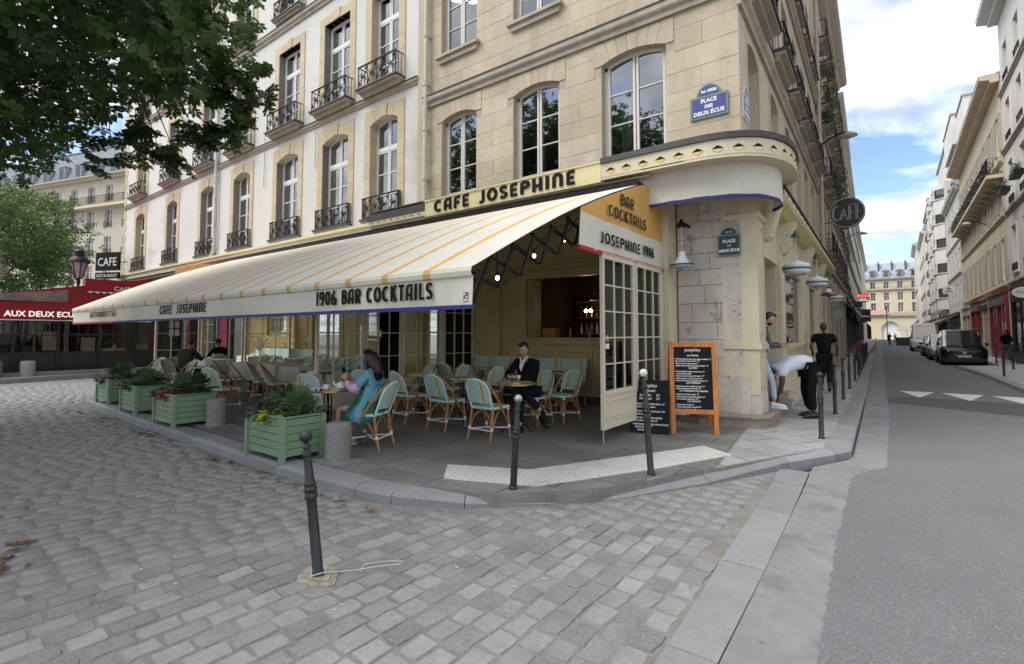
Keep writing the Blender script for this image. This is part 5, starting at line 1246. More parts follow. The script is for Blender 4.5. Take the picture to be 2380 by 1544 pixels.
# lamps
M_SHW = mat('white_enamel_shade', (0.62,0.63,0.60), 0.3, 0.04, 4); M_SHG = mat('dark_green_enamel', (0.02,0.07,0.045), 0.3); M_SHR = mat('dark_red_enamel', (0.11,0.012,0.015), 0.3); M_LGL = mat('ribbed_lamp_glass', (0.30,0.34,0.36), 0.15, 0.3, 60, spec=0.9)
def lamp(label, pos, wall_dx, kind, rod=.42, group='enamel lamps along the cafe walls'):
    t = thing('hanging_lamp', label, 'lamp', (pos[0],pos[1],pos[2]), 0, group)
    if kind == 'bell':
        MB().lathe([(.028,.28),(.06,.27),(.066,.24),(.06,.22),(.085,.16),(.12,.09),(.14,.065),(.195,.055)],20).build('shade', M_SHW, t, True)
        MB().lathe([(.14,.062),(.205,.054),(.208,.045),(.205,.035),(.15,.03)],20).build('green_rim', M_SHG, t, True)
        MB().lathe([(.19,.034),(.205,.03),(.19,.0),(.10,-.02),(.08,-.05),(.04,-.075),(.0,-.08)],20).build('glass_bowl', M_LGL, t, True)
    elif kind == 'disc':
        MB().lathe([(.010,.30),(.012,.20),(.03,.185),(.21,.12),(.235,.10),(.24,.06),(.235,.05)],24).build('shade', M_SHW, t, True)
        MB().lathe([(.238,.05),(.243,.045),(.243,.02),(.236,.015)],24).build('green_rim', M_SHG, t, True)
        MB().lathe([(.234,.015),(.23,-.02),(.21,-.05),(.17,-.07)],24).build('lower_shade', M_SHW, t, True)
        MB().lathe([(.17,-.068),(.15,-.085),(.06,-.10),(.045,-.14),(.0,-.17)],20).build('glass_bowl', M_LGL, t, True)
    else:
        MB().lathe([(.03,.28),(.05,.27),(.055,.22)],16).build('shade', M_SHR, t, True)
        MB().lathe([(.055,.22),(.075,.20),(.09,.14),(.13,.10)],16).build('shade_body', M_SHW, t, True)
        MB().lathe([(.13,.10),(.20,.05),(.235,.02),(.235,.0),(.10,.0),(.05,-.04),(.0,-.05)],20).build('red_rim', M_SHR, t, True)
    top = .28
    MB().tube([(0,0,top),(0,0,top+rod)],.012,6).build('rod', M_PIPE, t)
    MB().lathe([(.02,top+rod+.13),(.03,top+rod+.10),(.075,top+rod+.03),(.08,top+rod),(.02,top+rod+.005)],14).build('cap', M_SHG if wall_dx else M_BLACK, t, True)
    if wall_dx: MB().box(-wall_dx,0.0,-.018,.018,top+rod+.04,top+rod+.075).build('bracket_arm', M_PIPE, t)
    return t
lamp('bell-shaped enamel lamp hanging in front of the pilaster left of the stone pillar', (-2.82,8.55,2.74), 0, 'bell')
b_ = [o for o in bpy.data.objects if o.name == 'hanging_lamp'][0]
MB().box(-.02,.02,.0,.42,.98-.23,.98-.19).build('bracket_arm', M_BLACK, b_)
lamp('white disc lamp with green bands, nearest on the side street wall', (-1.40,10.75,2.80), .38, 'disc', .35)
lamp('second white disc lamp along the side street wall', (-1.46,14.6,2.86), .38, 'disc', .35)
lamp('dark red-rimmed lamp third along the side street wall', (-1.55,18.5,2.80), .38, 'red', .35)
lamp('farthest white disc lamp along the side street wall', (-1.60,21.8,2.85), .38, 'disc', .35)
lamp('dark red-rimmed lamp between the two nearest white disc lamps', (-1.46,12.7,2.62), .36, 'red', .35) if False else None
# red heater box under the canopy, left of hatch
t = thing('hanging_lamp', 'dim round lamp hanging under the awning left of the bar hatch', 'lamp', (-6.9,8.6,2.72), 0, 'enamel lamps along the cafe walls')
MB().lathe([(.02,.12),(.16,.10),(.24,.06),(.24,.0),(.12,-.03),(.05,-.06),(.0,-.07)],18).build('shade', mat('dusky_shade',(.25,.15,.13),.4), t, True); MB().tube([(0,0,.12),(0,0,1.3)],.012,6).build('rod', M_IRON, t)
# round CAFE sign
t = thing('round_cafe_sign', 'round black double-sided CAFE sign on two arms over the side street', 'sign', (-1.30,24,6.45))
MB(Matrix.Rotation(R(90),4,'X')).lathe([(.60,-.05),(.62,-.04),(.62,.04),(.60,.05)],36).build('disc', mat('black_brown_sign_face',(0.02,0.016,0.014),.4), t, False)
b = MB(); b.tube([(.585*math.cos(2*PI*i/36),-.055,.585*math.sin(2*PI*i/36)) for i in range(36)],.012,5,closed=True); b.build('rim_line', M_WFR, t)
def outline_letter(parent, pts_list, u0, h, y, w=.022):
    b = MB()
    for pts in pts_list: b.tube([(u0+x*h*.62, y, (z-.5)*h) for x,z in pts], w*.5, 4)
    b.build('letter', mat('pale_neon_tube',(0.62,0.60,0.55),.4), parent)
OL = {'C':[arc(.42,.5,.36,.5,60,300,10),arc(.42,.5,.22,.42,70,290,10)],'A':[[(.0,0),(.36,1),(.72,0)],[(.14,0),(.38,.72),(.52,.3)],[(.18,.3),(.54,.3)]],'F':[[(.1,0),(.1,1),(.66,1)],[(.24,0),(.24,.9)],[(.24,.52),(.5,.52)]],'E':[[(.66,1),(.1,1),(.1,0),(.66,0)],[(.24,.92),(.24,.08)],[(.24,.52),(.5,.52)]]}
for ch,u0 in (('C',-.52),('A',-.25),('F',.03),('E',.27)): outline_letter(t, OL[ch], u0, .60 if ch != 'C' else .62, -.062)
b = MB(); 
for z in (.28,-.34): b.tube([(-.95,0,z),(-.5,0,z)],.016,6); b.tube([(-.95,0,z-.12),(-.75,0,z)],.010,5)
b.build('bracket', M_IRON, t)
# pizza grill neon
t = thing('neon_sign', 'small lit PIZZA GRILL neon sign over the left pavement', 'sign', (-1.58,45,4.24))
MB().box(-.34,.34,-.05,.05,-.30,.30).build('sign_box', M_BLACK, t)
M_NR = mat('red_neon',(1,.05,.05),.5,emit=(1,.05,.06),estr=2.2); M_NG = mat('pale_green_neon',(.5,.7,.6),.5,emit=(.45,.65,.55),estr=.6)
obj('lettering', text_mesh('lettering','PIZZA',.26,M_NR,fr((0,-.055,.04),(1,0,0),(0,0,1)),offset=.008), t); obj('lettering', text_mesh('lettering','GRILL',.26,M_NG,fr((0,-.055,-.24),(1,0,0),(0,0,1)),offset=.004), t)
MB().box(-1.1,-.3,-.02,.02,-.30,-.27).build('bracket', M_IRON, t)
# wall street lights
def wall_light(label, pos, d, L=1.0):
    t = thing('wall_street_light', label, 'street light', pos, 0, 'street lights on wall arms')
    MB().tube([(-d*L,0,-.25),(-d*L*.4,0,.05),(-d*.15,0,.08),(0,0,.06)],.03,6).build('arm', M_IRON, t)
    MB().lathe([(.03,.08),(.08,.06),(.20,.0),(.27,-.07),(.27,-.09)],14,(0,0,0)).build('shade', M_ZINC, t, True); MB().lathe([(.24,-.09),(.2,-.12),(.0,-.14)],12).build('diffuser', M_SHW, t, True)
wall_light('grey street light on an arm above the round CAFE sign', (-1.0,20.9,8.6), 1, .9)
wall_light('street light on an arm above the PIZZA GRILL sign', (-1.5,46,9.2), 1, 1.0)
wall_light('street light on the beige shuttered house on the right', (4.2,45,9.0), -1, 1.0)
wall_light('far street light on the right before the concrete bays', (4.0,92,12), -1, 1.0)
# KATY sign
t = thing('hanging_sign', 'small white KATY sign with a dark hat emblem on the right side of the street', 'sign', (4.0,57,5.35))
t.scale = (.52,1,.55)
MB().box(-.75,.75,-.04,.04,-.6,.6).build('sign_board', M_WFR, t); b = MB(); b.prism([(-.35,.18),(.38,.14),(.1,.28),(.0,.52),(-.12,.28)],-.055,-.045,'y'); b.build('hat_emblem', M_BLACK, t)
obj('lettering', text_mesh('lettering','KATY',.42,M_DARKM,fr((0,-.05,-.42),(1,0,0),(0,0,1)),offset=.01), t); obj('lettering', text_mesh('lettering','Crêperie',.2,mat('red_print',(.4,.03,.04),.5),fr((0,-.05,-.08),(1,0,0),(0,0,1)),offset=.004), t); MB().box(.7,1.4,-.02,.02,.55,.6).build('bracket', M_IRON, t)
# oval restaurant sign at right edge
t = thing('oval_sign', 'white oval shop sign with thin script over the red shopfront at the right edge', 'sign', (5.0,33.2,3.55))
t.scale = (.72,1,.72)
b = MB(Matrix.Rotation(R(90),4,'X') @ Matrix.Diagonal((.95,.6,1,1))); b.lathe([(.62,-.04),(.62,.04)],28); b.build('oval_board', mat('offwhite_sign',(0.6,0.58,0.52),.5), t)
obj('lettering', text_mesh('lettering','Saveurs',.3,M_RATD,fr((0,-.045,-.05),(1,0,0),(0,0,1)),shear=.4), t); MB().box(.5,.9,-.02,.02,-.1,-.05).build('bracket', M_IRON, t)
# ---------------------------------------------------------------- bollards
bol_prof = [(.050,0),(.050,.02),(.040,.03),(.038,.50),(.048,.505),(.051,.52),(.046,.535),(.040,.545),(.050,.555),(.050,.575),(.040,.585),(.046,.595),(.044,.61),(.036,.62),(.026,.78),(.034,.785),(.036,.80),(.027,.815),(.027,.835),(.034,.84),(.030,.855),(.022,.865)]
def bollard(label, loc, h, lean, ball=None, group='iron bollards'):
    t = thing('iron_bollard', label, 'bollard', loc, 0, group); k = h/.95
    pr = [(r*.86,z*k) for r,z in bol_prof]
    MB().lathe(pr,16).build('post', M_BOL, t, True); MB().ball((0,0,h-.042),.043,14,9).build('ball_top', ball or M_BOL, t, True)
    if lean:
        ax = Vector((-.6018,.7986,0)); t.rotation_mode = 'QUATERNION'; t.rotation_quaternion = Matrix.Rotation(R(lean),3,ax).to_quaternion()
    return t
M_BOL = mat('worn_black_bollard_paint', (0.020,0.018,0.019), 0.36, 0.35, 18, 0.0008, 60, spots=[((0.12,0.07,0.05),14,0.66,0.08,0.6)])
bollard('leaning black bollard alone on the cobbles in the foreground', (-3.11,1.98,0), .97, -6.5)
bollard('black bollard at the kerb in front of the seated man in the suit', (-2.97,3.96,.12), .91, 3.2, mat('chipped_silver_ball',(0.35,0.35,0.36),.25,.5,25,metal=.7))
bollard('taller black bollard with a chipped white ball in front of the menu boards', (-2.10,5.25,.12), 1.12, -3.5, mat('chipped_white_ball',(0.62,0.61,0.6),.4,spots=[((0.05,0.05,0.05),22,.58,.03,1)]))
bp = [(-.85,8.47),(-.89,11.18),(-.93,13.79),(-.97,16.6),(-.99,19.5),(-1.02,22.17),(-1.08,25.0),(-1.12,27.9),(-1.16,30.7),(-1.2,33.5),(-1.25,36.4),(-1.3,39.2)]
nm = ['nearest brown-black bollard of the row along the side street','second bollard of the side street row, left of the kerb','third bollard of the side street row','fourth bollard of the side street row','fifth bollard of the side street row','sixth bollard of the side street row']
ref = None
for i,(x,y) in enumerate(bp):
    lab = nm[i] if i < len(nm) else ['seventh','eighth','ninth','tenth','eleventh','last'][i-6]+' bollard counting away along the left pavement'
    if ref is None: ref = bollard(lab, (x,y,.12), .95, 0, group='bollards along the side street')
    else: dup(ref, (x,y,.12), 0, lab, 'bollards along the side street' if i < 6 else 'far bollards on the left pavement')
for i,(x,y) in enumerate([(3.09,24.57),(3.94,33.24),(4.04,29.8)]): dup(ref, (x,y,.12), 0, ['nearest bollard on the right pavement','bollard right behind the black car corner','bollard beside the woman on the right pavement'][i], 'bollards on the right pavement', 1.1)
# red barrier lump and railings far left pavement
t = thing('pavement_railing', 'black pedestrian railing far down the left pavement', 'railing', (-1.35,62,.12), R(91.2)); 
obj('rail_panel', railing_mesh(22,1.0,0.0,style=1), t, (-8,0,0))
# ---------------------------------------------------------------- stone bollards
for (x,y,lab) in ((-5.30,3.60,'round granite bollard at the kerb beside the nearest planter'),(-8.88,3.74,'round granite bollard between the second planter and the gap')):
    t = thing('stone_bollard', lab, 'stone bollard', (x,y,.12), 0, 'low granite bollards on the kerb')
    MB().lathe([(.150,0),(.152,.30),(.150,.40),(.143,.425),(.125,.44),(.0,.445)],24).build('stone_drum', mat('speckled_granite_drum',(0.21,0.20,0.195),.85,.1,3,.003,60,spots=[((.42,.41,.4),60,.56,.1,.6),((.06,.06,.06),50,.58,.1,.6)]), t, True)
    MB().prism([(-.24,-.20),(.22,-.22),(.25,.18),(-.2,.22)],-.02,.004).build('mortar_pad', M_CONC, t)
# ---------------------------------------------------------------- planters
def planter(label, x0, x1, y0, y1, rot=0.0, z=.12):
    cx_, cy_ = (x0+x1)/2,(y0+y1)/2; t = thing('wooden_planter', label, 'planter', (cx_,cy_,z), rot, 'green slatted planters along the kerb')
    w,d,h = x1-x0,y1-y0,.50; n = 5
    for k in range(n):
        za = .06+(h-.06)*k/n; zb = .06+(h-.06)*(k+1)/n-.008
        key = ('plank',round(w,2),round(d,2))
        if key not in WCACHE:
            def pk(bx_): 
                return bx_
            WCACHE[key] = (MB().box(-w/2+.03,w/2-.03,-.012,.012,0,(h-.06)/n-.007).mesh('plank',M_GREEN), MB().box(-.012,.012,-d/2+.03,d/2-.03,0,(h-.06)/n-.007).mesh('plank',M_GREEN))
        a,c = WCACHE[key]
        obj('plank', a, t, (0,-d/2+.02,za)); obj('plank', a, t, (0,d/2-.02,za)); obj('plank', c, t, (-w/2+.02,0,za)); obj('plank', c, t, (w/2-.02,0,za))
    for sx in (-1,1):
        for sy in (-1,1):
            b = MB(); b.box(sx*w/2-.03-.012*sx,sx*w/2+.03-.012*sx,sy*d/2-.03-.012*sy,sy*d/2+.03-.012*sy,0,h+.005); b.build('corner_post', M_GREEN, t)
    b = MB(); o_ = .012
    b.box(-w/2-o_,w/2+o_,-d/2-o_,-d/2+.045,h+.006,h+.022); b.box(-w/2-o_,w/2+o_,d/2-.045,d/2+o_,h+.006,h+.022); b.box(-w/2-o_,-w/2+.045,-d/2+.045,d/2-.045,h+.006,h+.022); b.box(w/2-.045,w/2+o_,-d/2+.045,d/2-.045,h+.006,h+.022); b.build('top_rim', M_GREEN, t)
    MB().box(-w/2+.035,w/2-.035,-d/2+.035,d/2-.035,.08,h-.03).build('soil', M_SOIL, t)
    return t
PLN = [(-6.50,-5.66,3.10,3.64,'nearest green slatted planter at the kerb, beside the stone bollard'),(-9.95,-9.12,3.20,3.80,'second nearest green planter, left of the farther stone bollard'),(-12.0,-11.18,3.30,3.86,'third green planter from the right along the kerb'),(-14.05,-13.2,3.42,4.0,'leftmost green planter at the far end of the kerb')]
for p in PLN: planter(p[4],*p[:4])
def blades(b, c, n, L, w, spread, q, k=0, droop=.25, zup=.55):
    for i in range(n):
        a = q.uniform(0,2*PI); el = q.uniform(.15,1.25); l = L*q.uniform(.6,1.05)
        d = Vector((math.cos(a)*math.cos(el),math.sin(a)*math.cos(el),math.sin(el))); s = Vector((-math.sin(a),math.cos(a),0))
        p0 = Vector(c)+Vector((q.uniform(-.02,.02),q.uniform(-.02,.02),0)); p1 = p0+d*l*.5; p2 = p0+d*l+Vector((0,0,-droop*l*math.cos(el)))
        b.add([p0-s*w*.3,p0+s*w*.3,p1+s*w*.5,p2,p1-s*w*.5],[(0,1,2,4),(4,2,3)],k)
def fan_palm(parent_name, label, loc, seed, h=.34, nf=11, m=None, cat='palm plant', sc=1.0):
    q = random.Random(seed); b = MB()
    for f in range(nf):
        a = q.uniform(0,2*PI); el = q.uniform(.35,1.35); l = h*q.uniform(.6,1.0)
        d = Vector((math.cos(a)*math.cos(el),math.sin(a)*math.cos(el),math.sin(el))); s = Vector((-math.sin(a),math.cos(a),0)); n_ = s.cross(d)
        c = d*l; b.tube([(0,0,0),c*.6,c],.004,4,False)
        for k in range(15):
            t = R(-80+160*k/14); e = (d*math.cos(t)+s*math.sin(t)).normalized(); L = .21*q.uniform(.8,1.05); ww = .013
            wv = e.cross(n_).normalized()*ww; m1 = c+e*L*.55-n_*.0; m2 = c+e*L+Vector((0,0,-.05*q.random()))+n_*q.uniform(-.02,.02)
            b.add([c,m1-wv,m2,m1+wv],[(0,1,2,3)])
    t = b.build('fan_palm', m or M_PALM, None); t.location = loc; t.scale = (sc,)*3; t['label'] = label; t['category'] = cat; t['group'] = 'plants in the kerb planters'; return t
def leafy(name, label, loc, seed, n, L, w, m, h=.22, r=.17):
    q = random.Random(seed); b = MB()
    for i in range(n):
        a = q.uniform(0,2*PI); rr_ = r*math.sqrt(q.random()); c = Vector((math.cos(a)*rr_,math.sin(a)*rr_,h*(1-.6*(rr_/r)**2)*q.uniform(.5,1.05))); a2 = a+q.uniform(-.8,.8)
        d = Vector((math.cos(a2),math.sin(a2),q.uniform(-.5,.5))).normalized(); s = Vector((-math.sin(a2),math.cos(a2),q.uniform(-.3,.3))).normalized(); l = L*q.uniform(.7,1.15); ww = w*q.uniform(.8,1.1); n_ = d.cross(s)*(-.12*l)
        b.add([c,c+d*l*.35+s*ww*.5+n_,c+d*l*.75+s*ww*.36+n_,c+d*l+Vector((0,0,-.25*l)),c+d*l*.75-s*ww*.36+n_,c+d*l*.35-s*ww*.5+n_,c+d*l*.5],[(0,1,6),(1,2,6),(2,3,6),(3,4,6),(4,5,6),(5,0,6)])
        if i%4 == 0: b.tube([(c.x*.3,c.y*.3,0),c],.003,3,False)
    t = b.build(name, m, None); t.location = loc; t['label'] = label; t['category'] = 'plant'; t['group'] = 'plants in the kerb planters'; return t
M_PALM = mat('palm_green',(0.07,0.12,0.045),.55,.35,6,trans=.2); M_PALMD = mat('deep_palm_green',(0.035,0.075,0.03),.55,.35,6,trans=.2); M_LIME = mat('lime_leaf',(0.30,0.36,0.03),.5,.25,9,trans=.25); M_PURP = mat('purple_leaf',(0.055,0.028,0.04),.5,.4,9,trans=.2); M_WINE = mat('wine_red_leaf',(0.12,0.018,0.03),.5,.45,8,trans=.2); M_ORL = mat('rusty_red_leaf',(0.24,0.05,0.03),.5,.4,8,trans=.2); M_DKL = mat('dark_glossy_leaf',(0.03,0.06,0.02),.4,.4,8,trans=.2)
wds = ['nearest planter','second planter','third planter','leftmost planter']
for i,p in enumerate(PLN):
    x0,x1,y0,y1,_ = p; z = .58
    fan_palm('', 'spiky fan palm on the right of the '+wds[i], (x1-.20,(y0+y1)/2+.02,z), 20+i, .30, 13, M_PALM if i in (0,2) else M_PALMD)
    fan_palm('', 'bushier fan palm standing on the left of the '+wds[i], (x0+.22,(y0+y1)/2+.12,z), 30+i, .28, 12, M_PALMD if i != 1 else M_PALM)
    leafy('purple_plant','purple trailing leaves over the left edge of the '+wds[i],(x0+.16,y0+.12,z-.05),40+i,70,.13,.05,M_PURP if i == 0 else M_WINE)
    leafy('leafy_plant',('lime yellow broad leaves in the front of the ' if i == 0 else 'rust red leaves in the front of the ' if i == 1 else 'glossy dark leaves in the front of the ')+wds[i],((x0+x1)/2+.02,y0+.10,z-.06),50+i,60,.12,.06,[M_LIME,M_ORL,M_DKL,M_DKL][i],h=.20,r=.15)
    leafy('leafy_plant','dark low leaves filling the middle of the '+wds[i],((x0+x1)/2,(y0+y1)/2,z-.05),60+i,120,.11,.045,M_DKL,h=.20,r=.30)
# ---------------------------------------------------------------- background on the left: red restaurant, far house, trees, street lamp
sheet('far_pavement', [[(-22.9,-3),(-22.85,3.1),(-23.4,5.6),(-23.9,9.0),(-60,9.0),(-60,-3)]], .14, M_SLABL, th=.2)
k = thing('far_kerb', 'pale two-step kerb of the restaurant pavement across the square', 'kerb', (-22.8,3,0)); k['label'] = 'pale kerb of the restaurant pavement across the cobbled square'
FK = resample([(-22.9,-3),(-22.85,3.1),(-23.4,5.6),(-23.9,9.0)],1.1)
for i in range(len(FK)-1):
    P_ = [FK[i],FK[i+1],(FK[i+1][0]-.3,FK[i+1][1]),(FK[i][0]-.3,FK[i][1])]; MB().prism(shrink([(x+22.8,y-3) for x,y in P_],.004),-.05,.150).build('kerb_stone', M_GRAN, k)
MB().box(-1.4,-1.1,-6,6,.14,.27).build('upper_step', M_GRAN, k)
rr_ = thing('red_restaurant', 'dark glazed restaurant terrace under a deep red awning lettered AUX DEUX ECUS', 'restaurant', (-24.3,4.5,.14))
def Y_(y): return y-4.5
b = MB()
pts = [(-3.0,2.72),(1.2,2.80),(3.1,3.0),(5.4,3.42),(7.6,3.86)]
for i in range(len(pts)-1):
    (a,za),(c,zc) = pts[i],pts[i+1]
    for k_ in range(4):
        y0=a+(c-a)*k_/4; y1=a+(c-a)*(k_+1)/4; z0=za+(zc-za)*k_/4; z1=za+(zc-za)*(k_+1)/4; w0=.02*math.sin(y0*3); w1=.02*math.sin(y1*3)
        zl0 = 2.10; b.quad((.04+w0,Y_(y0),zl0-.14),(.04+w1,Y_(y1),zl0-.14),(w1,Y_(y1),2.68-.14),(w0,Y_(y0),2.68-.14)); b.quad((w0,Y_(y0),2.68-.14),(w1,Y_(y1),2.68-.14),(w1,Y_(y1),z1-.14),(w0,Y_(y0),z0-.14))
        b.quad((w0,Y_(y0),z0-.14),(w1,Y_(y1),z1-.14),(-9,Y_(y1),z1-.14),(-9,Y_(y0),z0-.14))
b.build('red_canvas', M_RED, rr_, True)
b = MB(); b.tube([(.04,Y_(-3),1.95),(.04,Y_(7.6),1.95)],.02,6); b.build('valance_edge', M_WFR, rr_)
b = MB(); b.prism([(Y_(1.4),2.78-.14),(Y_(4.95),2.76-.14),(Y_(4.95),3.22-.14)],.035,.04,'x'); b.build('clear_plastic_panel', mat('hazy_plastic',(0.20,0.13,0.12),.25,.4,2.5), rr_)
obj('lettering', text_mesh('lettering','AUX DEUX ECUS',.27,mat('lit_white_lettering',(0.8,0.8,0.78),.5,emit=(1,.97,.9),estr=.25),fr((.075,Y_(4.28),2.22-.14),(0,1,0),(0,0,1)),offset=.006,xs=.95), rr_)
b = MB(); b.box(-.3,.02,Y_(5.45),Y_(8.9),3.22-.14,3.7-.14); b.build('red_fascia', M_RED, rr_)
b = MB()
for i in range(16): y = 5.5+i*.21; b.add([(.03,Y_(y),3.08),(.03,Y_(y+.21),3.08),(.03,Y_(y+.105),3.0)],[(0,1,2)])
b.build('scalloped_edge', M_WFR, rr_)
obj('lettering', text_mesh('lettering','CAFE',.24,M_WFR,fr((.03,Y_(6.6),3.28-.14),(0,1,0),(0,0,1)),offset=.004), rr_)
fr_m = mat('black_terrace_frame',(0.018,0.017,0.016),.4); b = MB()
for y in (-3,-1.6,-.2,1.1,2.4,3.6,4.8,6.0,7.2,8.4): b.box(-.35,-.27,Y_(y)-.04,Y_(y)+.04,0,1.96)
for z in (.0,.75,1.4,1.9): b.box(-.34,-.28,Y_(-3),Y_(8.9),z,z+.05)
b.build('terrace_frame', fr_m, rr_, kind='stuff')
for i,y in enumerate((-3,-1.6,-.2,1.1,2.4,3.6,4.8,6.0,7.2)):
    y2 = (-1.6,-.2,1.1,2.4,3.6,4.8,6.0,7.2,8.4)[i]
    MB().box(-.33,-.30,Y_(y)+.05,Y_(y2)-.05,.05,.74).build('lower_panel', fr_m, rr_); MB().box(-.325,-.315,Y_(y)+.05,Y_(y2)-.05,.80,1.9).build('pane', G_CLR, rr_)
b = MB(); b.box(-9,-8.9,Y_(-3),Y_(8.9),0,3.2); b.box(-9,-.4,Y_(8.7),Y_(8.9),0,2.6); b.box(-9,-.4,Y_(-3.1),Y_(-3),0,2.4); b.build('dark_back_wall', M_ROOM, rr_)
for y,z in ((2.9,1.2),(5.2,1.35),(6.5,1.1)):  MB().box(-5.0,-4.95,Y_(y),Y_(y)+.5,z-.6,z+.2).build('painted_reflection', mat('pale_reflection_spot',(0.6,0.62,0.62),.6), rr_)  # pale panels painted as bright window reflections inside the dark terrace
for y in (1.7,4.2,6.6): MB().lathe([(.03,0),(.03,.7),(.35,.71),(.35,.74)],12,(-1.4,Y_(y),0)).build('table', M_RATD, rr_)
t = thing('stone_bollard','pale round stone bollard in front of the red restaurant','stone bollard',(-23.9,3.9,.14)); MB().lathe([(.20,0),(.20,.5),(.18,.53),(.0,.54)],18).build('stone_drum', mat('pale_stone_drum',(0.30,0.30,0.28),.85,.1,3), t, True)
t = thing('concrete_planter','grey concrete box at the left edge before the red restaurant','planter',(-23.9,2.7,.14)); b = MB(); b.box(-.25,.25,-.65,.55,0,.55); b.build('box_body', mat('blue_grey_concrete',(0.10,0.11,0.12),.8,.1,2), t)
# ground floor of the white house left of the terrace: dark glazing and pink curtains
wg = thing('neighbour_shopfront','dark shopfront with pink curtains behind the far end of the terrace','shopfront',(-22,9.0,.12))
ww_ = [(-9.8,-7.2,.3,2.7,0),(-6.5,-4.4,.3,2.7,0),(-3.6,-2.2,.1,2.7,0),(-1.6,.2,.3,2.7,0),(.75,1.55,.3,2.7,0)]
wall_mesh('wall',-11.3,1.7,-.12,4.2,ww_,fr_m,thick=.2,parent=wg,y=-.02,back=False)
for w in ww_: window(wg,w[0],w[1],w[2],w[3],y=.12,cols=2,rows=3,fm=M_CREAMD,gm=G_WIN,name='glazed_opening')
M_PINKC = mat('pink_curtain',(0.26,0.025,0.075),.8,.2,9,stretch=(6,6,.2))
for (a,c) in ((-4.35,-4.1),(-2.15,-1.9),(.8,1.5),(-7.1,-6.8)):
    b = MB(); n = 10
    for i in range(n): b.quad((a+(c-a)*i/n,-.06-.03*math.sin(i*2),.25),(a+(c-a)*(i+1)/n,-.06-.03*math.sin((i+1)*2),.25),(a+(c-a)*(i+1)/n,-.06-.03*math.sin((i+1)*2),2.75),(a+(c-a)*i/n,-.06-.03*math.sin(i*2),2.75))
    b.build('curtain', M_PINKC, wg, True)
b = MB(); b.box(-2.2,2.1,-.62,-.05,3.75,4.25); b.build('orange_canvas_strip', mat('rust_orange_canvas',(0.40,0.17,0.04),.7,.1,2), wg)
# hanging CAFE sign on the far end of the white house
t = thing('hanging_sign','small black CAFE and RESTAURANT sign hanging at the far end of the white house','sign',(-32.6,8.2,4.9),R(25))
MB().box(-.75,.75,-.05,.05,.0,.95).build('sign_board', M_BLACK, t); MB().box(-.75,.75,-.05,.05,-.42,-.10).build('lower_sign_board', M_BLACK, t)
obj('lettering', text_mesh('lettering','CAFE',.62,M_WFR,fr((0,-.06,.24),(1,0,0),(0,0,1)),xs=.85), t); obj('lettering', text_mesh('lettering','RESTAURANT',.24,M_WFR,fr((0,-.06,-.35),(1,0,0),(0,0,1)),xs=.9), t); MB().box(.7,1.2,-.02,.02,.4,.44).build('bracket', M_IRON, t)
# haussmann house far left
hd = Vector((.9563,.2924)); ho = Vector((-70.5,18.3))
o_ = ho-hd*44
hs = street_house('haussmann_building','cream Haussmann apartment house with a blue-grey mansard roof behind the green tree',(o_.x,o_.y),R(17),60,18.0,[(1.8,2.4),(5.3,2.2),(8.6,2.2),(11.8,2.2),(14.9,1.9)],(mat('grey_cream_paris_stone',(0.50,0.45,0.36),.88,.07,.8),M_CORN),19,ww=1.2,strings=[4.6,14.2],cornice=.8,roof='mansard',roofh=4.2,rail=2,rail_out=.1,sash=M_WFR)
obj('long_balcony_railing', railing_mesh(60,1.0,.8,style=1), hs, (0,0,14.4)); MB().box(0,60,-.9,0,14.1,14.4).build('long_balcony', M_PARIS, hs)
hs.location.z = 2.0
b = MB(); b.add([(0,1.4,22.2),(60,1.4,22.2),(60,8,26),(0,8,26)],[(0,1,2,3)]); b.build('upper_roof', M_SLATE, hs)
for i in range(8): MB().box(24+i*4.3,24.9+i*4.3,3.0,3.1,23.25,24.3).build('skylight', G_DARK, hs)
b = MB(); b.box(33,34.2,7,9,22,29); b.build('chimney_stack', M_OFF, hs)
for i in range(7): MB().lathe([(.16,0),(.14,.6)],8,(33.2+i*.14,8,29)).build('chimney_pot', mat('terracotta',(0.35,0.12,0.07),.8), hs)
# corner balcony block at the left edge
t = thing('round_corner_building','rounded white stone balcony of a corner house cut by the left edge','building',(-44.1,3.6,0))
b = MB(); b.lathe([(1.9,0),(1.9,4.6),(2.3,4.9),(2.5,5.3),(2.5,6.3),(2.65,6.4),(2.65,6.6),(1.2,6.7)],28); b.build('rounded_corner', M_PLAST, t, True)
# street lamp
t = thing('street_lamp','black Parisian lantern on a post rising behind the red awning','street lamp',(-32.0,6.9,.14))
MB().lathe([(.16,0),(.16,.3),(.10,.5),(.07,1.0),(.055,3.6),(.08,3.7),(.05,3.85),(.09,4.05),(.05,4.15)],14).build('post', M_IRON, t, True)
b = MB(); b.lathe([(.10,4.15),(.14,4.2)],8); 
for i in range(6):
    a = 2*PI*i/6; b.tube([(.15*math.cos(a),.15*math.sin(a),4.2),(.36*math.cos(a),.36*math.sin(a),5.0)],.022,5)
b.build('cage', M_IRON, t); MB().lathe([(.13,4.2),(.33,4.98)],12,cap=False).build('lantern_glass', mat('frosted_lantern_glass',(0.35,0.36,0.35),.4), t, True)
MB().lathe([(.44,4.98),(.42,5.08),(.34,5.2),(.20,5.28),(.20,5.5),(.24,5.52),(.17,5.62),(.0,5.68)],16).build('lantern_cap', M_IRON, t, True)
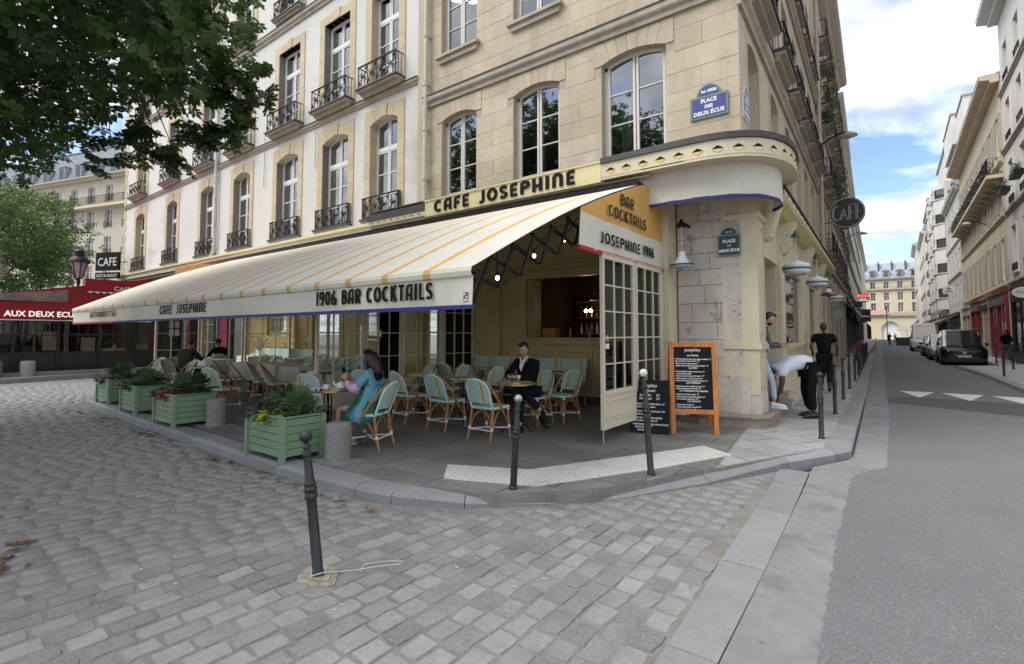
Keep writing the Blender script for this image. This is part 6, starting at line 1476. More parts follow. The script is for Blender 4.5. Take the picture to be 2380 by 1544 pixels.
# ---------------------------------------------------------------- trees
def leaf_unit(q, n, L, W):
    """palmate leaf: n drooping leaflets"""
    V = []; F = []
    for i in range(n):
        a = R(-125+250*i/(n-1)) if n > 1 else 0; l = L*(1-.25*abs(a)/2.2); w = W*(1-.2*abs(a)/2.2); d = np.array([math.cos(a),math.sin(a),0]); s = np.array([-math.sin(a),math.cos(a),0]); z = np.array([0,0,1])
        b = len(V); V += [d*.01, d*l*.62+s*w-z*l*.10, d*l-z*l*.30, d*l*.62-s*w-z*l*.10, d*l*.55-z*l*.02]; F += [(b,b+1,b+4),(b+1,b+2,b+4),(b+2,b+3,b+4),(b+3,b,b+4)]
    return np.array(V), np.array(F)
def foliage(name, centres, unit, m, parent, seed, smin=.75, smax=1.2, tilt=.6):
    q = np.random.RandomState(seed); V0,F0 = unit; n = len(centres); k = len(V0)
    az = q.uniform(0,2*PI,n); tx = q.normal(0,tilt,n); ty = q.normal(0,tilt,n); sc = q.uniform(smin,smax,n)
    ca,sa = np.cos(az),np.sin(az); cx_,sx_ = np.cos(tx),np.sin(tx); cy_,sy_ = np.cos(ty),np.sin(ty)
    Rz = np.zeros((n,3,3)); Rz[:,0,0]=ca; Rz[:,0,1]=-sa; Rz[:,1,0]=sa; Rz[:,1,1]=ca; Rz[:,2,2]=1
    Rx = np.zeros((n,3,3)); Rx[:,0,0]=1; Rx[:,1,1]=cx_; Rx[:,1,2]=-sx_; Rx[:,2,1]=sx_; Rx[:,2,2]=cx_
    Ry = np.zeros((n,3,3)); Ry[:,1,1]=1; Ry[:,0,0]=cy_; Ry[:,0,2]=sy_; Ry[:,2,0]=-sy_; Ry[:,2,2]=cy_
    M = Rx@Ry@Rz
    V = np.einsum('nij,kj->nki', M, V0)*sc[:,None,None] + np.asarray(centres)[:,None,:]
    F = F0[None]+ (np.arange(n)*k)[:,None,None]
    return obj(name, np_mesh(name, V.reshape(-1,3), F.reshape(-1,3), m), parent, kind='stuff')
def limbs(b, base, tips, r0, q):
    for t in tips:
        t = Vector(t); a = Vector(base); m1 = a.lerp(t,.35)+Vector((q.uniform(-.4,.4),q.uniform(-.4,.4),.7)); m2 = a.lerp(t,.7)+Vector((q.uniform(-.3,.3),q.uniform(-.3,.3),.5))
        b.tube([a,m1,m2,t],[r0,r0*.6,r0*.32,r0*.12],7,False)
tree = thing('chestnut_tree','big dark horse chestnut whose leafy branches hang into the top left corner','tree',(-11.5,-3.2,0))
q = random.Random(8); nq = np.random.RandomState(4)
b = MB(); b.tube([(0,0,0),(.05,0,1.6),(-.05,.1,3.2),(.05,.2,5.0)],[.34,.27,.25,.2],12); b.build('trunk', M_BARK, tree, True)
CR = dict(c=Vector((-.6,1.4,7.9)), r=Vector((6.0,6.4,3.7)))
b = MB(); tips = []
for i in range(26):
    a = 2*PI*i/26+q.uniform(-.1,.1); el = q.uniform(-.45,1.2); p = CR['c']+Vector((CR['r'].x*math.cos(a)*math.cos(el)*.85,CR['r'].y*math.sin(a)*math.cos(el)*.85,CR['r'].z*math.sin(el)*.85)); tips.append(p)
limbs(b,(0.05,.2,4.8),tips,.13,q); b.build('limbs', M_BARK, tree, True)
cen = []
for i in range(430):
    d = nq.normal(size=3); d /= np.linalg.norm(d); r_ = nq.uniform(.25,1.0)**.45
    c = np.array(CR['c'])+d*np.array(CR['r'])*r_
    dr = max(0, r_-.7)
    cc = nq.normal(size=(58,3))*np.array([.78,.78,.36]); 
    cen.append(c+cc-np.array([0,0,1])*(np.abs(cc[:,:1])*.35))
cen = np.vstack(cen)
wpos = cen+np.array([-11.5,-3.2,0]); dep = -.6018*wpos[:,0]+.7986*wpos[:,1]; lat = .7986*wpos[:,0]+.6018*wpos[:,1]
sx = 1190+1171*lat/np.maximum(dep,.1); sy = 775-1171*(wpos[:,2]-1.62)/np.maximum(dep,.1)
# the crown is higher and ragged towards the cafe: its lower edge climbs with the branches
lim = np.interp(sx,[-400,0,130,230,300,380,440,500,545,580,600],[490,415,355,285,225,255,235,200,160,100,-200])+nq.normal(0,16,len(sx))
keep = (dep < 1.0)|(sy < lim)
cen = cen[keep]
lu = leaf_unit(q,6,.175,.046)
foliage('foliage', cen, lu, [M_LEAF], tree, 3)
# nearest sprays as single parts
sv = []; 
for s in range(3):
    qq = np.random.RandomState(60+s); bb_V=[]; bb_F=[]; k0=0
    for j in range(6):
        V0,F0 = lu; th = qq.uniform(0,2*PI); Rm = np.array([[math.cos(th),-math.sin(th),0],[math.sin(th),math.cos(th),0],[0,0,1]]); V = (V0@Rm.T)+np.array([.07*j, .05*math.sin(j*2.2), -.02*j]); bb_V.append(V); bb_F.append(F0+k0); k0 += len(V0)
    sv.append(np_mesh('leaf_spray', np.vstack(bb_V), np.vstack(bb_F), M_LEAF))
# a lower branch reaching into the picture
bpts = [(-9.1,4.0,6.5),(-8.9,4.5,5.6),(-9.6,4.2,5.1),(-8.7,4.4,5.9),(-9.9,3.6,5.0),(-9.4,4.6,5.4),(-9.0,4.7,6.2),(-8.6,4.7,6.0),(-8.75,4.8,5.5),(-9.3,4.4,4.95),(-10.4,3.9,4.8),(-10.1,4.1,4.62),(-10.9,3.3,4.7)]
b = MB()
for i,p in enumerate(bpts):
    p = Vector(p)+Vector((11.5-.95,3.2-.35,.50)); b.tube([Vector((1.2,3.6,7.4)),Vector((1.6,5.4,7.0)).lerp(p,.5)+Vector((0,0,.25)),p],[.035,.018,.006],5,False)
    for j in range(7):
        o_ = Vector((q.gauss(0,.22),q.gauss(0,.22),q.gauss(-.08,.14))); obj('leaf_spray', sv[(i+j)%3], tree, p+o_, (q.gauss(0,.4),q.gauss(0,.4)+.35,q.uniform(0,6.28)), q.uniform(.8,1.1))
b.build('branch', M_BARK, tree)
# pale green tree on the square
t2 = thing('green_tree','pale green tree on the far side of the square before the Haussmann house','tree',(-46.2,4.9,0))
b = MB(); b.tube([(0,0,0),(.2,.1,3),(0,.3,6)],[.3,.24,.15],10); limbs(b,(0.05,.2,3.4),[(q.uniform(-4,5),q.uniform(-3,3),q.uniform(6,10.5)) for _ in range(14)],.12,q); b.build('trunk', M_BARK, t2, True)
cs_ = []
for i in range(170):
    d = nq.normal(size=3); d /= np.linalg.norm(d); c = np.array([.6,0,7.4])+d*np.array([6.0,5.0,3.9])*nq.uniform(.3,1)**.4; cs_.append(c+nq.normal(size=(70,3))*np.array([.55,.55,.33]))
foliage('foliage', np.vstack(cs_), leaf_unit(q,3,.26,.075), [M_LEAF2], t2, 5, .6, 1.2, .7)
# ---------------------------------------------------------------- cars
M_CARB = mat('black_car_paint',(0.006,0.006,0.007),.08,spec=.5); M_CARS = mat('silver_car_paint',(0.42,0.43,0.44),.25,metal=.5); M_CARW = mat('cream_van_paint',(0.55,0.53,0.46),.3); M_TYRE = mat('tyre_rubber',(0.02,0.02,0.02),.8); M_RIM = mat('wheel_rim',(0.35,0.35,0.36),.35,metal=.8); M_HEADL = mat('headlamp_glass',(0.65,0.68,0.7),.1,spec=.9); M_PLATE = mat('number_plate_white',(0.65,0.66,0.64),.4); M_GRIL = mat('black_plastic',(0.015,0.015,0.016),.5)
def loft(b, secs, k=None):
    """secs: list of (y, [(x,z)...]) mirrored half profiles from bottom to roof centre"""
    rings = []
    for y,h in secs:
        full = [(x,z) for x,z in h]+[(-x,z) for x,z in reversed(h)]; rings.append((y,full))
    n = len(rings[0][1]); base = len(b.v); vs = []
    for y,f in rings: vs += [(x,y,z) for x,z in f]
    fs = [(i*n+j,i*n+(j+1)%n,(i+1)*n+(j+1)%n,(i+1)*n+j) for i in range(len(rings)-1) for j in range(n)]
    fs += [tuple(range(n-1,-1,-1)), tuple((len(rings)-1)*n+j for j in range(n))]
    return b.add(vs,fs,k)
def car(label, loc, W_, L, H, paint, kind='mpv', plate_txt='AB-123-CD', rotz=0, cat='car'):
    """front of the car at y=0 looking to -y"""
    t = thing('parked_van' if kind == 'van' else 'parked_car', label, cat, loc, rotz, 'cars parked along the right kerb'); h = W_/2; b = MB()
    gh = .34 if kind != 'van' else .32                       # ground clearance to sill
    bz = H*(.54 if kind != 'van' else .44); wy = L*(.115 if kind != 'van' else .12)
    sec = []
    hood = .50*H if kind != 'van' else .42*H
    ws0 = L*.16 if kind == 'mpv' else (L*.25 if kind == 'car' else L*.14)      # windscreen base
    ws1 = ws0+ (L*.12 if kind == 'mpv' else (L*.17 if kind == 'car' else L*.10))
    lo = [(h*.80,.22),(h*.96,.30),(h*1.0,.55),(h*.99,hood*.9)]
    def s(y, x0, z1, xr, top): return (y, [(h*.78*x0,.20),(h*.95*x0,.28),(h*x0,.5),(h*x0,z1*.93),(h*xr,z1),(h*xr*.98,top-.06*(top>z1+.1)),(h*xr*.8,top)])
    secs = [s(.0,.80,hood*.80,.72,hood*.80+.01), s(.07,.90,hood*.88,.80,hood*.9), s(.30,.98,hood*.95,.86,hood*.98), s(ws0,1.0,hood*1.02,.86,hood*1.05), s(ws1,1.0,hood*1.08,.80,H*.975), s(ws1+.5,1.0,hood*1.08,.80,H), s(L*.8,1.0,hood*1.08,.80,H*.995), s(L-.12,.98,hood*1.08,.78,H*.96), s(L,.92,hood*1.0,.74,H*.55 if kind=='car' else H*.90)]
    loft(b, secs); b.build('body', paint, t, True)
    # windscreen: follows the slope between the two sections, 12 mm proud
    def lerp(a,c,t_): return a+(c-a)*t_
    yb,zb,yt,zt = ws0+.05,hood*1.07,ws1-.0,H*.93
    g = MB(); g.add([(-h*.80,yb-.02,zb),(h*.80,yb-.02,zb),(h*.72,yt-.05,zt),(-h*.72,yt-.05,zt),(-h*.80,yb+.02,zb-.02),(h*.80,yb+.02,zb-.02),(h*.72,yt+.0,zt),(-h*.72,yt+.0,zt)],[(0,1,2,3),(0,4,5,1),(1,5,6,2),(3,2,6,7),(0,3,7,4)]); g.build('windscreen', G_CAR, t)
    for sx_ in (-1,1):
        g = MB(); x = sx_*h
        for (a,c) in ((ws1-.15,ws1+.85),(ws1+.95,min(ws1+1.9,L-.6))):
            g.add([(x*.995,a,hood*1.12),(x*.995,c,hood*1.12),(x*.825,c,H*.92),(x*.825,a+.1,H*.92)],[(0,1,2,3)])
        g.build('side_windows', G_CAR, t)
        MB().box(x*.98-.02*sx_,x*1.10,ws0+.35,ws0+.45,hood*1.08,hood*1.08+.17).build('mirror', M_GRIL, t)
        hb = MB(); hb.add([(x*.52,-.0,hood*.62),(x*.86,.07,hood*.64),(x*.92,.24,hood*.86),(x*.60,.03,hood*.80),(x*.52,.1,hood*.62),(x*.86,.17,hood*.64),(x*.92,.3,hood*.86),(x*.60,.13,hood*.80)],[(0,1,2,3),(3,2,6,7),(0,4,5,1),(1,5,6,2),(0,3,7,4)]); hb.build('headlight', M_HEADL, t)
        for y in (wy+.35,L-.75):
            wb = MB(Matrix.Translation((sx_*(h-.11),y,.32)) @ Matrix.Rotation(R(90),4,'Y')); wb.lathe([(.0,-.11),(.27,-.11),(.32,-.08),(.32,.08),(.27,.11),(.0,.11)],20); w_ = wb.build('wheel', M_TYRE, t, True)
            rb = MB(Matrix.Translation((sx_*(h-.11),y,.32)) @ Matrix.Rotation(R(90),4,'Y')); rb.lathe([(.0,-.115),(.19,-.115),(.20,-.10),(.20,.10),(.19,.115),(.0,.115)],12); rb.build('rim', M_RIM, w_)
            ab = MB(Matrix.Translation((sx_*(h-.02),y,.32)) @ Matrix.Rotation(R(90),4,'Y')); ab.lathe([(.35,-.03),(.37,.0),(.37,.012),(.34,.012)],20,cap=False); ab.build('wheel_arch', M_GRIL, t)
    g = MB(); g.box(-h*.62,h*.62,-.03,.05,.30,.30+hood*.22); g.box(-h*.45,h*.45,-.02,.03,hood*.62,hood*.76); g.build('grille', M_GRIL, t)
    if kind == 'mpv': MB(Matrix.Translation((0,-.03,hood*.72)) @ Matrix.Rotation(R(90),4,'X')).lathe([(.0,-.01),(.07,-.008),(.08,.0),(.07,.02)],16).build('badge', M_RIM, t)
    p = MB().box(-.26,.26,-.05,-.03,.42,.53).build('number_plate', M_PLATE, t); obj('lettering', text_mesh('lettering',plate_txt,.10,M_BLACK,fr((0,-.052,.44),(1,0,0),(0,0,1)),offset=.002), p)
    MB().box(-h*.9,h*.9,-.02,.12,.24,.36).build('bumper', M_GRIL, t)
    for x0 in (-.55,.1): MB().box(x0*h*1.2,x0*h*1.2+.5,ws0-.0,ws0+.02,hood*1.10,hood*1.12).build('wiper', M_GRIL, t)
    return t
car('glossy black people-carrier parked nearest on the right side of the street', (2.85,33.7,.0), 1.82, 4.3, 1.82, M_CARB, 'mpv', 'EW-037-WX')
car('silver car mostly hidden behind the black people-carrier', (2.62,39.4,.0), 1.75, 4.2, 1.55, M_CARS, 'car', 'CK-418-LP')
car('dark car parked between the silver car and the cream van', (2.55,45.6,.0), 1.75, 4.1, 1.50, mat('dark_grey_car_paint',(0.05,0.052,0.06),.2,spec=.8), 'car', 'BT-902-ZR')
car('tall cream delivery van parked behind the cars', (2.33,58,.0), 2.0, 5.4, 2.55, M_CARW, 'van', 'AD-655-FV', cat='van')
# ---------------------------------------------------------------- rattan chairs, tables, benches
def woven(name, col, col2, freq):
    m = bpy.data.materials.new(name); MATS[name] = m; m.use_nodes = True; N = m.node_tree.nodes; L = m.node_tree.links; b = N['Principled BSDF']; b.inputs['Roughness'].default_value = .5
    tcn = N.new('ShaderNodeTexCoord'); ck_ = N.new('ShaderNodeTexChecker'); ck_.inputs['Scale'].default_value = freq; ck_.inputs[1].default_value = (*col,1); ck_.inputs[2].default_value = (*col2,1); L.new(tcn.outputs['Object'], ck_.inputs[0]); L.new(ck_.outputs[0], b.inputs['Base Color'])
    bn = N.new('ShaderNodeBump'); bn.inputs['Distance'].default_value = .002; L.new(ck_.outputs[1], bn.inputs['Height']); L.new(bn.outputs[0], b.inputs['Normal']); return m
M_MW = woven('mint_weave',(0.52,0.68,0.60),(0.38,0.53,0.46),75); M_YW = woven('mustard_weave',(0.62,0.45,0.05),(0.48,0.33,0.03),75); M_MF = mat('mint_cord_binding',(0.52,0.70,0.63),.45,.06,12)
def make_chair(label, loc, rotz):
    t = thing('rattan_chair', label, 'chair', loc, rotz, 'rattan bistro chairs on the terrace')
    b = MB()      # seat: rounded slab
    P_ = [(-.19,-.18),(.19,-.18),(.215,.02),(.21,.17),(.17,.21),(-.17,.21),(-.21,.17),(-.215,.02)]; b.prism(P_,.435,.462,k=0); b.box(.08,.13,-.175,.205,.4625,.465,1); b.build('seat',[M_MW,M_YW],t)
    fr_ = MB(); fr_.tube([(x,y,.447) for x,y in P_],.018,6,closed=True); fr_.build('seat_frame', M_MF, t)
    def by(z): return -.185-.17*(z-.45)/.45
    pts = []; n = 12
    for i in range(n+1):
        a = PI*i/n; x = -.195*math.cos(a); z = .70+.165*math.sin(a)**.8 if 0 < i < n else .70; pts.append((x, by(z)-.03*(1-(x/.2)**2), z))
    hoop = [(-.185,by(.47),.47)]+pts+[(.185,by(.47),.47)]
    fb = MB(); fb.tube(hoop,.016,7); fb.tube([(-.185,by(.535),.535),(0,by(.535)-.03,.535),(.185,by(.535),.535)],.012,6); fb.build('back_frame', M_MF, t)
    pb = MB(); N_ = 10
    for i in range(N_):
        x0 = -.185+.37*i/N_; x1 = x0+.037; k = 1 if i == 7 else 0
        f = lambda x: .70+.158*max(0,1-(x/.195)**2)**.45
        for (za0,zb0,za1,zb1) in ((.54,.54,f(x0),f(x1)),):
            c0 = -.03*(1-(x0/.2)**2); c1 = -.03*(1-(x1/.2)**2); m0=(za0+za1)/2; m1=(zb0+zb1)/2
            for (p,q_,r_,s_) in ((za0,zb0,m0,m1),(m0,m1,za1,zb1)):
                v = [(x0,by(p)+c0-.004,p),(x1,by(q_)+c1-.004,q_),(x1,by(s_)+c1-.004,s_),(x0,by(r_)+c0-.004,r_)]; v2 = [(x,y+.010,z) for x,y,z in v]; pb.add(v+v2,[(0,1,2,3),(7,6,5,4)],k)
    pb.build('backrest',[M_MW,M_YW],t,True)
    for s in (-1,1):
        MB().tube([(s*.14,by(.86)-.01,.855),(s*.20,by(.78)+.02,.79),(s*.235,-.16,.62),(s*.238,-.03,.44),(s*.235,.02,.36)],[.014,.018,.018,.018,.015],7).build('side_hoop', M_RAT, t)
        MB().tube([(s*.19,.17,.445),(s*.205,.185,.2),(s*.215,.20,0)],[.019,.018,.016],7).build('leg', M_RAT, t)
        MB().tube([(s*.185,-.17,.46),(s*.195,-.21,.2),(s*.205,-.26,0)],[.019,.018,.016],7).build('leg', M_RAT, t)
    br = MB()
    for s in (-1,1):
        br.tube([(s*.20,-.20,.17),(s*.13,-.19,.33),(0,-.175,.43)],.010,5); br.tube([(s*.205,.19,.17),(s*.13,.18,.33),(0,.175,.43)],.010,5)
        br.tube([(s*.202,-.20,.17),(s*.19,-.10,.34),(s*.185,0,.43),(s*.19,.10,.34),(s*.205,.185,.17)],.010,5)
    br.build('brace', M_RAT, t)
    MB().tube([(-.205,-.215,.14),(0,-.215,.15),(.205,-.215,.14)],.010,6).build('stretcher', M_WBIND, t); MB().tube([(-.2,-.215,.145),(-.06,-.03,.15),(.06,-.03,.15),(.2,-.215,.145)],.009,5).build('stretcher', M_WBIND, t); MB().tube([(-.21,.19,.14),(-.06,.03,.15),(.06,.03,.15),(.21,.19,.14)],.009,5).build('stretcher', M_WBIND, t)
    bd = MB()
    for s in (-1,1):
        bd.lathe([(.022,-.022),(.022,.022)],8,(s*.197,-.218,.165)); bd.lathe([(.022,-.022),(.022,.022)],8,(s*.206,.188,.165)); bd.lathe([(.023,-.02),(.023,.02)],8,(s*.195,.172,.42))
    bd.build('cord_binding', M_WBIND, t, kind='stuff')
    return t
chairs = [
 (-5.57,4.25,113,'rattan chair the woman in the pink and blue jacket sits on'),
 (-6.64,5.93,-8,'empty rattan chair directly behind the woman in the jacket, back to the camera'),
 (-5.68,5.83,0,'empty rattan chair with a yellow stripe, middle of the three at the pavement side'),
 (-4.68,5.68,2,'empty rattan chair right of the middle one, across the table from the suited man'),
 (-4.80,6.98,178,'rattan chair under the man in the black suit'),
 (-6.98,4.32,-98,'pale rattan chair behind the nearest planter, at the table with the teapot'),
 (-7.50,5.75,15,'rattan chair half hidden behind the long-haired woman'),
 (-6.88,7.20,176,'rattan chair facing the street behind the second round table'),
 (-7.85,7.20,172,'rattan chair facing the street next to the glazed partition'),
 (-5.95,7.15,182,'rattan chair facing the street just left of the suited man'),
 (-7.70,8.05,4,'small-looking rattan chair before the bench, left one of the pair'),
 (-7.05,8.10,-4,'small-looking rattan chair before the bench, right one of the pair'),
 (-5.30,7.95,2,'rattan chair right of the suited man, drawn up to the bench table'),
 (-4.55,7.45,170,'rattan chair half hidden just behind the suited man'),
 (-10.22,4.42,18,'rattan chair with yellow stripe standing behind the farther stone bollard'),
 (-13.25,5.70,6,'rattan chair with yellow stripe at the long clothed table, leftmost of the front row'),
 (-12.15,5.72,-22,'second rattan chair of the front row at the clothed tables'),
 (-11.15,5.66,-30,'third rattan chair of the front row at the clothed tables'),
 (-10.45,5.60,-30,'fourth rattan chair of the front row at the clothed tables'),
 (-14.6,7.35,176,'rattan chair facing the street behind the left clothed table'),
 (-12.9,7.50,184,'rattan chair with dark hoop facing the street in the middle of the clothed tables'),
 (-11.3,7.40,176,'rattan chair facing the street behind the right clothed table'),
 (-10.3,7.15,180,'rattan chair facing the street beside the glazed partition'),
 (-15.05,5.42,-95,'rattan chair under the diner with his back to the planters'),
 (-16.7,7.05,70,'rattan chair under the diner in black'),
 (-13.9,4.95,-60,'rattan chair behind the second planter turned sideways'),
 (-13.0,4.62,182,'rattan chair with yellow stripe rising above the second planter'),
 (-12.0,4.55,165,'rattan chair with a bright back above the red-leaved planter'),
 (-15.2,4.75,200,'rattan chair behind the leftmost planter'),
 (-9.35,6.95,170,'rattan chair beyond the round clothed table at the partition'),
 (-12.2,8.5,178,'far rattan chair near the left bench'),
 (-13.8,8.5,182,'far rattan chair in front of the left bench'),
]
c0 = make_chair(chairs[0][3], (chairs[0][0],chairs[0][1],.12), R(chairs[0][2]))
for (x,y,r_,lab) in chairs[1:]: dup(c0, (x,y,.12), R(r_), lab)
def make_table(label, loc):
    t = thing('round_table', label, 'table', loc, 0, 'round bistro tables')
    MB().lathe([(.0,.728),(.295,.728),(.296,.745),(.0,.746)],32).build('table_top', M_TTOP, t); MB().lathe([(.294,.722),(.303,.724),(.303,.748),(.294,.75),(.294,.722)],32,cap=False).build('brass_rim', M_BRASS, t, True)
    b = MB(); b.lathe([(.10,.715),(.10,.727)],12); 
    for sx_ in (-1,1):
        for sy_ in (-1,1): b.tube([(sx_*.035,sy_*.035,.72),(sx_*.03,sy_*.03,.12)],.010,6)
    b.lathe([(.045,.10),(.05,.14)],12); b.lathe([(.04,.42),(.04,.44)],10); b.build('column', M_IRON, t, kind=None)
    for i in range(4):
        a = PI/4+PI/2*i; MB().tube([(.03*math.cos(a),.03*math.sin(a),.14),(.13*math.cos(a),.13*math.sin(a),.12),(.21*math.cos(a),.21*math.sin(a),.03),(.24*math.cos(a),.24*math.sin(a),.0)],[.016,.014,.012,.016],6).build('foot', M_IRON, t)
    return t
tabs = [(-4.62,6.24,'round brass-rimmed table the suited man leans on'),(-5.93,6.47,'round brass-rimmed table behind the middle empty chair'),(-7.02,6.52,'round table with a closed menu behind the long-haired woman'),(-6.14,4.00,'round table with teapot and cup beside the nearest planter'),(-7.35,8.62,'left round table in front of the bench'),(-6.45,8.62,'middle round table in front of the bench'),(-5.38,8.60,'right round table in front of the bench'),(-12.6,4.95,'small round table hidden behind the planters')]
t0 = make_table(tabs[0][2], (tabs[0][0],tabs[0][1],.12))
for (x,y,lab) in tabs[1:]: dup(t0, (x,y,.12), 0, lab)
# clothed tables
def clothed(label, clabel, x, y, w, d, rot=0, rnd_=False, seed=0):
    t = thing('dining_table', 'wooden table hidden under the '+clabel, 'table', (x,y,.12), rot, 'dining tables under cloths')
    MB().box(-w/2,w/2,-d/2,d/2,.70,.74).build('table_top', M_RATD, t)
    for sx_ in (-1,1):
        for sy_ in (-1,1): MB().box(sx_*(w/2-.06)-.02,sx_*(w/2-.06)+.02,sy_*(d/2-.06)-.02,sy_*(d/2-.06)+.02,0,.70).build('leg', M_IRON, t)
    q = random.Random(seed); b = MB(); n = 48; rings = []
    def rim(s_, z_, wav):
        o = []
        for i in range(n):
            a = 2*PI*i/n; cx_,sx_ = math.cos(a),math.sin(a)
            if rnd_: x_,y_ = w*.52*cx_, d*.52*sx_
            else:
                m = max(abs(cx_),abs(sx_)); x_,y_ = (w/2+.008)*cx_/m,(d/2+.008)*sx_/m
            f = 1+wav*(.55+.45*math.sin(a*(9 if rnd_ else 11)+seed)); o.append((x_*f,y_*f,z_ - (wav*.6*abs(math.sin(2*a))**3 if not rnd_ else 0)))
        return o
    R0 = rim(1,.748,0); R1 = rim(1,.735,.015); R2 = rim(1,.60,.07); R3 = rim(1,.40,.13)
    vs = R0+R1+R2+R3; fs = [tuple(range(n))]+[(k*n+i,(k+1)*n+i,(k+1)*n+(i+1)%n,k*n+(i+1)%n) for k in range(3) for i in range(n)]
    b.add(vs,fs); o = b.build('tablecloth', M_CLOTH, None, True); o.location = (x,y,.12); o.rotation_euler = (0,0,rot); o['label'] = clabel; o['category'] = 'tablecloth'; o['group'] = 'tablecloths on the terrace'
cl = [(-15.85,6.45,1.2,.75,10,0,'pale cloth on the table where the two diners sit'),(-13.35,6.55,.95,.75,0,0,'pale cloth on the left table of the middle row'),(-12.15,6.60,.85,.75,0,0,'pale cloth on the centre table of the middle row'),(-10.85,6.45,.85,.75,0,0,'pale cloth on the right table of the middle row'),(-9.35,6.1,.8,.8,0,1,'pale round cloth seen through the glazed partition'),(-16.9,8.4,1.6,.7,0,0,'white cloth on the far serving table crowded with crockery'),(-14.3,8.0,.8,.7,0,0,'pale cloth on the far table before the left bench'),(-11.6,8.35,.8,.7,0,0,'pale cloth on the far table near the cream wall')]
for i,c in enumerate(cl): clothed('',c[6],c[0],c[1],c[2],c[3],R(c[4]),c[5],i+1)
# benches
def bench(label, x0, x1, y0, n):
    L = x1-x0; t = thing('rattan_bench', label, 'bench', (x0,y0,.12), 0, 'woven benches along the wall'); sw = L/n
    for i in range(n):
        b = MB(); a,c = i*sw+.01,(i+1)*sw-.01
        b.box(a,c,.0,.46,.42,.455,0); b.box(c-.16,c-.10,-.001,.461,.4555,.458,1); b.build('seat',[M_MW,M_YW],t)
        b = MB(); b.add([(a,.44,.50),(c,.44,.50),(c,.56,.96),(a,.56,.96),(a,.47,.50),(c,.47,.50),(c,.59,.96),(a,.59,.96)],[(0,1,2,3),(5,4,7,6),(3,2,6,7),(0,3,7,4),(1,5,6,2)],0); b.add([(c-.16,.437,.50),(c-.10,.437,.50),(c-.10,.557,.962),(c-.16,.557,.962)],[(0,1,2,3)],1); b.build('backrest',[M_MW,M_YW],t)
    for i in range(n+1):
        x = min(max(i*sw,.03),L-.03)
        for y in (.03,.46): MB().tube([(x,y,.42),(x,y,.2),(x+(.02 if i == n else -.02),y-.02,0)],.018,6).build('leg', M_RAT, t)
    b = MB(); b.tube([(0,.03,.15),(L,.03,.15)],.009,5); b.build('stretcher', M_WBIND, t)
    b = MB()
    for i in range(n): x = i*sw; b.tube([(x+.03,.03,.17),(x+.12,.03,.34),(x+.3,.03,.41)],.009,5); b.tube([(x+sw-.03,.03,.17),(x+sw-.12,.03,.34),(x+sw-.3,.03,.41)],.009,5)
    b.build('brace', M_RAT, t); MB().tube([(0,.45,.97-.02),(0,.57,.97)],.012,5).build('end_rail', M_MF, t)
bench('long mint woven bench with yellow stripes under the bar hatch', -8.25, -5.12, 8.88, 5); bench('mint woven bench against the cream wall in the left half of the terrace', -19.4, -15.5, 8.95, 6)
# things on tables
def prop(name, label, cat, loc, rot=0, group=None): return thing(name, label, cat, loc, rot, group)
zt = .12+.747
t = prop('teapot','white teapot on the table beside the nearest planter','teapot',(-6.03,4.13,zt),R(30))
MB().lathe([(.03,0),(.055,.01),(.07,.04),(.062,.075),(.035,.09),(.012,.095),(.012,.11),(.0,.112)],18).build('pot_body', M_CHAR, t, True); MB().tube([(-.06,0,.04),(-.10,0,.06),(-.115,0,.10)],[.016,.012,.008],8).build('spout', M_CHAR, t, True); MB().tube([(.062,0,.07),(.10,0,.085),(.115,0,.055),(.09,0,.025),(.065,0,.03)],.007,6).build('handle', M_CHAR, t, True)
t = prop('tea_cup','white cup and saucer in front of the teapot','cup',(-6.08,3.93,zt)); MB().lathe([(.02,.006),(.035,.03),(.042,.065),(.038,.066),(.03,.03),(.0,.012)],16,cap=False).build('cup', M_CHAR, t, True); MB().lathe([(.0,.001),(.045,.003),(.075,.012),(.076,.015),(.045,.007),(.0,.006)],20,cap=False).build('saucer', M_CHAR, t, True)
t = prop('menu_card','white folded menu lying on the table with the teapot','menu',(-6.27,3.93,zt),R(20)); MB().box(-.13,.13,-.09,.09,0,.012).build('card', mat('menu_paper',(0.7,0.69,0.72),.6), t)
t = prop('bud_vase','small glass bud vase on the table with the menu','vase',(-6.36,4.08,zt)); MB().lathe([(.03,0),(.034,.04),(.018,.09),(.02,.13)],12,cap=False).build('vase_glass', MATS['cup_glass'], t, True); MB().tube([(0,0,.02),(.01,0,.12),(.02,.01,.17)],.002,4).build('stem', M_PALM, t)
t = prop('sunglasses','dark sunglasses at the edge of the table with the menu','sunglasses',(-6.05,3.80,zt),R(40)); b = MB(); b.ball((-.03,0,.012),.022,8,5,sc=(1,.4,.6)); b.ball((.03,0,.012),.022,8,5,sc=(1,.4,.6)); b.tube([(-.05,0,.015),(-.05,.09,.01)],.003,4); b.tube([(.05,0,.015),(.05,.09,.01)],.003,4); b.build('frame', M_BLACK, t)
for (x,y,r_,lab) in ((-7.0,6.45,30,'cream menu on the round table behind the long-haired woman'),(-7.3,8.55,10,'menu on the left bench table'),(-6.4,8.6,-15,'menu on the middle bench table'),(-5.35,8.55,20,'dark menu on the right bench table')):
    t = prop('menu_card',lab,'menu',(x,y,zt),R(r_)); MB().box(-.15,.15,-.10,.10,0,.008).build('card', M_TTOP if 'dark' not in lab else M_DARKM, t)
t = prop('paper_slip','small white receipt on the table before the suited man','receipt',(-4.52,6.12,zt),R(20)); MB().box(-.05,.05,-.03,.03,0,.01).build('slip', M_WFR, t)
qq = random.Random(2)
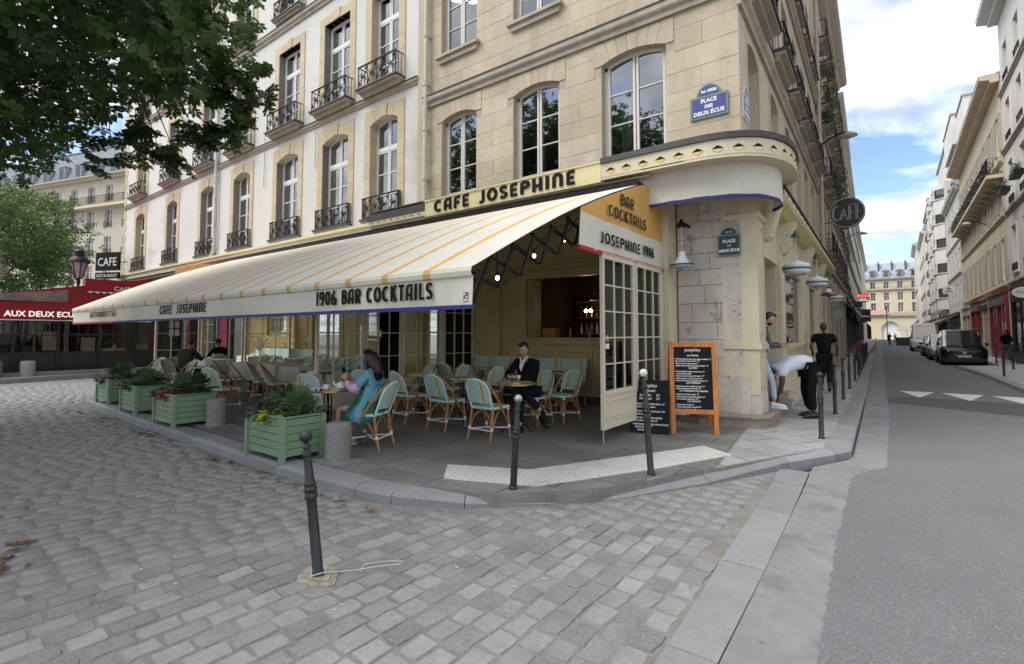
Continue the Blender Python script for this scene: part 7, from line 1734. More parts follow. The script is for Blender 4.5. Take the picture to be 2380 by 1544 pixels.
for i,(x,y) in enumerate([(-15.9,6.5),(-16.1,6.3),(-15.6,6.6),(-17.3,8.4),(-17.0,8.3),(-16.7,8.45),(-16.4,8.35),(-13.4,6.6),(-12.1,6.7),(-10.8,6.5),(-9.35,6.1)]):
    lab = ['glass on the diners table','wine glass between the diners','small glass by the woman diner','white plates stacked on the serving table','carafe on the serving table','white bowl on the serving table','glass jug on the serving table','water glass on the left middle table','water glass on the centre middle table','water glass on the right middle table','round vase on the round clothed table'][i]
    t = prop('tableware', lab, 'tableware', (x,y,.87)); MB().lathe([(.03,0),(.006,.01),(.006,.07),(.03,.10),(.033,.17)] if i%3 else [(.05,0),(.09,.03),(.1,.06),(.05,.07)],12,cap=False).build('vessel', MATS['cup_glass'] if i%3 else M_CHAR, t, True)
t = prop('flower_bouquet','dry pink flowers in a vase on the serving table','flowers',(-17.1,8.5,.87)); b = MB(); b.lathe([(.05,0),(.07,.1),(.04,.18)],10); b.build('vase', M_CHAR, t, True); b = MB()
for i in range(60): a = qq.uniform(0,6.3); r__ = qq.uniform(.05,.32); h_ = qq.uniform(.3,.65); b.tube([(0,0,.15),(r__*.4*math.cos(a),r__*.4*math.sin(a),h_*.6),(r__*math.cos(a),r__*math.sin(a),h_)],.003,3,False); b.ball((r__*math.cos(a),r__*math.sin(a),h_),.018,5,4)
b.build('flower_stems', mat('dusty_pink_flower',(0.42,0.22,0.22),.8,.3,20), t)
# ---------------------------------------------------------------- menu boards
M_CHALKB = mat('black_chalk_board',(0.008,0.008,0.009),.6,.2,3,spec=.2); M_CHALK = mat('white_chalk',(0.66,0.66,0.64),.8); M_ORW = mat('orange_varnished_wood',(0.52,0.165,0.028),.38,.22,5,stretch=(1,1,.35))
t = thing('menu_board','tall orange wooden A-frame menu board with chalk handwriting beside the stone pillar','menu board',(-2.39,7.70,.12),R(26))
tl = R(-6); MF = Matrix.Rotation(tl,4,'X')
def fbox(name, m, M, *a, par=None, **k): return MB(M).box(*a).build(name, m, par or t, **k)
fbox('side_rail', M_ORW, MF, -.34,-.275,-.02,.02,0,1.37); fbox('side_rail', M_ORW, MF, .275,.34,-.02,.02,0,1.37); fbox('cross_rail', M_ORW, MF, -.275,.275,-.018,.018,1.30,1.37); fbox('cross_rail', M_ORW, MF, -.275,.275,-.018,.018,.30,.365)
fbox('chalk_panel', M_CHALKB, MF, -.275,.275,-.004,.008,.365,1.30)
MB_ = Matrix.Translation((0,.185,0)) @ Matrix.Translation((0,0,1.35)) @ Matrix.Rotation(R(17),4,'X') @ Matrix.Translation((0,0,-1.35))
fbox('back_rail', M_ORW, MB_, -.34,-.285,.0,.035,-.03,1.37); fbox('back_rail', M_ORW, MB_, .285,.34,.0,.035,-.03,1.37); fbox('back_panel', M_ORW, MB_, -.285,.285,.005,.02,.38,1.32)
lines = [('Josephine',.058,0),('Les Entrées',.036,0),('• Oeuf mayonnaise aux trois poivres, salade croustillante   8€',.024,1),('• Burrata di Puglia, tomates anciennes  12€',.024,1),('• Soupe du moment, crème fouettée 9€',.024,1),('• Saumon gravlax et crème citron, pommes à l\'huile  11€',.024,1),('Les Plats',.036,0),('• Dos de cabillaud, riz crémeux, sauce vierge  24€',.024,1),('   et légumes du jour poêlés',.024,1),('• Tartare de boeuf au couteau, frites maison  19€',.024,1),('• Saucisse purée, jus corsé à la moutarde  18€',.024,1),('• Poulet fermier rôti, purée de pommes de terre  21€',.024,1),('Les Fraîcheurs',.036,0),('• Salade César, poulet croustillant, parmesan  16€',.024,1),('• Salade de chèvre chaud, miel et noix  15€',.024,1),('Les Classiques de Josephine',.036,0),('• Tartare de boeuf, frites et salade  19€',.024,1),('• Burger Josephine, boeuf charolais, cheddar  18€',.024,1),('• Croque Monsieur, salade verte  14€',.024,1),('Les Desserts',.036,0),('• Crème brûlée à la vanille  9€',.024,1),('• Tarte fine aux pommes, glace vanille 10€',.024,1),('• Mousse au chocolat maison  9€',.024,1),('• Profiteroles, sauce chocolat chaud  11€',.024,1),('• Café gourmand  10€',.024,1)]
z = 1.235; q = random.Random(9)
for s_,sz,al in lines:
    me = text_mesh('chalk_line', s_, sz*1.12, M_CHALK, MF @ fr(((-.262 if al else 0),-.0055,z),(1,0,q.uniform(-.012,.012)),(0,0,1)), offset=.0012, extrude=.0004, align='LEFT' if al else 'CENTER', shear=.25, xs=.78 if al else .9)
    obj('chalk_line', me, t); z -= sz*1.12*(1.02 if al else 1.04)+.0075
t = thing('menu_board','small black slate leaning before the orange board, chalked with the lunch menu','menu board',(-2.95,7.34,.12),R(17)); MF = Matrix.Rotation(R(-9),4,'X')
fbox('slate', M_CHALKB, MF, -.285,.285,-.008,.008,.0,.80); fbox('edge_rail', M_IRON, MF, -.29,.29,-.011,.011,-.006,.012); fbox('support', M_RATD, Matrix.Translation((0,.02,0)) @ Matrix.Rotation(R(12),4,'X') @ Matrix.Translation((0,.0,0)), -.02,.02,.20,.22,0,.6)
for s_,sz,z,x,al in [('Josephine',.07,.69,.0,'CENTER'),('Déjeuner',.055,.62,.0,'CENTER'),('Entrée / Plat        22€',.042,.555,0,'CENTER'),('Plat / Dessert       22€',.042,.505,0,'CENTER'),('• Entrée jour: Soupe de lentilles Beluga   8€',.034,.43,-.26,'LEFT'),('      tartare et houmous maison',.034,.385,-.26,'LEFT'),('• Plat du jour: Terrine de boeuf crème  15€',.034,.32,-.26,'LEFT'),('      polenta et mozzarella',.034,.275,-.26,'LEFT'),('• Dessert du jour: Tarte banane flambée',.034,.22,-.26,'LEFT'),('      avec crème glacée et tuile  8€',.034,.18,-.26,'LEFT'),('• Café Gourmand: Mini Crêpe, Mousse chocolat',.034,.125,-.26,'LEFT'),('      Ganache de fruits   9€',.034,.085,-.26,'LEFT'),('           avec thé   10€',.034,.045,-.26,'LEFT')]:
    obj('chalk_line', text_mesh('chalk_line', s_, sz*1.1, M_CHALK, MF @ fr((x,-.0095,z),(1,0,q.uniform(-.01,.01)),(0,0,1)), offset=.0014, extrude=.0004, align=al, shear=.25, xs=.72), t)
# ---------------------------------------------------------------- small things on the ground
q = random.Random(77)
M_DRY = mat('dry_brown_leaf',(0.13,0.068,0.038),.8,.4,8); M_BUTT = mat('pale_litter',(0.60,0.58,0.53),.8)
b = MB()
def dry(b, x, y, z, s_):
    a = q.uniform(0,6.3); n = 5
    for i in range(n):
        t_ = a+R(-100+50*i); l = s_*q.uniform(.7,1.1); b.add([(x,y,z+.004),(x+l*.6*math.cos(t_-.25),y+l*.6*math.sin(t_-.25),z+q.uniform(.004,.02)),(x+l*math.cos(t_),y+l*math.sin(t_),z+q.uniform(.0,.02)),(x+l*.6*math.cos(t_+.25),y+l*.6*math.sin(t_+.25),z+.008)],[(0,1,2,3)])
for i in range(95): x = q.uniform(-14,-3.6); dry(b, x, 3.02-abs(q.gauss(0,.10)), .003, q.uniform(.02,.05))
for cx_,cy_,n in ((-6.9,2.95,10),(-9.6,3.05,9),(-5.0,.72,12),(-5.25,.85,10),(-12,3.1,8)):
    for i in range(n): dry(b, q.gauss(cx_,.14), q.gauss(cy_,.06), .005, q.uniform(.04,.085))
b.build('fallen_leaves', M_DRY, None, kind='stuff')
b = MB()
for i in range(150):
    x = q.uniform(-12,-1.1); y = q.uniform(.9,3.0); a = q.uniform(0,3.1); l = q.uniform(.006,.016); w = .004; dx,dy = math.cos(a),math.sin(a)
    b.add([(x-dx*l-dy*w,y-dy*l+dx*w,.010),(x+dx*l-dy*w,y+dy*l+dx*w,.010),(x+dx*l+dy*w,y+dy*l-dx*w,.011),(x-dx*l+dy*w,y-dy*l-dx*w,.011)],[(0,1,2,3)])
b.build('small_litter', M_BUTT, None, kind='stuff')
b = MB(); qv = random.Random(6); pl_v = [(.17*math.cos(a_*2*PI/14)*qv.uniform(.65,1.2),.13*math.sin(a_*2*PI/14)*qv.uniform(.65,1.2)) for a_ in range(14)]
b.prism(pl_v,-.01,.006); b.prism([(x*.6+.01,y*.6) for x,y in pl_v],.006,.016); o = b.build('broken_mortar_collar', mat('pale_broken_mortar',(0.30,0.265,0.21),.9,.35,18,.005,40), None); o.location = (-3.11,1.98,0); o['label'] = 'ragged pale mortar patch round the foot of the leaning bollard'; o['category'] = 'mortar patch'
b = MB(); b.tube([(0,.0,.02),(.10,.06,.012),(.22,.12,.02),(.33,.20,.03),(.44,.30,.022),(.42,.36,.012),(.30,.32,.01),(.20,.22,.012),(.24,.13,.01)],.0018,5); b.tube([(.06,0,.02),(.0,.06,.03),(-.06,0,.02),(0,-.06,.02),(.06,0,.03)],.003,5); o = b.build('white_cable_tie', M_WFR, None); o.location = (-3.11,1.98,.01); o.rotation_euler = (0,0,R(15)); o['label'] = 'loose white plastic tie looped at the foot of the leaning bollard'; o['category'] = 'cable'
# ---------------------------------------------------------------- people
def skin(name, verts, edges, m, parent, sub=2):
    me = bpy.data.meshes.new(name); me.from_pydata([v[:3] for v in verts], edges, []); me.materials.append(m)
    o = obj(name, me, parent); sm = o.modifiers.new('skin','SKIN'); sm.use_smooth_shade = True
    for i,v in enumerate(verts):
        r_ = v[3]; me.skin_vertices[0].data[i].radius = (r_, v[4] if len(v) > 4 else r_); me.skin_vertices[0].data[i].use_root = (i == 0)
    s = o.modifiers.new('sub','SUBSURF'); s.levels = sub; s.render_levels = sub
    return o
def chain(b_, *pts): return list(pts)
def head(parent, c, yaw=0, pitch=0, sk=None, hair=None, style='short', beard=False, s=1.0):
    """face looks to local +y"""
    sk = sk or M_SKIN; hair = hair or M_HAIR
    M = Matrix.Translation(c) @ Matrix.Rotation(R(yaw),4,'Z') @ Matrix.Rotation(R(-pitch),4,'X') @ Matrix.Diagonal((s,s,s,1))
    b = MB(M); n,m = 18,14; vs = []
    for i in range(m+1):
        t = -PI/2+PI*i/m; z = .118*math.sin(t)
        for j in range(n):
            a = 2*PI*j/n; cx_,cy_ = math.cos(a),math.sin(a); rx,ry = .073*math.cos(t),.092*math.cos(t)
            if z < 0: rx *= 1-.30*(z/-.118)**1.3; ry *= 1-.12*(z/-.118)
            y = ry*cy_; 
            if cy_ > 0 and z < 0: y += .006
            if cy_ < 0 and z < -.03: y *= .86
            vs.append((rx*cx_, y, z))
    fs = [(i*n+j,i*n+(j+1)%n,(i+1)*n+(j+1)%n,(i+1)*n+j) for i in range(m) for j in range(n)]
    b.add(vs,fs); b.add([(-.013,.085,-.028),(.013,.085,-.028),(0,.112,-.022),(0,.088,.022),(-.008,.09,-.032),(.008,.09,-.032)],[(0,2,3),(1,3,2),(0,4,2),(4,5,2),(5,1,2)])
    for sx_ in (-1,1): b.ball((sx_*.074,-.005,-.008),.020,8,6,sc=(.35,.7,1.15))
    h = b.build('head', sk, parent, True)
    e = MB(M)
    for sx_ in (-1,1): e.ball((sx_*.028,.080,.010),.0105,8,5,sc=(1,.5,.55)); e.box(sx_*.028-.016,sx_*.028+.016,.083,.088,.027,.033)
    e.build('eyes_and_brows', M_HAIR, h); MB(M).ball((0,.084,-.056),.020,8,5,sc=(1,.35,.28)).build('mouth', mat('lip_tone',(0.32,0.10,0.08),.5), h)
    hb = MB(M); vs = []
    m2 = 9
    for i in range(m2+1):
        t = PI/2-(PI*.62)*i/m2
        for j in range(n):
            a = 2*PI*j/n; cy_ = math.sin(a); lim_ = (R(36) if cy_ > .25 else (R(-8) if abs(cy_) <= .25 else R(-32)))
            tt = max(t, lim_); f = 1.10+.05*max(0,math.sin(tt)); vs.append((.073*f*math.cos(tt)*math.cos(a), .092*f*math.cos(tt)*cy_-.004, .118*1.07*math.sin(tt)+.004))
    fs = [(i*n+j,(i+1)*n+j,(i+1)*n+(j+1)%n,i*n+(j+1)%n) for i in range(m2) for j in range(n)]
    hb.add(vs,fs)
    if style == 'long':
        hb.ball((0,-.035,-.02),.105,14,10,sc=(.98,.95,1.1)); hb.tube([(0,-.04,.03),(0,-.075,-.10),(0,-.085,-.22),(0,-.08,-.30)],[.095,.105,.085,.045],14); hb.tube([(-.06,.0,.03),(-.078,.01,-.08),(-.07,.0,-.2)],[.03,.036,.022],8); hb.tube([(.06,.0,.03),(.078,.01,-.08),(.07,.0,-.2)],[.03,.036,.022],8)
    if style == 'bun': hb.ball((0,-.10,.05),.05,10,8)
    if style == 'quiff': hb.ball((0,.055,.095),.045,10,8,sc=(1.2,.9,.65))
    hb.build('hair', hair, parent, True)
    if beard: bb = MB(M); bb.ball((0,.045,-.075),.058,12,8,sc=(1.0,.85,.75)); bb.build('beard', hair, parent, True)
    return h
def hand(parent, w, d, nrm, sk, side=1, curl=.5, L=.095, name='hand'):
    """palm with five fingers. w wrist, d finger direction, nrm palm normal (fingers curl towards it)"""
    w = Vector(w); d = Vector(d).normalized(); nrm = Vector(nrm); nrm = (nrm-d*nrm.dot(d)).normalized(); s = d.cross(nrm)*side; b = MB()
    p = w+d*L*.45; b.tube([w,w+d*L*.3,w+d*L*.85],[.024,.030,.028],8)
    for i,(off,l) in enumerate([(-.030,.62),(-.011,.74),(.009,.70),(.027,.55)]):
        r0 = w+d*L*.8+s*off; a1 = curl*.7; a2 = curl*1.5; d1 = d*math.cos(a1)+nrm*math.sin(a1); d2 = d*math.cos(a2)+nrm*math.sin(a2); b.tube([r0,r0+d1*l*L*.5,r0+d1*l*L*.5+d2*l*L*.5],[.0095,.0085,.0065],6)
    t0_ = w+d*L*.25-s*.026; td = (d*.65-s*.6+nrm*.45).normalized(); b.tube([t0_,t0_+td*.032,t0_+td*.032+(d*.7+nrm*.7).normalized()*.03],[.012,.010,.008],6)
    return b.build(name, sk, parent, True)
def shoe(parent, a, yaw, m, pitch=0, L=.26, sole=None):
    M = Matrix.Translation(a) @ Matrix.Rotation(R(yaw),4,'Z') @ Matrix.Rotation(R(-pitch),4,'X'); b = MB(M)
    b.tube([(0,-.07,.045),(0,-.02,.055),(0,.06,.045),(0,.14,.032),(0,.18,.026)],[.032,.044,.042,.038,.022],10); b.tube([(0,-.04,.06),(0,-.045,.11)],[.040,.038],10)
    b.prism([(-.035,-.095),(.035,-.095),(.045,.04),(.048,.12),(.02,.195),(-.02,.195),(-.048,.12),(-.045,.04)],-.012,.016,k=1)
    return b.build('shoe', [m, sole or m], parent, True)
def figure(name_label, loc, rotz, J, sk, top, bot, sleeve='long', sub=2, w=1.0, group='people at the cafe', topname='jacket'):
    """J: pelvis, waist, chest, neck, headbase, shL, elL, wrL, shR, elR, wrR, hipL, knL, anL, hipR, knR, anR"""
    t = thing('person', name_label, 'person', loc, R(rotz), group)
    g = lambda k,r_,r2=None: (*J[k], r_*w, (r2 or r_)*w)
    V = [g('pelvis',.10,.08),g('waist',.08,.06),g('chest',.09,.06),g('neck',.048),g('headbase',.047),g('shL',.045),g('elL',.038),g('wrL',.026),g('shR',.045),g('elR',.038),g('wrR',.026),g('hipL',.075),g('knL',.052),g('anL',.036),g('hipR',.075),g('knR',.052),g('anR',.036)]
    E_ = [(0,1),(1,2),(2,3),(3,4),(2,5),(5,6),(6,7),(2,8),(8,9),(9,10),(0,11),(11,12),(12,13),(0,14),(14,15),(15,16)]
    skin('body', V, E_, sk, t, 1)
    T_ = [g('chest',.165,.125),g('waist',.145,.115),g('pelvis',.155,.13),g('shL',.075),g('elL',.056),g('shR',.075),g('elR',.056),g('neck',.062)]
    e = [(0,1),(1,2),(0,3),(3,4),(0,5),(5,6),(0,7)]
    def mid(a,c,f): return tuple(J[a][i]+(J[c][i]-J[a][i])*f for i in range(3))
    if sleeve == 'long':
        T_ += [(*mid('elL','wrL',.9),.040*w,.040*w),(*mid('elR','wrR',.9),.040*w,.040*w)]; e += [(4,8),(6,9)]
    else:
        T_[4] = (*mid('shL','elL',.62),.070*w,.070*w); T_[6] = (*mid('shR','elR',.62),.070*w,.070*w)
    skin(topname, T_, e, top, t, sub)
    if bot:
        B_ = [g('pelvis',.145,.125),g('hipL',.095),g('knL',.070),(*mid('knL','anL',.92),.054*w,.054*w),g('hipR',.095),g('knR',.070),(*mid('knR','anR',.92),.054*w,.054*w)]
        skin('trousers', B_, [(0,1),(1,2),(2,3),(0,4),(4,5),(5,6)], bot, t, sub)
    return t
M_SUIT = mat('black_suit_cloth',(0.009,0.009,0.011),.9,.2,9,.006,11,spec=.12); M_NAVYT = mat('dark_navy_trousers',(0.011,0.013,0.024),.9,.15,8,spec=.1); M_SHIRT = mat('white_shirt_cloth',(0.66,0.67,0.72),.8,.03,6,0.002,14); M_SHIRTB = mat('pale_lilac_white_shirt',(0.66,0.67,0.76),.8,.04,5,0.016,7); M_BSH = mat('black_leather',(0.012,0.011,0.011),.3); M_PHONE = mat('dark_phone',(0.012,0.012,0.014),.15)
# suited man (local +y is towards the camera side of the table)
J = dict(pelvis=(0,0,.53),waist=(0,.03,.70),chest=(0,.09,.93),neck=(.0,.12,1.10),headbase=(0,.14,1.16),shL=(-.20,.10,1.02),elL=(-.25,.27,.80),wrL=(-.07,.44,.81),shR=(.20,.10,1.02),elR=(.27,.27,.80),wrR=(.09,.44,.81),hipL=(-.10,.03,.52),knL=(-.13,.44,.52),anL=(-.26,.60,.09),hipR=(.10,.03,.54),knR=(-.12,.42,.66),anR=(-.46,.32,.30))
man = figure('man in a black suit and open white shirt reading his phone at the round table', (-4.80,6.86,.12), 178, J, M_SKIN, M_SUIT, M_NAVYT)
head(man, (0,.165,1.245), 6, 24, style='quiff')
b = MB(); b.add([(-.055,.185,1.105),(.055,.185,1.105),(.035,.235,.95),(0,.24,.88),(-.035,.235,.95),(0,.20,1.06)],[(0,5,4),(5,3,4),(5,1,2),(5,2,3)]); b.tube([(-.06,.12,1.12),(-.05,.19,1.10),(-.01,.225,1.02)],.013,5); b.tube([(.06,.12,1.12),(.05,.19,1.10),(.01,.225,1.02)],.013,5); b.build('shirt_front', M_SHIRT, man, True)
for sx_ in (-1,1): MB().tube([(sx_*.115,.40,.81),(sx_*.080,.435,.812)],.036,8).build('shirt_cuff', M_SHIRT, man, True)
hand(man,(-.07,.445,.812),(.8,.55,.05),(0,.4,.6),M_SKIN,1,.7); hand(man,(.07,.445,.812),(-.8,.55,.05),(0,.4,.6),M_SKIN,-1,.7)
MB(Matrix.Translation((0,.50,.84)) @ Matrix.Rotation(R(35),4,'X')).box(-.036,.036,-.07,.07,-.004,.004).build('phone', M_PHONE, man)
shoe(man,(-.26,.61,.0),10,M_BSH); shoe(man,(-.50,.33,.17),60,M_BSH,30)
# woman in the coloured jacket
J = dict(pelvis=(0,-.02,.54),waist=(0,-.03,.70),chest=(0,-.01,.93),neck=(0,.03,1.10),headbase=(0,.05,1.15),shL=(-.17,.0,1.02),elL=(-.25,.16,.80),wrL=(-.10,.37,.93),shR=(.17,.0,1.02),elR=(.22,.17,.80),wrR=(.04,.38,.94),hipL=(-.10,.05,.53),knL=(-.11,.46,.53),anL=(-.12,.50,.10),hipR=(.10,.05,.53),knR=(.10,.46,.53),anR=(.12,.42,.10))
M_TEAL = mat('light_blue_jacket',(0.12,0.30,0.38),.7,.15,5,.010,10); M_PINKJ = mat('pink_sleeve',(0.62,0.33,0.52),.7,.08,6,.006,12); M_GRNJ = mat('dark_green_jacket',(0.012,0.12,0.085),.55,.25,7,.008,12)
wom = figure('long-haired woman in a pink, light blue and green jacket holding up a phone', (-5.53,4.27,.12), 113, J, M_SKIN, M_TEAL, None, w=.95)
wom.scale = (.94,.94,.95)
head(wom, (0,.075,1.235), -6, 14, hair=M_HAIRR, style='long')
for s,el,wr in ((-1,(-.25,.16,.80),(-.10,.37,.93)),(1,(.22,.17,.80),(.04,.38,.94))):
    sh = (s*.175,.01,1.0); m_ = tuple((sh[i]+el[i])/2 for i in range(3)); w2 = tuple(el[i]+(wr[i]-el[i])*.85 for i in range(3))
    skin('pink_sleeve', [(*m_,.080,.080),(*el,.075,.075),(*w2,.048,.048)], [(0,1),(1,2)], M_PINKJ, wom, 2)
b = MB(); n = 20; rg = []
for (z,rx,ry,cy_) in ((.84,.17,.14,0),(.66,.22,.20,.03),(.53,.27,.25,.10),(.44,.29,.27,.12),(.36,.27,.25,.12)):
    rg.append([(rx*math.cos(2*PI*i/n)*(1+.07*math.sin(i*2.6)), cy_+ry*math.sin(2*PI*i/n)*(1+.07*math.sin(i*3.1)), z-.03*math.sin(i*1.7)) for i in range(n)])
vs = sum(rg,[]); 
for k_ in range(4):
    for i in range(n):
        a_ = 360*i/n; col = 1 if (20 < a_ < 150) or k_ >= 1 else 0
        if 160 < a_ < 195: col = 0
        b.add([rg[k_][i],rg[k_][(i+1)%n],rg[k_+1][(i+1)%n],rg[k_+1][i]],[(3,2,1,0)],col)
b.build('jacket_skirt',[M_TEAL,M_GRNJ],wom,True)
skin('dark_scarf',[(0,-.03,1.10,.085,.075),(0,-.08,1.00,.12,.07),(.02,-.10,.92,.10,.05)],[(0,1),(1,2)],M_SUIT,wom,2)
hand(wom,(-.10,.375,.935),(.45,.3,.75),(.5,.6,.1),M_SKIN,-1,.9); hand(wom,(.04,.385,.945),(-.35,.3,.8),(-.5,.6,.1),M_SKIN,1,.9)
MB(Matrix.Translation((-.03,.44,1.03)) @ Matrix.Rotation(R(-20),4,'X')).box(-.038,.038,-.005,.005,-.075,.075).build('phone', M_PHONE, wom)
M_SNK = mat('beige_sneaker',(0.50,0.36,0.30),.6); shoe(wom,(-.12,.50,.0),0,M_SNK,sole=M_WFR); shoe(wom,(.12,.42,.0),0,M_SNK,sole=M_WFR)
# walking man in black
J = dict(pelvis=(0,0,.95),waist=(0,.0,1.10),chest=(0,.02,1.32),neck=(0,.03,1.50),headbase=(0,.04,1.55),shL=(-.20,.0,1.42),elL=(-.29,-.06,1.16),wrL=(-.26,.12,1.00),shR=(.20,.0,1.42),elR=(.29,-.08,1.16),wrR=(.27,.10,1.0),hipL=(-.10,0,.90),knL=(-.10,.16,.52),anL=(-.09,.18,.10),hipR=(.10,0,.90),knR=(.10,.02,.50),anR=(.10,-.28,.20))
p = figure('man in black walking away along the side street pavement', (-1.42,15.3,.12), 4, J, M_SKIND, M_SUIT, M_SUIT, sleeve='short', w=1.10, group='people on the pavement', topname='shirt'); head(p,(0,.06,1.655),0,4,M_SKIND,M_HAIR); hand(p,(-.26,.12,1.0),(0,.5,-.8),(1,0,0),M_SKIND,1,.5); hand(p,(.27,.10,1.0),(0,.5,-.8),(-1,0,0),M_SKIND,-1,.5)
shoe(p,(-.09,.19,0),0,M_BSH); shoe(p,(.10,-.29,.13),0,M_BSH,-50)
# bending man in the white shirt
J = dict(pelvis=(0,-.10,.93),waist=(0,.05,1.00),chest=(0,.40,.93),neck=(0,.56,.82),headbase=(0,.59,.78),shL=(-.20,.48,.86),elL=(-.21,.50,.62),wrL=(-.08,.52,.38),shR=(.20,.48,.86),elR=(.21,.54,.62),wrR=(.07,.56,.38),hipL=(-.10,-.10,.88),knL=(-.11,-.02,.50),anL=(-.12,-.06,.10),hipR=(.10,-.10,.88),knR=(.12,-.04,.50),anR=(.13,-.12,.10))
p = figure('man in a white shirt and black trousers bending right down at the doorway', (-1.27,10.48,.12), 122, J, M_SKIND, M_SHIRTB, M_SUIT, sleeve='short', w=1.28, group='people on the pavement', topname='shirt'); head(p,(0,.63,.70),0,80,M_SKIND,M_HAIR)
hand(p,(-.08,.52,.38),(.1,.1,-.9),(.7,.3,0),M_SKIND,1,.8); hand(p,(.07,.56,.38),(-.1,.1,-.9),(-.7,.3,0),M_SKIND,-1,.8); shoe(p,(-.12,-.06,0),8,M_BSH); shoe(p,(.13,-.12,0),-8,M_BSH)
b = MB(); b.add([(-.16,-.20,.92),(.16,-.20,.92),(.17,.0,.80),(.0,.05,.77),(-.17,.0,.80)],[(0,1,2,3,4)]); 
# man leaning in the doorway with a phone
J = dict(pelvis=(0,0,.90),waist=(0,.02,1.05),chest=(0,.06,1.28),neck=(0,.09,1.45),headbase=(0,.13,1.50),shL=(-.19,.05,1.38),elL=(-.22,.14,1.10),wrL=(-.06,.38,1.13),shR=(.19,.05,1.38),elR=(.24,.12,1.10),wrR=(.10,.36,1.10),hipL=(-.10,0,.86),knL=(-.10,.10,.48),anL=(-.10,.06,.10),hipR=(.10,0,.86),knR=(.10,.16,.50),anR=(.10,.20,.10))
M_CHK = mat('dark_grey_checked_shirt',(0.06,0.065,0.075),.8,.3,14); M_WTR = mat('white_jeans',(0.46,0.48,0.54),.8,.05,6,.004,10)
p = figure('bearded man leaning out of the doorway looking at his phone', (-1.93,10.05,.298), -72, J, M_SKIN, M_CHK, M_WTR, sub=2, group='people on the pavement', topname='shirt'); head(p,(0,.16,1.59),0,28,style='quiff',beard=True)
hand(p,(-.06,.38,1.13),(.2,.9,.1),(0,0,1),M_SKIN,1,.7); hand(p,(.10,.36,1.10),(-.3,.9,.1),(0,0,1),M_SKIN,-1,.6); MB(Matrix.Translation((.0,.49,1.18)) @ Matrix.Rotation(R(30),4,'X')).box(-.036,.036,-.07,.07,-.004,.004).build('phone', M_PHONE, p)
shoe(p,(-.10,.06,0),0,M_WFR); shoe(p,(.10,.21,0),0,M_WFR)
# diners
Js = dict(pelvis=(0,0,.53),waist=(0,.03,.70),chest=(0,.10,.92),neck=(.0,.15,1.08),headbase=(0,.17,1.13),shL=(-.19,.10,1.0),elL=(-.24,.28,.80),wrL=(-.12,.48,.80),shR=(.19,.10,1.0),elR=(.24,.30,.80),wrR=(.10,.50,.82),hipL=(-.10,.03,.52),knL=(-.12,.44,.52),anL=(-.12,.46,.1),hipR=(.10,.03,.52),knR=(.12,.44,.52),anR=(.12,.46,.1))
p = figure('diner in a dark olive jumper with his back to the planters', (-15.05,5.50,.12), 38-90+90-10, Js, M_SKIN, mat('dark_olive_knit',(0.035,0.032,0.022),.9,.1,8), M_SUIT, w=1.12); head(p,(0,.22,1.22),-10,12); hand(p,(-.12,.48,.80),(.3,.9,0),(0,0,1),M_SKIN,1,.5); hand(p,(.10,.50,.82),(-.3,.9,0),(0,0,1),M_SKIN,-1,.5)
p = figure('diner in black with her hair up at the far clothed table', (-16.62,7.10,.12), 100, Js, M_SKIN, M_SUIT, M_SUIT); head(p,(0,.22,1.22),10,10,style='bun'); hand(p,(-.12,.48,.80),(.3,.9,0),(0,0,1),M_SKIN,1,.5); hand(p,(.10,.50,.82),(-.3,.9,0),(0,0,1),M_SKIN,-1,.5)
# pedestrians on the right pavement and far down the street
Jw = dict(pelvis=(0,0,.92),waist=(0,.0,1.06),chest=(0,.01,1.26),neck=(0,.01,1.42),headbase=(0,.02,1.47),shL=(-.17,.0,1.35),elL=(-.22,.02,1.10),wrL=(-.12,.20,1.10),shR=(.17,.0,1.35),elR=(.22,.02,1.10),wrR=(.14,.20,1.08),hipL=(-.09,0,.88),knL=(-.09,.06,.49),anL=(-.09,.0,.10),hipR=(.09,0,.88),knR=(.09,.10,.49),anR=(.10,.12,.10))
p = figure('woman in a dark jacket and jeans standing on the right pavement', (4.66,35.9,.11), 150, Jw, M_SKIN, M_SUIT, mat('blue_jeans',(0.07,0.11,0.20),.8), sub=1, group='people on the pavement'); head(p,(0,.03,1.57),0,15,hair=M_HAIRR,style='long'); shoe(p,(-.09,0,0),0,M_WFR); shoe(p,(.10,.12,0),0,M_WFR)
p = figure('small dark figure crossing the street in the distance', (-.35,84,.0), 200, J, M_SKIN, M_SUIT, M_NAVYT, sub=1, group='people on the pavement'); head(p,(0,.13,1.6),0,0); shoe(p,(-.1,.06,0),0,M_BSH); shoe(p,(.1,.2,0),0,M_BSH)
p = figure('tiny pale-topped pedestrian near the arcade', (.4,112,.0), 170, Jw, M_SKIN, M_WTR, M_NAVYT, sub=1, group='people on the pavement'); head(p,(0,.03,1.57),0,0); shoe(p,(-.09,0,0),0,M_BSH); shoe(p,(.10,.12,0),0,M_BSH)
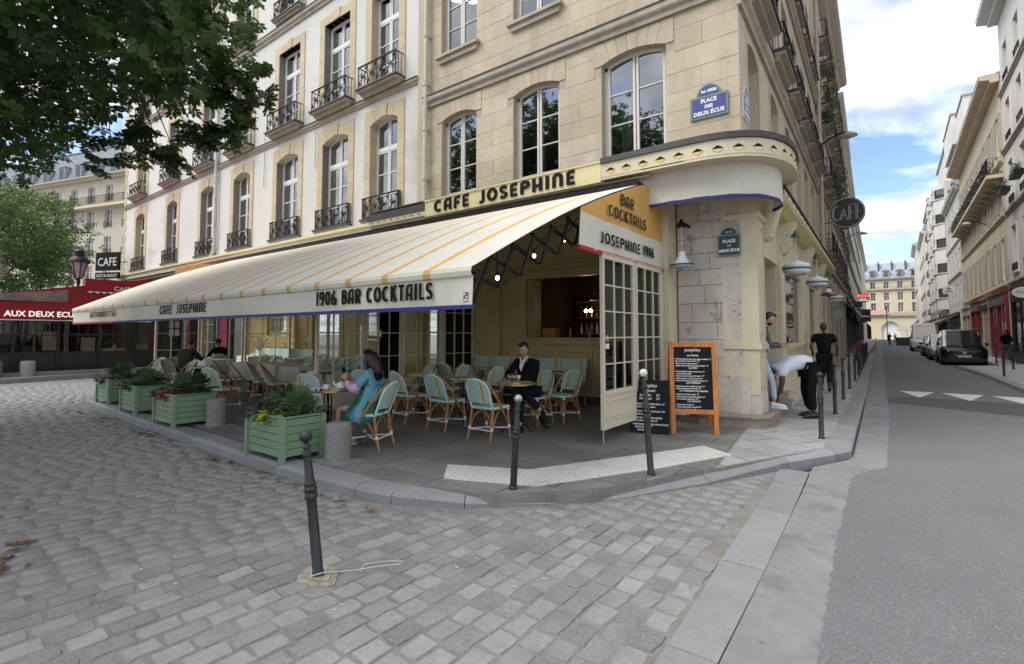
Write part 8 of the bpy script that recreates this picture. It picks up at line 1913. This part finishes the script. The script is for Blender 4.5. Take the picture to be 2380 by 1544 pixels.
# ---------------------------------------------------------------- shopfronts, awnings and clutter along the street
def shop(label, x, y0, y1, rotz, body, m_body, m_sign, bays=2, z1=3.9, glassm=None, awn_=None, proud=.14, ap=1.5):
    """local x runs along the wall, -y is the street side"""
    L = abs(y1-y0); t = thing('street_shop', label, 'shopfront', (x, y1 if rotz < 0 else y0, .12), R(rotz))
    b = MB(); b.box(0,L,-proud,0,0,.5); b.box(0,L,-proud-.04,0,z1-.75,z1-.1); b.box(-.02,L+.02,-proud-.16,0,z1-.1,z1); w = L/bays
    for i in range(bays+1): b.box(max(0,i*w-.13),min(L,i*w+.13),-proud-.02,0,.5,z1-.75)
    b.build('shop_frame', m_body, t)
    MB().box(.2,L-.2,-proud-.06,-proud-.042,z1-.66,z1-.2).build('sign_band', m_sign, t)
    for i in range(bays):
        f = MB(); f.box(i*w+.13,(i+1)*w-.13,-.06,-.05,.5,z1-.75); p_ = f.build('shop_window', glassm or G_DARK, t); g = MB(); g.box(i*w+w/2-.03,i*w+w/2+.03,-.10,-.062,.5,z1-.75); g.box(i*w+.13,(i+1)*w-.13,-.10,-.062,z1-1.35,z1-1.29); g.build('mullion', m_body, p_)
    if awn_:
        b = MB(); b.add([(.2,-proud-.05,z1-.3),(L-.2,-proud-.05,z1-.3),(L-.2,-ap,z1-.95),(.2,-ap,z1-.95),(.2,-ap,z1-1.2),(L-.2,-ap,z1-1.2)],[(0,1,2,3),(3,2,5,4)]); b.add([(.2,-proud-.05,z1-.35),(.2,-ap,z1-1.0),(.2,-ap,z1-.95)],[(0,1,2)]); b.build('shop_awning', awn_, t)
    return t
M_DSH = mat('dark_shop_paint',(0.03,0.032,0.035),.4); M_BSHP = mat('beige_shop_stone',(0.42,0.36,0.27),.7,.06,1); M_GSH = mat('dark_green_shop',(0.02,0.05,0.035),.4); M_WSH = mat('pale_shop_band',(0.5,0.48,0.44),.5); M_DAW = mat('charcoal_awning',(0.05,0.05,0.052),.8); M_GRB = mat('grey_shop_band',(0.16,0.13,0.13),.5)
shop('red shopfront at the right edge of the photo with a pale awning', 5.28, 24, 33.3, -90, 0, M_REDP, M_REDP, 3, 3.9)
shop('narrow dark shop with a charcoal awning beside the red shopfront', 5.28, 33.6, 37.6, -90, 0, M_DSH, M_WSH, 1, 3.9, awn_=M_DAW)
shop('red shopfront under the beige shuttered house', 5.28, 39.2, 45.2, -90, 0, M_REDP, M_GRB, 2, 3.9)
shop('pale stone entrance bay between the two red shops', 5.28, 45.5, 48.5, -90, 0, M_BSHP, M_BSHP, 1, 3.9)
shop('second red shopfront farther along under the beige house', 5.28, 48.8, 54.8, -90, 0, M_REDP, M_GRB, 2, 3.9)
shop('beige stone shop at the far end of the beige house', 5.28, 55.2, 60.8, -90, 0, M_BSHP, M_WSH, 2, 3.7)
shop('pale restaurant front with a canvas awning below the white house', 5.25, 62, 74, -90, 0, M_WSH, M_DSH, 3, 3.6, awn_=M_DAW)
shop('grey shop row under the concrete bays', 5.25, 76, 92, -90, 0, M_DSH, M_WSH, 4, 3.6, awn_=mat('beige_awning',(0.42,0.37,0.28),.8))
shop('dark cafe row far down on the right', 5.1, 94, 125, -90, 0, M_DSH, M_GRB, 6, 3.6, awn_=M_DAW)
# left pavement shops (face the street, local x runs away from the camera)
shop('grilled stone bay of the planted house next to the cafe shopfront', LX(14.5)[0]+.12, LX(14.5)[1], LX(20.5)[1], 91.1, 0, M_BSHP, M_BSHP, 2, 4.0)
shop('rusticated stone entrance of the planted house on the left', LX(21)[0]+.1, LX(21)[1], LX(27.5)[1], 91.1, 0, M_BSHP, M_WSH, 2, 4.0)
shop('black restaurant front under the pale house on the left', -2.42, 37.2, 51, 91.6, 0, M_DSH, M_DSH, 4, 3.7, awn_=M_DAW, ap=.7)
shop('dark green shop row far down the left pavement', -2.85, 52.5, 72, 91.4, 0, M_GSH, M_DSH, 5, 3.7, awn_=M_DAW, ap=.7)
shop('dark shop row at the far end of the left pavement', -3.4, 75, 105, 91.2, 0, M_DSH, M_REDP, 7, 3.7)
# projecting small signs on the left
for i,(x,y,z,w,h,m_,lab) in enumerate([(-1.75,40,3.5,.5,.35,M_GSH,'small dark green projecting sign before the pizza sign'),(-1.9,58,3.6,.7,.6,M_DSH,'black projecting sign beyond the pizza sign'),(-2.1,64,3.1,.8,.5,M_GSH,'green projecting sign far down the left pavement'),(-2.0,52,2.7,.45,.35,M_REDP,'red projecting sign below the pizza sign')]):
    t = thing('projecting_sign',lab,'sign',(x,y,z)); MB().box(-w/2,w/2,-.04,.04,-h/2,h/2).build('sign_board',m_,t); MB().box(-w/2-.5,-w/2,-.02,.02,h/2-.05,h/2).build('bracket',M_IRON,t)
t = thing('traffic_sign','small round grey sign on a pole against the left house wall','traffic sign',(-1.9,26.5,.12)); MB().tube([(0,0,0),(0,0,2.6)],.03,8).build('pole',M_ZINC,t); MB(Matrix.Translation((0,-.04,2.35)) @ Matrix.Rotation(R(90),4,'X')).lathe([(.0,-.01),(.2,-.01),(.2,.01),(.0,.01)],20).build('sign_disc',M_ZINC,t)
# red coats / chairs lump beside the left bollards
t = thing('cafe_chair_stack','dark red stacked chairs standing by the far bollards on the left pavement','chairs',(-1.45,34,.12)); b = MB()
for k in range(3): b.box(-.22,.22,-.3+.5*k,.1+.5*k,.42,.50); b.box(-.22,.22,.05+.5*k,.1+.5*k,.5,.95)
b.build('seats',M_REDP,t,kind='stuff'); b = MB()
for k in range(3):
    for sx_ in (-.2,.2):
        for y in (-.28,.08): b.box(sx_-.015,sx_+.015,y+.5*k-.015,y+.5*k+.015,0,.42)
b.build('legs',M_DSH,t,kind='stuff')
# planted window boxes and balcony greenery
M_GER = mat('balcony_greenery',(0.06,0.11,0.03),.6,.35,6,trans=.2); qg = random.Random(14)
def greens(label, pts, m=None, n=60, r=.3, h=.35, loc=(0,0,0)):
    cen = np.array([[p_[0]+qg.gauss(0,r)*p_[3], p_[1]+qg.gauss(0,r)*p_[4], p_[2]+abs(qg.gauss(0,h))] for p_ in pts for _ in range(n)]); c = cen.mean(0)
    o = foliage('balcony_plants', cen-c, leaf_unit(qg,3,.13,.04), [m or M_GER], None, qg.randrange(99)); o.location = tuple(c); del o['kind']; o['label'] = label; o['category'] = 'plants'; return o
lx = lambda s,off,z: (-1.93-s*.0192+off, 9+s, z)
greens('tangle of green plants hanging from the upper balconies of the second left house', [(*lx(16,.35,12.6),.5,1.2),(*lx(16,.35,11.4),.5,1.0),(*lx(15.5,.3,10.5),.4,1)], n=90)
greens('window box of pale green flowers on the second left house above the CAFE disc', [(*lx(17.8,.45,8.4),.5,1.5),(*lx(19.5,.45,8.4),.5,1.5)], n=80)
greens('lower window box greenery on the second left house', [(*lx(22.5,.45,8.3),.5,1.5)], n=60)
# long planted balcony of the beige house
t = thing('long_balcony','long iron balcony packed with plants and flowers on the beige shuttered house','balcony',(5.35,61.2,10.6),R(-90.2)); MB().box(0,22.4,-.72,0,-.2,0).build('slab', M_BEIGE, t); obj('railing', railing_mesh(22.4,.95,.66,style=1), t)
for i in range(14): MB().prism([(-.0,-.6),(-.55,-.21),(.0,-.21)][::1], .8+i*1.6, 1.05+i*1.6,'x').build('console_bracket', M_BEIGE, t)
greens('flowers and shrubs growing all along the long balcony of the beige house', [(4.78+.08*math.sin(i),39.5+i*.7,10.7,.5,1.2) for i in range(31)], n=42, r=.25, h=.45)['kind'] = 'stuff'
greens('pink and white flowers among the plants of the long balcony', [(4.72,40.5+i*1.9,11.0,.5,1.5) for i in range(11)], m=mat('pink_white_flowers',(0.5,0.28,0.28),.7,.4,20), n=14, r=.2, h=.3)['kind'] = 'stuff'
t = thing('flower_boxes','dark flower boxes on iron window guards of the grey house at the right edge','flower boxes',(5.1,33,8.7)); 
for i,y in enumerate((-1.2,2.2)): MB().box(-.45,-.1,y,y+1.2,.15,.4).build('box', M_DARKM, t)
greens('sprigs in the flower boxes of the grey house at the right edge', [(4.85,32.4,9.15,.4,1.2),(4.85,35.8,9.15,.4,1.2)], n=50, r=.2, h=.18)
# roofline blocks: party walls and chimneys seen against the sky
for (x0,x1,y0,y1,z0,z1,m_,lab) in [(5.6,11,58.5,64,16.2,22.5,M_OFF,'tall blank white party wall rising behind the beige house'),(5.4,10,66,75,20.5,23.5,M_GREYR,'grey chimney wall above the white house'),(5.5,9,110,113,20,24.5,M_OFF,'pale chimney wall far down on the right'),(-9,-3.4,51.5,53.2,16.5,19.0,M_OFF,'pale chimney wall on the left roofs')]:
    t = thing('party_wall',lab,'chimney wall',((x0+x1)/2,(y0+y1)/2,z0)); w,d = (x1-x0)/2,(y1-y0)/2; MB().box(-w,w,-d,d,0,z1-z0).build('wall_block',m_,t); MB().box(-w-.1,w+.1,-d-.1,d+.1,z1-z0,z1-z0+.15).build('coping',M_CORN,t)
    for i in range(3): MB().lathe([(.14,0),(.12,.55)],8,(-w*.5+i*.5,0,z1-z0+.15)).build('chimney_pot', MATS['terracotta'], t)
t = thing('roof_aerial','thin television aerials standing on the left roofs','aerial',(-2.9,44,16.7)); b = MB(); b.tube([(0,0,0),(0,0,4.2),(.9,0,4.6)],.03,5); 
for k_ in range(7): b.box(.1,.7-.05*k_,-.01,.01,1.2+k_*.35,1.23+k_*.35)
b.build('mast', M_ZINC, t)
# far terrace umbrella and parked bits
t = thing('parasol','white cafe parasol far down the street beside the van','parasol',(1.6,86,.0)); MB().lathe([(1.3,2.05),(.05,2.45)],8,cap=False).build('canopy', M_WFR, t); MB().tube([(0,0,0),(0,0,2.4)],.03,6).build('pole', M_ZINC, t)
t = thing('terrace_screen','dark planter screen below the far parasol','screen',(1.6,84.5,.0)); MB().box(-1.2,1.2,-.1,.1,0,1.1).build('screen_panel', M_DSH, t)
t = thing('street_lamp','slim grey lamp post before the arcade','street lamp',(-.9,150,.0)); MB().tube([(0,0,0),(0,0,8.2)],.09,6).build('post',M_IRON,t); MB().ball((0,0,8.3),.25,8,6).build('lantern',M_SHW,t)
